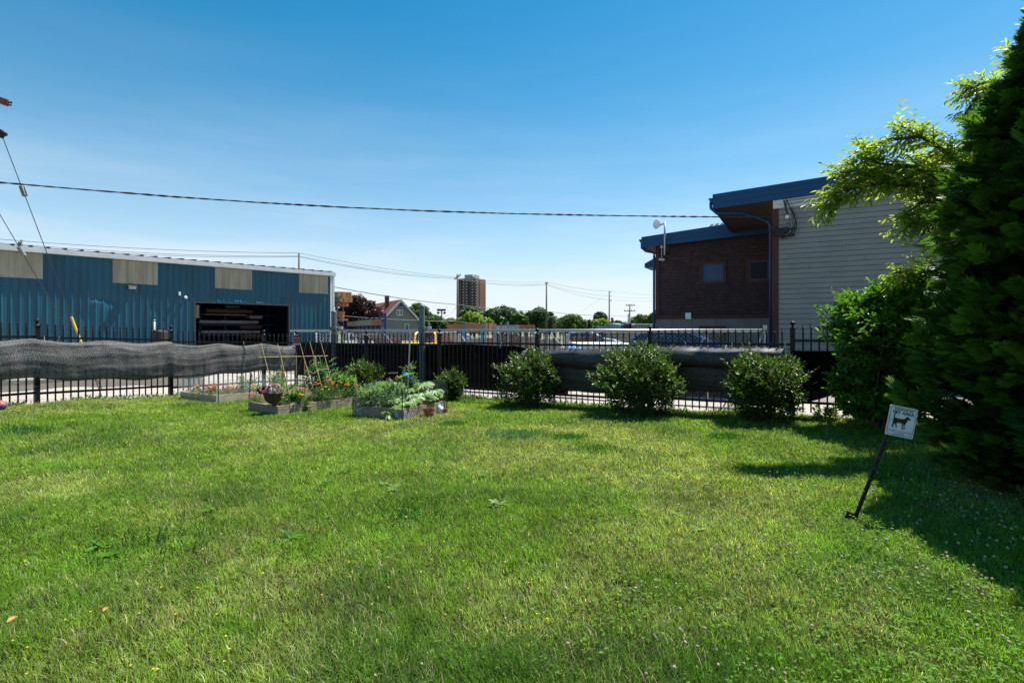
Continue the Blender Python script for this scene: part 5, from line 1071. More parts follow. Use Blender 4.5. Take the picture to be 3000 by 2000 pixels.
# pole just outside the left edge, crossarm tip and guy wires
ap = empty('utility_pole', (-13.7, 12.6, -.1), 'rusty crossarm tip of the near pole at the upper left edge', 'utility pole')
build('pole', MB().tube([(-13.7, 12.6, -.1), (-13.7, 12.6, 9.5)], [.17, .12], 12), M['pole'], ap, smooth=True)
build('crossarm', MB().beam((-13.9, 12.4, 7.55), P(24, 303, 13.2), .12, .14), M['rust'], ap); build('clevis', MB().tube([P(20, 302, 13.2), P(34, 300, 13.2), P(32, 309, 13.2), P(22, 308, 13.2)], .02, 6), M['iron'], ap)
build('guy_bracket', MB().tube([(-13.65, 12.62, 6.3), P(6, 392, 13.0), P(18, 394, 13.0)], .045, 7).beam(P(-4, 386, 13), P(10, 398, 13), .09, .16), M['iron'], ap)
def guy(pts, ins, lab, guard=None):
    a, b = pts; g = empty('guy_wire', b, lab, 'guy wire'); build('strand', MB().tube([a, b], .009, 5), M['wire'], g)
    d = (b-a).normalized(); i0 = ins; build('insulator', MB().tube([i0-d*.12, i0+d*.12], .055, 8), mat('grey_insulator', (.16,.15,.14), .5), g)
    if guard: build('yellow_guard', MB().tube(guard, .026, 8), mat('guard_yellow', (.60,.36,.02), .5), g)
g1a, g1b = P(6, 398, 13.0), P(300, 1166, 13.0); guy((g1a, g1b), g1a.lerp(g1b, (560-398)/(1166-398)), 'steel guy wire with a yellow guard tube sloping down before the blue wall', (g1a.lerp(g1b, (928-398)/768), g1a.lerp(g1b, (1040-398)/768)))
g2a, g2b = P(-215, 262, 12.7), P(300, 1140, 13.6); guy((g2a, g2b), g2a.lerp(g2b, (722-262)/878), 'steel guy wire without a guard crossing the left cream panel')
# stadium light mast
X_, Y_ = XY(1294, 150); sl_ = empty('light_mast', (X_, Y_, -.16), 'sports field light mast with two rows of lamps left of the tower', 'light mast')
build('mast', MB().tube([(X_, Y_, -.16), (X_, Y_, zc_(906, 150))], [.2,.14], 8), M['iron'], sl_)
for y in (907.5, 916):
    build('lamp_bar', MB().beam(((1284-1500)*150/FPX, Y_, zc_(y, 150)), ((1304-1500)*150/FPX, Y_, zc_(y, 150)), .12, .12), M['iron'], sl_)
    for x in ((1284, 1290, 1297, 1303) if y < 910 else (1284, 1303)): build('lamp', MB().ball(((x-1500)*150/FPX, Y_-.3, zc_(y+.4, 150)), .36, 6), M['iron'], sl_)

# ------------------------------------------------------------------ far trees
def crown_leaves(lobes, n, sz, col, out=.9, dark=.35, seed=0):
    rs = np.array([l[1] for l in lobes]); w = rs**2; w /= w.sum(); idx = RG.choice(len(lobes), n, p=w)
    c = np.array([l[0] for l in lobes])[idx]; r = rs[idx][:, None]; d = rdir(n, .25)
    ph = np.sin(d[:, 0]*9+idx*3)*np.sin(d[:, 1]*8+idx)*np.sin(d[:, 2]*7+idx*2); rad = r*(.70+.38*RG.random((n, 1))**.7+.24*ph[:, None])
    P0 = c+d*rad*np.array([1, 1, .9]); N = unit(d*out+rdir(n)*.8+np.array([0, 0, .35])); A = np.cross(N, rdir(n))
    lv = 1+.22*np.array([RG.random() for _ in lobes])[idx][:, None]-.11; C = colvar(col, n, .30, .10)*lv
    return leaves(P0, A, N, sz*RG.uniform(.6, 1.2, n), sz*RG.uniform(.5, .9, n), np.clip(C, .002, 1), .2, .1)
def far_tree(x, yt, yb, hwp, D, col, n, lab, name='broadleaf_tree', nl=20, szf=1.0, grp='trees beyond the lumber yard', tall=1.0):
    cx = (x-1500)*D/FPX; zt = zc_(yt, D); hw_ = hwp*D/FPX; zb = max(1.0, zc_(yb, D)) ; H_ = zt-zb; lobes = []
    for k in range(nl):
        f = (k+.5)/nl; a = k*2.4+rnd.uniform(-.4, .4); q = math.sqrt(max(.10, 1-abs(f-.30)**1.7*1.25)); rr = min(hw_*rnd.uniform(.17, .36), H_*.38)
        sx_ = math.cos(a)*(hw_-rr*.7)*q*rnd.uniform(.7, 1); sy_ = math.sin(a)*(hw_-rr)*q*.7
        top = zb+H_*(1-.42*(abs(sx_)/hw_)**2)*rnd.uniform(.82, 1.04); lobes.append(((cx+sx_, D+sy_, min(zb+H_*(.2+.8*f), top-rr*.85)), rr))
    r0 = min(hw_*.4, H_*.45); lobes.append(((cx+rnd.uniform(-.1, .1)*hw_, D, zt-r0*.95), r0)); lobes.append(((cx-hw_*.4, D, zb+H_*.35), hw_*.42)); lobes.append(((cx+hw_*.4, D, zb+H_*.3), hw_*.42))
    r = empty(name, (cx, D, -.16), lab, 'tree', grp); V, Fc, C = crown_leaves(lobes, int(n*1.25), D*.0046*szf, col); npmesh('crown', V, Fc, C, M['leaf'], r)
    tr_ = MB().tube([(cx, D, -.16), (cx+.1, D, zb), (cx, D, zb+H_*.6)], [hw_*.09, hw_*.07, .06], 8)
    build('trunk', tr_, M['bark'], r)
    for k in range(3): l_ = lobes[k]; build('limb', MB().tube([(cx, D, zb*.9), tuple(l_[0])], [hw_*.045, .04], 6), M['bark'], r)
    return r
GRN = (.070,.130,.030); DGR = (.050,.100,.032); YGR = (.150,.220,.025); PUR = (.045,.022,.026); PAL = (.11,.155,.055)
far_tree(1052, 866, 985, 68, 62, PUR, 7000, 'purple-leaved tree between the blue building and the red-roofed house', 'purple_tree', 16, 1.1)
far_tree(1222, 888, 975, 44, 104, GRN, 4500, 'green tree directly behind the right side of the grey house')
far_tree(1276, 925, 975, 34, 112, DGR, 2500, 'low green tree under the sports field lights')
far_tree(1322, 932, 975, 34, 105, PAL, 2500, 'dull green tree just left of the pole before the tower')
far_tree(1378, 898, 970, 48, 124, DGR, 4500, 'dark green tree hiding the foot of the tower')
far_tree(1388, 915, 975, 52, 84, YGR, 6000, 'bright yellow-green tree below the tower')
far_tree(1470, 897, 972, 58, 116, DGR, 6500, 'large dark green tree right of the tower', nl=16)
far_tree(1522, 915, 974, 30, 110, GRN, 2500, 'smaller green tree at the right edge of the large dark tree')
far_tree(1582, 901, 975, 52, 112, DGR, 6000, 'round dark tree around the plain utility pole', nl=16)
far_tree(1672, 922, 975, 46, 98, (.085,.14,.035), 5500, 'fine-leaved olive green tree between the two plain utility poles', nl=14)
far_tree(1726, 939, 968, 14, 108, PUR, 900, 'small purple tree left of the windblown tree', 'purple_tree', 8)
far_tree(1757, 914, 962, 24, 125, (.04,.085,.045), 2200, 'windblown dark tree standing above its neighbours', nl=10)
far_tree(1760, 934, 968, 32, 100, YGR, 2400, 'yellow-green tree beside the pole with side insulators')
far_tree(1812, 941, 965, 14, 100, DGR, 900, 'small dark tree above the teal duct')
far_tree(1880, 922, 970, 42, 125, PAL, 3500, 'pale green tree left of the brown building')
far_tree(1922, 912, 970, 26, 120, GRN, 1800, 'green tree touching the left edge of the brown building')
far_tree(1130, 925, 980, 40, 118, GRN, 2200, 'green tree half hidden behind the red roof')
# distant wooded band that closes the horizon
n = 26000; X_ = RG.uniform(-330, 330, n); Y_ = RG.uniform(240, 262, n); hgt = 3.2+3.6*vnoise(X_, Y_*0, 14, 71)+1.6*vnoise(X_, Y_*0, 4, 72); Z_ = hgt*RG.random(n)**.6
V, Fc, C = leaves(np.stack([X_, Y_, Z_], 1), rdir(n), unit(rdir(n)+np.array([0, -.5, .6])), 1.5*RG.uniform(.5, 1.2, n), 1.1, colvar((.06,.10,.04), n, .35, .1), .2, .1)
o = npmesh('distant_woods', V, Fc, C, M['leaf'], org=(0, 250, 0)); tag(o, 'low band of distant woods along the horizon', 'woods', kind='stuff')

# ------------------------------------------------------------------ raised beds and garden plants
def bp_(b, a, c, z=0.0): q = b['F']+b['u']*a+b['v']*c; return Vector((q[0], q[1], G(q[0], q[1])+z))
def bed(b, m, lab, hz=.17, soilz=.11):
    o_ = bp_(b, b['lu']/2, b['lv']/2); r = empty('raised_bed', (o_.x, o_.y, o_.z), lab, 'raised bed'); t = .04
    C_ = [bp_(b, 0, 0), bp_(b, b['lu'], 0), bp_(b, b['lu'], b['lv']), bp_(b, 0, b['lv'])]
    for i in range(4):
        a, c = C_[i], C_[(i+1) % 4]; d = (c-a).normalized(); a2, c2 = (a-d*t*.5, c+d*t*.5) if i % 2 == 0 else (a+d*t*.5, c-d*t*.5)
        mb = MB(); nseg = 6; ps = [a2.lerp(c2, k/nseg)+Vector((0,0,rnd.uniform(-.004,.004))) for k in range(nseg+1)]
        for k in range(nseg): mb.hexa([ps[k]+Vector((0,0,-.06))+d.cross(Vector((0,0,1)))*(t/2), ps[k+1]+Vector((0,0,-.06))+d.cross(Vector((0,0,1)))*(t/2), ps[k+1]+Vector((0,0,-.06))-d.cross(Vector((0,0,1)))*(t/2), ps[k]+Vector((0,0,-.06))-d.cross(Vector((0,0,1)))*(t/2),
            ps[k]+Vector((0,0,hz))+d.cross(Vector((0,0,1)))*(t/2), ps[k+1]+Vector((0,0,hz))+d.cross(Vector((0,0,1)))*(t/2), ps[k+1]+Vector((0,0,hz))-d.cross(Vector((0,0,1)))*(t/2), ps[k]+Vector((0,0,hz))-d.cross(Vector((0,0,1)))*(t/2)])
        build('plank', mb, m, r)
    def f(u, v): p = bp_(b, .02+u*(b['lu']-.04), .02+v*(b['lv']-.04), soilz); p.z += .02*math.sin(u*13)*math.sin(v*9)+rnd.uniform(-.012,.012); return p
    grid_surface('soil', f, 24, 14, M['dirt'], r, None, 1, 1)
    return r
B1, B2_, B3 = beds
M['plank_grey'] = mat('weathered_plank', (.22,.155,.105), .9, 0, .3, 7, .6, 60, stretch=(1,1,5), col2=(.43,.345,.255)); M['plank_tan'] = mat('tan_plank', (.46,.34,.22), .85, 0, .25, 7, .4, 60, stretch=(1,1,5))
bed(B1, M['plank_tan'], 'pale tan timber raised bed at the left with marigolds inside clear plastic sheeting', .16)
bed(B2_, M['plank_grey'], 'long weathered grey raised bed under the bamboo trellis')
b3r = bed(B3, M['plank_grey'], 'short grey raised bed ringed with chicken wire in front of the gate post', .19)
# white painted corner blocks on the wire-ringed bed
for (a, c, ax, n_) in ((0, .045, 'v', 1), (0, .86, 'v', 1), (.03, 0, 'u', 1), (1.12, 0, 'u', 1)):
    q = bp_(B3, a if ax == 'u' else -.024, c if ax == 'v' else -.024, 0); dv = Vector((*(B3['u'] if ax == 'u' else B3['v']), 0)); w = .16
    build('corner_patch', MB().beam(q+Vector((0,0,.075)), q+dv*w+Vector((0,0,.075)), .006, .15), mat('flaking_white_paint', (.30,.31,.33), .8, 0, .5, 18), b3r)

PN = [0]
def plant(name, base, lab, cat_, Vf, grp=None, mats=None):
    """thing with a foliage part and optional flower parts"""
    r = empty(name, tuple(base), lab, cat_, grp)
    for nm, (V, Fc, C), m in Vf: npmesh(nm, V, Fc, C, m, r)
    return r
def stems_mesh(base, tips, r0=.006, bend=.2):
    mb = MB(); base = Vector(base)
    for t in tips:
        t = Vector(t); m_ = base.lerp(t, .5)+Vector((0,0,bend*(t-base).length*.3)); b2 = base+Vector((rnd.uniform(-1,1)*.05, rnd.uniform(-1,1)*.05, 0)); mb.tube([b2, m_, t], [r0, r0*.75, r0*.4], 5)
    return mb
def bush_leaves(c, rx, rz, ntw, nl, L_, W_, col, tl=.22, up=.5, env=None, var=.3, fold=.25, low=-.95, droop=.12):
    """twigs on an uneven shell; leaves in pairs along each twig"""
    c = np.array(c, float); d = rdir(ntw, .15); d = d[d[:, 2] > low]; n = len(d)
    lob = 1+.22*np.sin(d[:, 0]*5+c[0]*7)*np.cos(d[:, 1]*4+c[1]*5)+.12*np.sin(d[:, 2]*7+d[:, 0]*9+c[0])
    rad = (.45+.62*RG.random(n)**.55)*lob*np.where((RG.random(n) < .035) & (d[:, 2] > -.1), 1.22, 1); tip = c+d*np.array([rx, rx, rz])*rad[:, None]
    ax = unit(d*np.array([1, 1, .6])+np.array([0, 0, up])+rdir(n)*.35); ln = tl*RG.uniform(.6, 1.2, n)
    P0 = []; A = []; N = []; Cc = []
    base = colvar(col, n, .22, .1)
    for k in range(nl):
        f = (k+.5)/nl; s = 1 if k % 2 else -1; side = unit(np.cross(ax, rdir(n)+np.array([0, 0, 1.])))*s
        P0.append(tip-ax*(ln*(1-f))[:, None]+rdir(n)*.006); A.append(unit(ax*(.35+.6*f)+side*(1-.55*f)+rdir(n)*.25)); N.append(unit(np.array([0, 0, 1.])+ax*.2+rdir(n)*.45)); Cc.append(base*(.8+.35*f)*RG.uniform(1-var*.5, 1+var*.5, (n, 1)))
    P0 = np.concatenate(P0); A = np.concatenate(A); N = np.concatenate(N); Cc = np.concatenate(Cc); m_ = len(P0)
    keep = P0[:, 2] > c[2]-rz*1.02
    P0, A, N, Cc = P0[keep], A[keep], N[keep], Cc[keep]; m_ = len(P0)
    return leaves(P0, A, N, L_*RG.uniform(.55, 1.15, m_), W_*RG.uniform(.7, 1.15, m_), np.clip(Cc, .002, 1), fold, droop), tip, ax

# lilac bushes along the fence
def lilac(x, D, h, r, lab, ntw, seed):
    X_ = (x-1500)*D/FPX; g = G(X_, D); c = (X_, D, g+h*.46)
    o = empty('lilac_bush', (X_, D, g), lab, 'bush', 'bushes along the iron fence')
    LF, tip, ax = bush_leaves(c, r*1.02, h*.45, int(ntw*1.5), 8, .060, .030, (.055,.108,.012), .15, .5, low=-.97)
    npmesh('foliage', *LF, M['glossleaf'], o)
    k = RG.permutation(len(tip))[:26]; mb = MB()
    for i in k:
        t = Vector(tip[i]-ax[i]*.08); b = Vector((X_+rnd.uniform(-.10, .10), D+rnd.uniform(-.08, .08), g)); m_ = b.lerp(t, .45)+Vector((0, 0, h*.08)); mb.tube([b, m_, t], [.012, .008, .003], 5)
    build('stems', mb, M['bark'], o)
    # spent reddish flower spikes
    sel = np.where((ax[:, 2] > .35) & (tip[:, 2] > c[2]-.1*h))[0]; sel = sel[RG.permutation(len(sel))[:int(len(sel)*.30)]]; n = len(sel); parts = []
    for j in range(26):
        f = RG.random(n); P0 = tip[sel]+ax[sel]*(f*.10)[:, None]+rdir(n)*.014*(1-f)[:, None]; parts.append(leaves(P0, rdir(n, .5), rdir(n), .012, .008, colvar((.085,.038,.030), n, .4, .15), .1, 0))
    npmesh('spent_flower_spikes', *cat(parts), M['petal'], o)
    return o
lilac(1065, 12.9, .90, .44, 'small bush behind the right end of the trellised bed', 460, 1)
lilac(1322, 11.85, .74, .34, 'smallest bush, standing right of the wire-ringed bed', 300, 2)
lilac(1556, 10.9, 1.20, .60, 'medium round bush midway along the fence', 800, 3)
lilac(1880, 9.75, 1.34, .80, 'largest round bush, between the midway bush and the one by the flap of shade cloth', 1350, 4)
lilac(2238, 8.75, 1.20, .60, 'round bush beside the loose flap of black shade cloth', 1000, 5)

# big viburnum-like shrub at the right
X_, D_ = XY(2590, 7.9); g = G(X_, D_)
shr = empty('tall_shrub', (X_, D_, g), 'tall glossy broad-leaved shrub between the fence and the evergreen', 'shrub')
parts = []; tips = []
for (cx, cz, rx, rz, nt_) in ((2590, 985, .62, .55, 620), (2500, 935, .42, .40, 330), (2660, 905, .55, .50, 450), (2610, 1140, .62, .42, 420), (2480, 1120, .30, .26, 120), (2700, 1020, .5, .6, 350), (2560, 1060, .5, .4, 300), (2600, 870, .35, .28, 160), (2555, 1185, .48, .22, 260), (2660, 1165, .4, .28, 220)):
    c = P(cx, cz, D_+rnd.uniform(-.15, .25)); Lf, tp_, ax_2 = bush_leaves(tuple(c), rx, rz, nt_, 6, .095, .056, (.085,.185,.018), .20, .35, fold=.3); parts.append(Lf); tips.append(tp_[::max(1, len(tp_)//5)])
npmesh('foliage', *cat(parts), M['glossleaf'], shr); mb = MB()
for t in np.concatenate(tips): b = Vector((X_+rnd.uniform(-.15, .15), D_+rnd.uniform(-.1, .1), g)); t = Vector(t); mb.tube([b, b.lerp(t, .5)+Vector((0,0,.15)), t], [.02, .013, .004], 5)
build('stems', mb, M['bark'], shr)

# arborvitae: columns of flat feathery sprays
AX, AY = 5.27, 4.95; g = G(AX, AY)
def spray(P0, A, N, Ln, C, nb=5):
    """flat fern-like spray: mid rib and nb pairs of side blades, each a thin quad"""
    A = unit(A); N = unit(N-A*np.sum(A*N, 1, keepdims=True)); Sx = np.cross(A, N); Ln = Ln[:, None]; parts = []; n = len(P0)
    def blade(p, a, l, w, c):
        s = np.cross(a, N); V = np.stack([p-s*w*.5, p+s*w*.5, p+a*l*.7+s*w*.45, p+a*l, p+a*l*.7-s*w*.45], 1).reshape(-1, 3); b = np.arange(n)[:, None]*5
        return V, np.concatenate([b+np.array([[0,1,2]]), b+np.array([[0,2,4]]), b+np.array([[4,2,3]])]), np.repeat(c, 5, 0)
    curve = lambda f: P0+A*Ln*f-N*Ln*(.25*f*f)
    parts.append(blade(P0, A, Ln*.95, Ln*.10, C*.8))
    for k in range(nb):
        f = .12+.80*k/nb
        for s in (1, -1):
            a = unit(A*(.75+.2*f)+Sx*s*(.85-.45*f)-N*.2); l = Ln*(.50*(1-f)+.14)*RG.uniform(.8, 1.2, (n, 1)); parts.append(blade(curve(f), a, l, Ln*.105, C*RG.uniform(.8, 1.25, (n, 1))))
    return cat(parts)
prof_z = [0, .35, .9, 1.6, 2.5, 3.5, 4.25, 4.7, 5.2, 5.8]; prof_r = [.82, .96, 1.07, 1.04, .93, .63, .29, .10, .03, .01]
def fronds(nc, per, zmax, rlo, rhi, Ln, col, v=.35, AX=AX, AY=AY, ks=1.0):
    z = zmax*RG.random(nc)**1.15; th = RG.random(nc)*2*np.pi; rr = np.interp(z, prof_z, prof_r)*ks; bump = 1+.12*np.sin(th*5+z*2.1)+.09*np.sin(th*9-z*5)+.07*np.sin(z*9+th*3); r_ = rr*bump*RG.uniform(rlo, rhi, nc)-.05
    c = np.stack([AX+r_*np.cos(th), AY+r_*np.sin(th), g+z], 1); O = np.stack([np.cos(th), np.sin(th), 0*th], 1); a = unit(O+np.array([0, 0, .55])+rdir(nc)*.35); nn = unit(np.cross(a, np.stack([-np.sin(th), np.cos(th), 0*th], 1))+rdir(nc)*.5)
    k = np.repeat(np.arange(nc), per); n = len(k); sd = np.cross(a, nn)[k]; f = RG.uniform(-1, 1, (n, 1)); A = unit(a[k]+sd*f*.75+rdir(n)*.28); N_ = unit(nn[k]+rdir(n)*.35); C = colvar(col, nc, v, .12)[k]*RG.uniform(.8, 1.2, (n, 1))
    return spray(c[k]+rdir(n)*.03+a[k]*RG.uniform(-.03, .07, (n, 1)), A, N_, Ln*RG.uniform(.6, 1.2, n), C, 5)
arb = empty('arborvitae', (AX, AY, g), 'tall dark evergreen with feathery sprays filling the right edge', 'tree')  # inner fronds get a darker green for the shade inside the crown
npmesh('foliage', *cat([fronds(1750, 8, 4.9, .80, 1.09, .175, (.070,.160,.020)), fronds(1300, 8, 4.6, .45, .82, .27, (.030,.075,.014)), fronds(900, 8, 4.9, .5, 1.0, .22, (.045,.115,.018), AX=4.98, AY=3.95, ks=.80), fronds(500, 8, 5.7, .4, 1.0, .25, (.045,.115,.018), AX=6.3, AY=4.6, ks=.9)]), M['needle'], arb)  # last two columns stand out of view, added for the shadow they cast
build('trunk', MB().tube([(AX, AY, g), (AX+.03, AY, g+3.0), (AX, AY, g+4.6)], [.10, .07, .015], 9), M['bark'], arb)
mb = MB()
for k in range(60): zz_ = rnd.uniform(.15, 4.8); a = rnd.uniform(0, 6.28); r2_ = float(np.interp(zz_+.25, prof_z, prof_r))*.85; mb.tube([(AX, AY, g+zz_), (AX+r2_*.5*math.cos(a), AY+r2_*.5*math.sin(a), g+zz_+.12), (AX+r2_*math.cos(a), AY+r2_*math.sin(a), g+zz_+.35)], [.018, .012, .005], 5)
build('branches', mb, M['bark'], arb)
# deciduous tree behind the evergreen, branches reaching left
TX, TY = 7.25, 7.5; gt = G(6.0, 7.3)
dt = empty('leafy_tree', (TX, TY, gt), 'broadleaf tree behind the evergreen with light green sprays reaching over the grey siding', 'tree')
build('trunk', MB().tube([(TX, TY, gt-.1), (TX-.05, TY, gt+2.2), (TX-.1, TY, gt+3.8), (TX, TY, gt+4.7)], [.17, .13, .08, .03], 10), M['bark'], dt, smooth=True)
brs = [([(2990,640,7.2),(2850,560,7.0),(2700,545,6.9),(2560,542,6.8),(2460,560,6.7),(2412,600,6.7)], 1.0),
       ([(2990,600,7.1),(2850,500,7.0),(2750,430,6.9),(2690,400,6.9),(2640,368,6.9)], .9),
       ([(2800,545,6.9),(2680,490,6.8),(2580,480,6.8),(2510,455,6.8)], .9), ([(2700,400,6.9),(2600,410,6.85),(2540,440,6.8)], .6),
       ([(2700,545,6.9),(2600,520,6.9),(2500,500,6.8),(2450,510,6.8)], .9),
       ([(2990,400,7.2),(2950,280,7.1),(2890,240,7.0),(2830,265,7.0)], .9), ([(3060,330,7.4),(3000,200,7.3),(2968,160,7.2)], .9), ([(2890,250,7.0),(2850,300,7.0),(2825,340,7.0)], .6),
       ([(2980,760,7.2),(2850,640,7.0),(2740,640,6.9),(2650,665,6.9)], 1.0), ([(2850,640,7.0),(2760,700,6.9),(2720,730,6.9)], .7), ([(2800,600,7.0),(2700,590,6.9),(2640,640,6.9)], .7),
       ([(2900,560,7.0),(2800,470,7.2),(2740,450,7.3),(2700,470,7.2)], .9), ([(2950,520,7.0),(2880,420,7.1),(2820,430,7.1)], .8), ([(2980,820,7.6),(2800,820,7.6),(2680,790,7.5),(2620,800,7.5)], .8)]
parts = []; br_parts = []
def poly_sample(pts, n):
    pts = np.array(pts); seg = np.linalg.norm(np.diff(pts, axis=0), axis=1); cs = np.concatenate([[0], np.cumsum(seg)]); s = np.sort(RG.random(n))*cs[-1]
    P_ = np.stack([np.interp(s, cs, pts[:, k]) for k in range(3)], 1); e = .02*cs[-1]; P2 = np.stack([np.interp(np.minimum(s+e, cs[-1]), cs, pts[:, k]) for k in range(3)], 1); P1 = np.stack([np.interp(np.maximum(s-e, 0), cs, pts[:, k]) for k in range(3)], 1)
    return P_, unit(P2-P1), s/cs[-1]
for pts, dn in brs:
    W3 = [tuple(P(*p)) for p in pts]; Lb = sum((Vector(a)-Vector(b)).length for a, b in zip(W3, W3[1:]))
    bm_ = MB().tube([Vector((TX-.08, TY, gt+2.2+.8*((pts[0][1] < 500)*1.2)))]+[Vector(w) for w in W3], [.05]+[.026*(1-.75*i/len(W3)) for i in range(len(W3))], 6); build('branch', bm_, M['bark'], dt, smooth=True)
    ntw = int(Lb*82*dn); tp_, dr_, f = poly_sample(W3, ntw); side = rdir(ntw); side = unit(side-dr_*np.sum(side*dr_, 1, keepdims=True)); tl = .16+.16*RG.random(ntw); ax = unit(dr_*.9+side*.9+np.array([0, 0, -.05]))
    tb = MB()
    for q in range(0, ntw, 2): tb.tube([tuple(tp_[q]), tuple(tp_[q]+ax[q]*tl[q])], [.004, .002], 4, cap=False)
    build('twigs', tb, M['bark'], dt)
    for k in range(8):
        fk_ = (k+.7)/8; s = 1 if k % 2 else -1; sd = unit(np.cross(ax, rdir(ntw)*.4+np.array([0, 0, 1.])))*s; P0 = tp_+ax*(tl*fk_)[:, None]; A = unit(ax*.75+sd*.75+rdir(ntw)*.25+np.array([0, 0, -.18])); N_ = unit(np.array([0, 0, 1.])+rdir(ntw)*.6)
        parts.append(leaves(P0, A, N_, .100*RG.uniform(.6, 1.2, ntw), .030*RG.uniform(.8, 1.2, ntw), colvar((.22,.275,.032), ntw, .25, .1), .2, .18))
# crown bulk, mostly beyond the frame and behind the evergreen
for (cx, cy, cz, r, nt_) in ((7.35, 7.4, 4.5, .75, 380), (7.2, 7.6, 3.6, .9, 400), (6.0, 7.5, 3.3, .55, 260), (6.4, 7.3, 3.9, .45, 120)):
    Lf, _, _ = bush_leaves((cx, cy, cz), r, r*.9, nt_, 7, .088, .022, (.23,.28,.032), .22, .1, fold=.2); parts.append(Lf)
M['sunleaf'] = leafmat('backlit_leaf', .55, .35, .45); npmesh('foliage', *cat(parts), M['sunleaf'], dt)
# low plants under the tall shrub
for (x, y, rr, hh, lab) in ((2420, 1232, .22, .16, 'low weedy plant at the fence foot left of the tall shrub'), (2530, 1236, .3, .2, 'leafy seedlings under the tall shrub')):
    q = on_ground(x, y); Lf, _, _ = bush_leaves((q.x, q.y, q.z+hh*.5), rr, hh, 90, 6, .06, .03, (.10,.20,.03), .10, .6); plant('ground_plant', q, lab, 'plant', [('foliage', Lf, M['grass'])])

# ---- bed 1: marigolds, small plants, plastic sheet on stakes
def flower_heads(pts, r, col, petals=9, layers=2):
    parts = []; n = len(pts); pts = np.array(pts)
    for ly in range(layers):
        for k in range(petals):
            a = 2*math.pi*(k+.5*ly)/petals+RG.uniform(-.2, .2, n); A = np.stack([np.cos(a), np.sin(a), .25+.55*ly+0*a], 1); parts.append(leaves(pts+np.array([0, 0, .006*ly]), A, np.tile([[0, 0, 1.]], (n, 1)), r*(1-.25*ly)*RG.uniform(.85, 1.1, n), r*.75, colvar(col, n, .18, .05), .1, -.05))
    return cat(parts)
def small_plant(name, b, a, c, h, r, L_, W_, col, lab, ntw=40, fl=None, cat_='plant', nl=6, z=.11, tl=None, matl='leaf', grp=None, up=.6):
    q = bp_(b, a, c, z); Lf, tip, ax = bush_leaves((q.x, q.y, q.z+h*.5), r, h*.52, ntw, nl, L_, W_, col, tl or h*.3, up)
    vf = [('foliage', Lf, M[matl])]
    if fl:
        col2, nf, rf = fl; k = np.argsort(-tip[:, 2]-.25*RG.random(len(tip))*h)[:nf]; nf = int(nf*1.6) if name == 'marigold' else nf; k = np.argsort(-tip[:, 2]-.25*RG.random(len(tip))*h)[:nf]; vf.append(('flowers', flower_heads(tip[k]+np.array([0, 0, .012]), rf, col2), M['petal']))
    return plant(name, q, lab, cat_, vf, grp)
OR_, YE_, RE_ = (.80,.25,.01), (.85,.52,.01), (.42,.035,.015)
MC = (.05,.11,.03)
def mari(b, a, c, col, lab, h=.16, r=.10, nf=4, rf=.036, ntw=34): small_plant('marigold', b, a, c, h*1.1, r*1.25, .035, .012, MC, lab, ntw, (col, nf, rf), 'marigold', 7, grp='marigold plants in the raised beds')
for (a, c, col, nf, lab) in ((.12, .95, YE_, 3, 'yellow marigold at the far left corner of the plastic-sheeted bed'), (.10, .66, RE_, 5, 'dark red marigold next to the leftmost green stake'), (.14, .40, OR_, 6, 'orange marigold midway along the short side of the left bed'), (.12, .18, OR_, 5, 'orange marigold beside the near corner of the left bed'), (.34, .10, YE_, 5, 'bright yellow marigold just right of the near corner of the left bed'), (.40, .42, RE_, 4, 'red marigold behind the yellow one at the near corner'), (.55, .20, YE_, 6, 'tall yellow marigold behind the near green stake'), (.62, .62, OR_, 4, 'orange marigold in the middle of the left bed'), (.90, .12, YE_, 4, 'yellow marigold drooping over the long side of the left bed'), (1.42, .10, OR_, 6, 'orange marigold spilling over the board near the right green stake'), (.30, .75, YE_, 4, 'yellow marigold near the back of the left bed'), (1.25,.5,OR_,3,'orange marigold behind the green seedlings of the left bed')):
    mari(B1, a, c, col, lab, nf=nf, h=.17 if nf > 4 else .13)
small_plant('seedling', B1, .95, .55, .34, .15, .05, .028, (.09,.19,.06), 'upright grey-green plant in the middle of the plastic-sheeted bed', 60)
small_plant('seedling', B1, 1.35, .85, .30, .16, .05, .03, (.10,.17,.07), 'pale green plant with red heads behind the right stake', 60, (RE_, 3, .03))
small_plant('seedling', B1, 1.75, .45, .42, .22, .05, .03, (.11,.18,.08), 'bushy grey-green plant behind the hanging basket', 90)
small_plant('seedling', B1, 2.05, .75, .46, .20, .05, .03, (.13,.22,.06), 'light green bushy plant at the far end of the plastic-sheeted bed', 90)
small_plant('seedling', B1, 1.15, .22, .16, .13, .05, .03, (.10,.20,.05), 'low green plant with white blooms by the long board of the left bed', 40, ((.65,.65,.6), 3, .02))
# plastic sheet: four sides on green stakes
M['plastic'] = bpy.data.materials.new('clear_plastic_sheet'); m = M['plastic']; m.use_nodes = True; n_ = m.node_tree.nodes; l = m.node_tree.links.new; b = n_['Principled BSDF']
b.inputs['Base Color'].default_value = (.55,.60,.62,1); b.inputs['Roughness'].default_value = .25; b.inputs['Alpha'].default_value = .30
tcn = n_.new('ShaderNodeTexCoord'); nzn = n_.new('ShaderNodeTexNoise'); nzn.inputs['Scale'].default_value = 5; l(tcn.outputs['Object'], nzn.inputs['Vector']); mr = n_.new('ShaderNodeMapRange'); mr.inputs[3].default_value = .05; mr.inputs[4].default_value = .30; l(nzn.outputs[0], mr.inputs[0]); l(mr.outputs[0], b.inputs['Alpha'])
c0 = bp_(B1, 0, 0); shp = empty('plastic_sheet', c0, 'clear plastic sheeting standing around the left raised bed', 'plastic sheet')
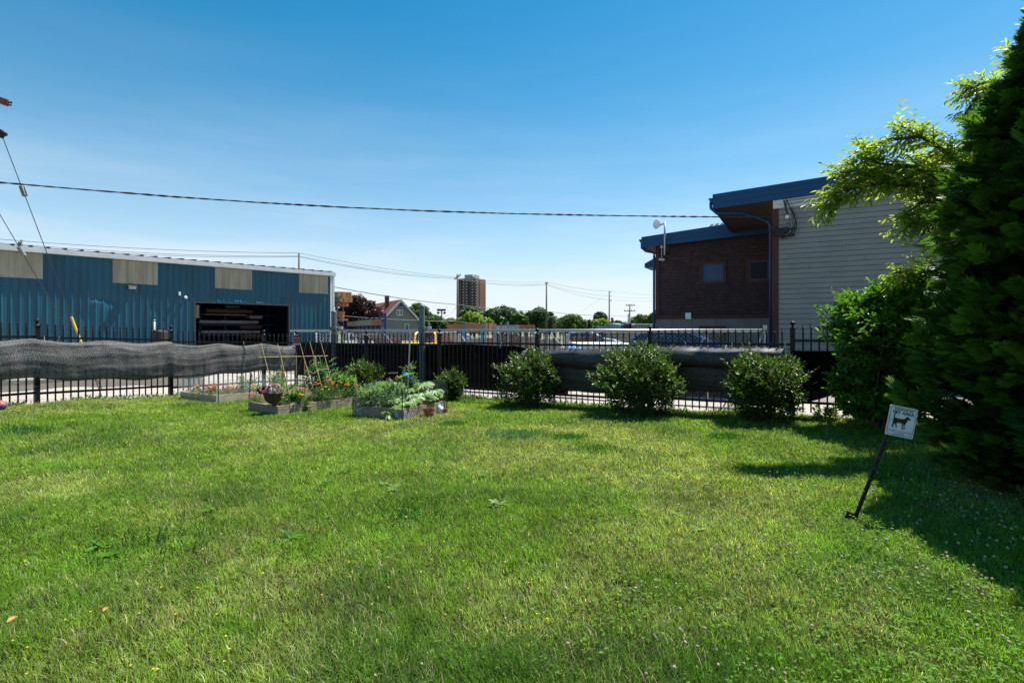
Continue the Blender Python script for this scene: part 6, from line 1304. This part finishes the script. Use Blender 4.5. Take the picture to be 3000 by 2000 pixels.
cs4 = [(-.05, -.05), (B1['lu']+.05, -.05), (B1['lu']+.05, B1['lv']+.05), (-.05, B1['lv']+.05)]
for i in range(4):
    (a0_, c0_), (a1_, c1_) = cs4[i], cs4[(i+1) % 4]
    if i == 1: continue
    def pf(u, v, a0_=a0_, c0_=c0_, a1_=a1_, c1_=c1_, i=i): 
        w = .012*math.sin(u*17+i)*(1-v*.4)+.006*math.sin(u*41); nrm = B1['v'] if i in (0, 2) else B1['u']; p = bp_(B1, a0_+(a1_-a0_)*u, c0_+(c1_-c0_)*u, .46*(1-v)+.01*math.sin(u*12)*(1-v)); p.x += nrm[0]*w; p.y += nrm[1]*w; return p
    if i == 0: 
        pf0 = pf
        def pf(u, v): p = pf0(u, v); p.z = G(p.x, p.y)+(.20 if v < .01 else 0)+.19*(1-v) if False else p.z; return p
    grid_surface('sheet_panel', pf, 40, 6, M['plastic'], shp, None, 1, 1)
for (x, yt, yb, D, lab) in ((556, 1098, 1176, 11.95, 'leftmost short green stake of the plastic sheeting'), (597, 1063, 1176, 11.35, 'tall leaning green stake left of the near corner'), (638, 1088, 1190, 10.95, 'green stake at the near corner of the left bed'), (711, 1062, 1128, 12.6, 'tall thin green stake at the back of the left bed'), (733, 1091, 1172, 11.5, 'green stake at the long side of the left bed'), (790, 1062, 1150, 12.6, 'dark green stake behind the hanging basket'), (829, 1075, 1110, 13.0, 'short teal stake behind the shepherd hook')):
    t = P(x+(4 if x in (597, 733) else 0), yt, D); q = P(x-(5 if x in (597, 733) else -2), yb, D-.05); q.z = G(q.x, q.y)-.03; o = build('garden_stake', MB().tube([q, t], .010, 6), M['green_stake'], None, org=tuple(q)); tag(o, lab, 'stake', 'green garden stakes')

# ---- bed 2: bamboo A-frame, marigolds, beans, tomato, basket on a shepherd hook
trl = empty('bamboo_trellis', bp_(B2_, 1.0, .47, .1), 'bamboo cane A-frame trellis standing in the long grey bed', 'trellis')
cz0, cz1 = P(758, 1046, 9.85), P(960, 1042, 11.05)
build('ridge_cane', MB().tube([cz0, cz1], .0065, 6), M['bamboo'], trl)
for (x, off) in ((774, 0), (822, 0), (888, 0), (918, 0), (950, 0)):
    k = (x-1500)/FPX; t = (k*cz0.y-cz0.x)/((cz1.x-cz0.x)-k*(cz1.y-cz0.y)); pc = cz0.lerp(cz1, t)
    v = Vector((*B2_['v'], 0))
    for s, ex in ((-1, .30), (1, .27)):
        ft = pc+v*(.42*s); ft.z = G(ft.x, ft.y)+.10; d = (pc-ft).normalized(); o_ = Vector((0, 0, .0))+v*(.012*s)
        ft2 = ft+Vector((*B2_['u'], 0))*rnd.uniform(-.05, .05)
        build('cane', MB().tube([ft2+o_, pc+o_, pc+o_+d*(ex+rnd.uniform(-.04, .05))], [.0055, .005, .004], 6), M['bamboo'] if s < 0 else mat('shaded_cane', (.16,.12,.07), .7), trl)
build('twine', MB().tube([P(901, 1086, 10.3), P(918, 1094, 10.4), P(933, 1083, 10.5), P(946, 1082, 10.6), P(965, 1080, 10.7)], .005, 5), M['pale_cable'], trl)
for (x, y0, y1, D, lab) in ((868, 1045, 1110, 11.3, 'plain thin cane left of the tomato plant'), (926, 1048, 1110, 11.2, 'thin cane among the bean leaves'), (892, 1055, 1120, 11.0, 'short cane behind the tomato plant')):
    t = P(x, y0, D); q = P(x, y1, D); q.z = G(q.x, q.y)+.1; o = build('garden_cane', MB().tube([q, t], .007, 6), M['bamboo'], None, org=tuple(q)); tag(o, lab, 'cane', 'single garden canes')
for (a, c, col, nf, h, lab) in ((.05, .82, OR_, 3, .20, 'orange marigold at the left tip of the long bed beside the dark cane'), (.18, .12, OR_, 3, .17, 'orange marigold just right of the hanging basket'), (.50, .12, OR_, 3, .30, 'orange marigold above the big ribbed leaf'), (.48, .03, YE_, 2, .20, 'golden marigold hanging over the long board'), (.88, .10, OR_, 3, .32, 'bushy orange marigold in the middle of the long bed'), (1.0, .04, YE_, 2, .24, 'yellow marigold at the middle of the long board'), (1.22, .14, OR_, 5, .36, 'tallest bushy marigold of the long bed with orange blooms'), (1.50, .10, OR_, 4, .28, 'spreading marigold toward the right of the long bed'), (1.72, .12, OR_, 3, .26, 'orange marigold under the rightmost cane'), (1.78, .03, YE_, 4, .16, 'low yellow marigold at the right of the long bed')):
    mari(B2_, a, c, col, lab, h=h, r=.10+.25*(h-.15), nf=nf, ntw=int(45+380*(h-.12)))
small_plant('tomato_plant', B2_, 1.25, .62, .82, .30, .055, .032, (.075,.15,.045), 'tall tomato plant tied to the middle of the trellis', 300, up=.3)
small_plant('tomato_plant', B2_, 1.62, .60, .60, .28, .055, .032, (.085,.17,.05), 'lower tomato plant right of the tall one', 220, up=.3)
small_plant('bean_plant', B2_, .34, .32, .42, .24, .13, .10, (.085,.19,.035), 'broad-leaved bean plant right of the hanging basket', 26, nl=3, cat_='bean plant')
small_plant('bean_plant', B2_, 1.75, .42, .52, .30, .09, .06, (.09,.20,.035), 'climbing bean reaching up the rightmost canes', 60, nl=4, cat_='bean plant')
small_plant('seedling', B2_, 2.02, .15, .20, .13, .07, .008, (.10,.22,.03), 'fine feathery green plant at the right end of the long bed', 70, nl=8)
q = bp_(B2_, .62, -.02, .13); Lf = leaves(np.tile(np.array(q)[None], (7, 1))+RG.normal(0, .05, (7, 3)), np.array([[-.3,-1,.1],[.4,-1,.0],[.0,-.8,.5],[-.8,-.4,.4],[.8,-.3,.4],[-.5,-.9,-.2],[.3,-.7,.6]]), np.tile([[.1,-.6,.8]], (7, 1)), .17, .13, colvar((.10,.19,.06), 7, .2, .08), .2, .2)
plant('squash_plant', q, 'large ribbed leaves leaning over the long board of the trellised bed', 'plant', [('foliage', Lf, M['grass'])])
hk = empty('shepherd_hook', P(849, 1195, 9.6), 'thin black shepherd hook holding the flower basket', 'hook'); M['hookm'] = mat('hook_black', (.01,.012,.012), .5)
hq = P(852, 1212, 9.55); hq.z = G(hq.x, hq.y)-.05
build('rod', MB().tube([hq, P(845, 1160, 9.6), P(839, 1120, 9.6), P(834, 1102, 9.6), P(827, 1093, 9.6), P(819, 1091, 9.62), P(811, 1094, 9.65), P(806, 1102, 9.68), P(802, 1109, 9.7), P(798, 1110, 9.7), P(796, 1105, 9.7)], .006, 6), M['hookm'], hk)
BX, BY = XY(800, 9.68); bz0, bz1 = zc_(1196, 9.68), zc_(1150, 9.68); bk = empty('hanging_basket', (BX, BY, bz0), 'hanging basket of pink, white and purple petunias lined with brown coir', 'basket')
R0 = .165; build('coir_liner', MB().lathe((BX, BY, bz1), [(.001, -.20), (.06, -.195), (.115, -.15), (.15, -.085), (R0, -.01), (R0*.95, -.005), (.001, -.03)], 18), mat('coir', (.085,.045,.022), .95, 0, .5, 30, .9, 60), bk)
mb = MB()
for k in range(10): a = k*.628; mb.tube([(BX+.172*math.cos(a), BY+.172*math.sin(a), bz1), (BX+.13*math.cos(a), BY+.13*math.sin(a), bz1-.13), (BX, BY, bz1-.21)], .003, 4)
mb.tube([(BX+.172*math.cos(k*.3142), BY+.172*math.sin(k*.3142), bz1) for k in range(21)], .004, 5); build('wire_frame', mb, M['hookm'], bk)
build('hanger_wires', MB().tube([(BX-.17, BY, bz1), tuple(P(800, 1110, 9.7))], .003, 4).tube([(BX+.17, BY, bz1), tuple(P(800, 1110, 9.7))], .003, 4), M['hookm'], bk)
build('dangling_coir', MB().tube([(BX+.02, BY, bz1-.19), (BX+.05, BY-.01, bz1-.27), (BX+.045, BY, bz1-.36)], [.045, .03, .012], 8), bpy.data.materials['coir'], bk)
Lf, tip, ax = bush_leaves((BX, BY, bz1+.03), .19, .09, 90, 5, .045, .026, (.055,.12,.04), .07, .4); npmesh('foliage', *Lf, M['leaf'], bk)
pall = []
for (cols, nf, lohi) in (((.62,.02,.22), 12, (-.75, .15)), ((.80,.80,.82), 9, (.0, .6)), ((.70,.30,.36), 5, (.5, 1)), ((.12,.06,.30), 5, (-.1, .8)), ((.06,.01,.03), 5, (-1, -.5))):
    pts = [(BX+.19*rnd.uniform(*lohi), BY-rnd.uniform(.02, .17), bz1+rnd.uniform(.0, .13)) for _ in range(nf)]
    parts = []; pp_ = np.array(pts); n = len(pp_)
    for k in range(5): a = 1.257*k+RG.random(n)*.3; A = np.stack([np.cos(a), -.35+0*a, np.sin(a)], 1); parts.append(leaves(pp_, A, np.tile([[0, -1, .35]], (n, 1)), .036, .040, colvar(cols, n, .15, .05), .05, -.1))
    pall += parts
npmesh('flowers', *cat(pall), M['petal'], bk)
# red geranium-like head by the hook
q = P(829, 1099, 9.9); pr_ = flower_heads([tuple(q), tuple(q+Vector((.02,0,.012))), tuple(q+Vector((-.02,0,.008)))], .03, (.60,.03,.015)); rz = plant('zinnia', bp_(B2_, .35, .6, .1), 'single tall red flower beside the shepherd hook', 'flower', [('flower_head', pr_, M['petal'])]); build('stalk', MB().tube([bp_(B2_, .35, .6, .1), q], .004, 5), M['stem'], rz)

# ---- bed 3: salvia, squash, corn, tomato with blue tie, chicken wire, stakes
small_plant('salvia', B3, .18, .80, .46, .25, .050, .022, (.18,.28,.13), 'grey-green salvia with purple flower tips in the left corner of the wire-ringed bed', 330, ((.16,.11,.34), 14, .016), 'salvia', 8, .13)
small_plant('salvia', B3, .42, .55, .48, .25, .050, .022, (.17,.26,.12), 'second grey-green salvia behind the first in the wire-ringed bed', 300, ((.16,.11,.34), 16, .016), 'salvia', 8, .13)
small_plant('salvia', B3, .12, .42, .32, .20, .045, .02, (.08,.15,.06), 'low salvia at the front board of the wire-ringed bed', 110, None, 'salvia', 7, .13)
def squash(b, pts, lab, sz=.20, col=(.22,.34,.12)):
    P0 = []; A = []; N_ = []
    base = bp_(b, pts[0][0], pts[0][1], .13)
    mb = MB()
    for (a, c, z) in pts[1:]:
        q = bp_(b, a, c, z); th = rnd.uniform(0, 6.28); parts_ = 9
        nn_ = Vector((rnd.uniform(-.5, .5), rnd.uniform(-.9, -.1), 1)).normalized()
        for k in range(parts_): aa = th+k*6.28/parts_*.86; P0.append(tuple(q)); A.append((math.cos(aa), math.sin(aa), -.12-.35*math.sin(aa)*nn_.y)); N_.append(tuple(nn_))
        mb.tube([base, base.lerp(q, .6)+Vector((0,0,.05)), q], .006, 5)
    n = len(P0); Lf = leaves(np.array(P0), np.array(A), np.array(N_), sz*.56*RG.uniform(.85, 1.1, n), sz*.46, colvar(col, n, .22, .08), .12, .15)
    o = plant('squash_plant', base, lab, 'squash plant', [('foliage', Lf, M['leaf'])]); build('leaf_stalks', mb, M['stem'], o)
squash(B3, [(.75, .30), (.55, .08, .30), (.80, .10, .36), (1.05, .15, .30), (.90, .35, .48), (1.10, .45, .44), (.70, .42, .45), (1.12, .28, .52), (.95, .60, .50), (1.15, .70, .40), (.45, .72, .50), (1.22, .55, .50), (.80, .85, .50), (.85, .02, .30), (1.25, .20, .30), (.62, .22, .34), (1.18, .08, .38), (.98, .22, .50)], 'large pale squash plant filling the right half of the wire-ringed bed', .30)
squash(B3, [(.22, .22), (.05, .12, .22), (.18, .06, .26), (.36, .10, .24), (.12, .30, .30), (-.03, .26, .14), (.28, .26, .32), (-.05, .16, .08)], 'squash leaves leaning over the near front corner of the wire-ringed bed', .24, (.20,.33,.09))
# corn
cq = bp_(B3, .55, .55, .13); tops = P(1153, 1088, cq.y); cmb = MB().tube([cq, (cq.x+.01, cq.y, (cq.z+tops.z)/2), (cq.x-.0, cq.y, tops.z)], [.013, .010, .004], 6)
n = 7; a = np.linspace(0, 5.5, n)+.3; P0 = np.array([[cq.x, cq.y, cq.z+.05+.075*k] for k in range(n)]); Lf = leaves(P0, np.stack([np.cos(a), np.sin(a), .9+0*a], 1), np.stack([-np.cos(a)*.6, -np.sin(a)*.6, 1+0*a], 1), .42, .045, colvar((.11,.22,.05), n, .15, .05), .3, .45)
o = plant('corn_plant', cq, 'young corn stalk with arching strap leaves in the wire-ringed bed', 'corn', [('strap_leaves', Lf, M['grass'])]); build('stalk', cmb, M['stem'], o)
small_plant('tomato_plant', B3, .85, .48, .80, .15, .06, .035, (.10,.17,.05), 'tomato plant with pale new leaves climbing the silver pole', 130, up=.4)
sp0, sp1 = P(1192, 1150, 9.75), P(1202, 970, 9.75); sp0.z = G(sp0.x, sp0.y)+.1; o = build('support_pole', MB().tube([sp0, sp1], .013, 8), M['galv'], None, org=tuple(sp0)); tag(o, 'slim silver pole rising from the wire-ringed bed to the gate pipe', 'pole')
bl = MB().tube([P(1186+8*math.cos(k*.9), 1097-6*math.sin(k*.9), 9.65-.003*k) for k in range(9)]+[P(1200, 1108, 9.6), P(1210, 1096, 9.6), P(1209, 1110, 9.6), P(1204, 1115, 9.6), P(1218, 1120, 9.6)], .011, 6); o = build('watering_wand', bl, mat('bright_blue_plastic', (.02,.20,.55), .35), None, smooth=True); tag(o, 'looped bright blue plastic hose hung in the tomato plant', 'hose')
rt = build('ripe_tomato', MB().ball(P(1163, 1105, 9.7), .030, 8), mat('tomato_red', (.45,.06,.04), .35), None, smooth=True); tag(rt, 'single reddish tomato at the left of the silver pole', 'tomato')
bw_ = P(1137, 1093, 9.9), P(1165, 1092, 9.9); o = build('wooden_slat', MB().beam(bw_[0], bw_[1], .02, .014), M['lumber_tan']); tag(o, 'short tan slat stuck level behind the corn leaves', 'slat')
# chicken wire ring
cwr = empty('chicken_wire', bp_(B3, 0, 0), 'chicken wire ring on green posts around the short bed', 'wire mesh'); ring = [(-.04, B3['lv']+.03, .60), (-.04, -.05, .50), (B3['lu']+.04, -.05, .60), (B3['lu']+.04, B3['lv']+.03, .62)]
mb = MB(); cell = .05
for i in range(4):
    (a0_, c0_, h0), (a1_, c1_, h1) = ring[i], ring[(i+1) % 4]; L0 = math.hypot(a1_-a0_, c1_-c0_); nc = int(L0/cell); nr_ = 11
    def cp2(u, v): sag_ = .05*math.sin(math.pi*u)*v; h = (h0+(h1-h0)*u-sag_); p = bp_(B3, a0_+(a1_-a0_)*u, c0_+(c1_-c0_)*u, 0); p.z += .03+(h-.03)*v; return p
    for r in range(nr_):
        for c in range(nc):
            o_ = .5 if r % 2 else 0; u0 = (c+o_)/nc; u1 = min(1, (c+o_+.5)/nc); um1 = max(0, (c+o_-.5)/nc); v0 = r/nr_; v1 = (r+1)/nr_
            if u0 > 1: continue
            mb.beam(cp2(u0, v0), cp2(u1, v1), .0014, .0014); mb.beam(cp2(u0, v0), cp2(um1, v1), .0014, .0014)
    for c in range(12): mb.beam(cp2(c/12, 1), cp2((c+1)/12, 1), .002, .002)
build('mesh', mb, mat('dull_wire', (.16,.18,.19), .5, .5), cwr)
for (a_, c_2, h) in ring: p = bp_(B3, a_, c_2, -.05); build('post', MB().tube([p, p+Vector((0,0,h+.08))], .011, 6), M['green_stake'], cwr)
# pots and bag beside the bed
def pot(x, y, R_p, h, lab):
    q = on_ground(x, y); r = empty('terracotta_pot', q, lab, 'pot'); k = R_p
    build('bowl', MB().lathe(q, [(.001, .005), (k*.66, .0), (k*.92, h*.78), (k*.84, h*.80), (k*.60, h*.15), (.001, h*.12)], 28), M['terra'], r, smooth=True)
    build('rim', MB().lathe(q, [(k*.93, h*.76), (k*1.02, h*.77), (k*1.04, h), (k*.90, h*1.0), (k*.86, h*.78)], 28), M['terra'], r); build('potting_soil', MB().lathe(q, [(.001, h*.62), (k*.80, h*.60)], 20), M['dirt'], r); return r
pot(1257, 1221, .105, .165, 'wide terracotta pot beside the wire-ringed bed'); pot(1303, 1211, .062, .085, 'small low terracotta pot right of the white bag')
q = on_ground(1285, 1214); pb_ = MB()
o = grid_surface('plastic_bag', lambda u, v: Vector((q.x+(.085+.016*math.sin(u*19)+.02*math.sin(v*9))*math.cos(u*6.283)*math.sin(.25+v*2.7)*(.75)+.035*(1-v), q.y+.06*math.sin(u*6.283)*math.sin(.25+v*2.7), q.z+.01+.17*(1-v)+.012*math.sin(u*25+v*8)-.04*math.cos(u*6.28)*(1-v))), 36, 14, M['white_plastic'], None, tuple(q)); tag(o, 'crumpled white plastic bag between the two terracotta pots', 'bag')
q = on_ground(1267, 1207); o = build('red_trowel', MB().beam(q+Vector((0,0,.12)), q+Vector((.07,.02,.19)), .03, .03).beam(q+Vector((-.06,0,.02)), q+Vector((0,0,.12)), .05, .012), M['red_paint']); tag(o, 'small red hand tool leaning between the big pot and the white bag', 'hand tool')
# striped ball at the left edge
q = on_ground(1, 1203); rb = .088; o = MB().ball(q+Vector((0,0,rb)), rb, 14); bo = build('striped_ball', o, [mat('ball_white', (.62,.60,.62), .5), mat('ball_navy', (.06,.09,.20), .5), mat('ball_red', (.42,.10,.08), .5)], None, smooth=True); tag(bo, 'white, navy and red toy ball at the left edge of the lawn', 'ball')
for i, p_ in enumerate(bo.data.polygons): c = p_.center; a = math.atan2(c.z-rb*0, c.x); p_.material_index = int((math.degrees(a)+360)//52) % 3
q = on_ground(45, 1207); o = build('fallen_stick', MB().tube([on_ground(25, 1206)+Vector((0,0,.03)), on_ground(42, 1209)+Vector((0,0,.035)), on_ground(62, 1211)+Vector((0,0,.03))], .010, 6), M['lumber_tan']); tag(o, 'short brown stick lying in the grass near the toy ball', 'stick')
for (x, y, s) in ((20, 1843, .030), (300, 1810, .022)):
    q = on_ground(x, y); o = npmesh('fallen_leaf', *leaves(np.array([[q.x, q.y, q.z+.035]]), np.array([[.3, .8, .3]]), np.array([[.2, -.5, 1.]]), s*1.6, s, np.array([[.55, .26, .10]]), .3, .2), M['petal'], None, org=tuple(q)); tag(o, 'dry orange-brown leaf in the grass, ' + ('nearer the left edge' if x < 100 else 'right of the other one'), 'leaf')

# ------------------------------------------------------------------ pet area sign
SDp = 4.25; sg_ = empty('pet_area_sign', on_ground(2492, 1525), 'white pet area sign on a tilted black stake in the grass', 'sign')
TL, TR, BR, BL = (P(x, y, SDp) for x, y in ((2609, 1184), (2691, 1199), (2673, 1287.5), (2592.6, 1269.7)))
ex = ((TR-TL)+(BR-BL)).normalized(); ez = ((TL-BL)+(TR-BR)); ez = (ez-ex*ez.dot(ex)).normalized(); ey = ez.cross(ex).normalized()
if ey.y < 0: ey = -ey
cn = (TL+TR+BR+BL)/4; sw_ = ((TR-TL).length+(BR-BL).length)/2; sh_ = ((TL-BL).length+(TR-BR).length)/2
def rrect(w, h, r, n=5):
    q = []
    for cx, cy, a0 in ((w/2-r, h/2-r, 0), (-w/2+r, h/2-r, 90), (-w/2+r, -h/2+r, 180), (w/2-r, -h/2+r, 270)):
        for k in range(n+1): a = math.radians(a0+90*k/n); q.append((cx+r*math.cos(a), cy+r*math.sin(a)))
    return q
def S3(x, y, off=0): return cn+ex*x+ez*y-ey*off
pl_ = [S3(x, y) for x, y in rrect(sw_, sh_, .012)]; build('plate', MB().prism(pl_, ey*.003), M['sign_white'], sg_)
o1_, i1_ = rrect(sw_-.018, sh_-.018, .009), rrect(sw_-.024, sh_-.024, .007); nb_ = len(o1_); mb = MB(); mb.add([S3(x, y, .0012) for x, y in o1_]+[S3(x, y, .0012) for x, y in i1_], [(i, (i+1) % nb_, nb_+(i+1) % nb_, nb_+i) for i in range(nb_)]); build('border_line', mb, M['black_text'], sg_)
def text(s, x, y, size, w=None, bold=0.0, off=.0014):
    cu = bpy.data.curves.new('t', 'FONT'); cu.body = s; cu.size = 1; cu.align_x = 'CENTER'; cu.align_y = 'CENTER'; cu.offset = bold; ob = bpy.data.objects.new('t', cu); COL.objects.link(ob); bpy.context.view_layer.update()
    me = bpy.data.meshes.new_from_object(ob.evaluated_get(bpy.context.evaluated_depsgraph_get())); bpy.data.objects.remove(ob)
    v = np.array([tuple(q.co) for q in me.vertices]); v[:, :2] -= (v[:, :2].max(0)+v[:, :2].min(0))/2; hgt = v[:, 1].max()-v[:, 1].min(); wid = v[:, 0].max()-v[:, 0].min(); sy = size/hgt; sx2 = (w/wid) if w else sy
    mb = MB(); mb.add([S3(x+a*sx2, y+b*sy, off) for a, b, _ in v], [tuple(p.vertices) for p in me.polygons]); return build('lettering', mb, M['black_text'], sg_)
text('DESIGNATED', .004, sh_*.395, .0185, sw_*.70, .018); text('PET AREA', .003, sh_*.285, .0235, sw_*.76, .035)
text('PLEASE CLEAN UP AFTER', .0, -sh_*.335, .0125, sw_*.83); text('YOUR PET', .0, -sh_*.415, .0115, sw_*.33)
dog = [(-.072,.092),(-.067,.090),(-.072,.080),(-.080,.066),(-.079,.052),(-.070,.048),(-.045,.044),(-.02,.044),(.010,.048),(.018,.052),(.030,.066),(.042,.070),(.054,.066),(.060,.056),(.070,.057),(.074,.053),(.070,.046),(.058,.043),(.048,.044),(.044,.034),(.038,.020),(.030,.010),(.026,-.010),(.028,-.020),(.036,-.024),(.034,-.030),(.022,-.030),(.018,-.014),(.017,.004),(.012,.006),(.010,-.012),(.010,-.026),(.020,-.032),(.018,-.038),(.004,-.037),(.000,-.014),(.002,.006),(-.016,.010),(-.034,.010),(-.048,.006),(-.052,-.004),(-.046,-.018),(-.038,-.022),(-.040,-.028),(-.052,-.027),(-.062,-.010),(-.064,.002),(-.076,-.010),(-.082,-.022),(-.074,-.027),(-.076,-.033),(-.090,-.031),(-.094,-.020),(-.086,-.004),(-.088,.012),(-.090,.030),(-.086,.044),(-.090,.056),(-.090,.070),(-.082,.084)]
sc_ = sw_/.225; cdog = bpy.data.curves.new('d', 'CURVE'); cdog.dimensions = '2D'; cdog.fill_mode = 'BOTH'; spn = cdog.splines.new('POLY'); spn.points.add(len(dog)-1); spn.use_cyclic_u = True
for i, (a, b) in enumerate(dog): spn.points[i].co = (a, b, 0, 1)
ob = bpy.data.objects.new('d', cdog); COL.objects.link(ob); bpy.context.view_layer.update(); me = bpy.data.meshes.new_from_object(ob.evaluated_get(bpy.context.evaluated_depsgraph_get())); bpy.data.objects.remove(ob)
mb = MB(); mb.add([S3((v.co.x*.86+.006)*sc_, (v.co.y*1.0-.022)*sc_, .0014) for v in me.vertices], [tuple(p.vertices) for p in me.polygons]); build('dog_silhouette', mb, mat('dark_brown_ink', (.022,.010,.007), .6), sg_)
sb = on_ground(2492, 1525); tp2 = P(2640, 1222, SDp)+ey*.012; build('stake', MB().beam(sb+Vector((-.012, .0, -.10)), P(2603, 1275, SDp)+ey*.012, .026, .014, up=(0,-1,0)).beam(P(2603, 1275, SDp)+ey*.012, tp2, .026, .014, up=(0,-1,0)), M['iron'], sg_)
build('foot_plate', MB().box(sb+Vector((.0, .0, .035)), .075, .012, .06, Vector((.93,0,-.36)), Vector((0,1,0))), M['iron'], sg_); 
mb = MB()
for f in (.35, .5, .62, .74, .86, .95): p = sb.lerp(P(2603, 1275, SDp), f); mb.box(p-Vector((0, .0085, 0))+ey*.0, .006, .002, .006)
build('stake_holes', mb, mat('sky_through_hole', (.18,.2,.22), .5), sg_)
for (x, y) in ((0, sh_*.47), (0, -sh_*.47)): pass
for (x, y) in ((-sw_*.10, sh_*.455), (-sw_*.16, -sh_*.455)): build('screw', MB().tube([S3(x, y, .0), S3(x, y, .004)], .0035, 8), M['galv'], sg_)
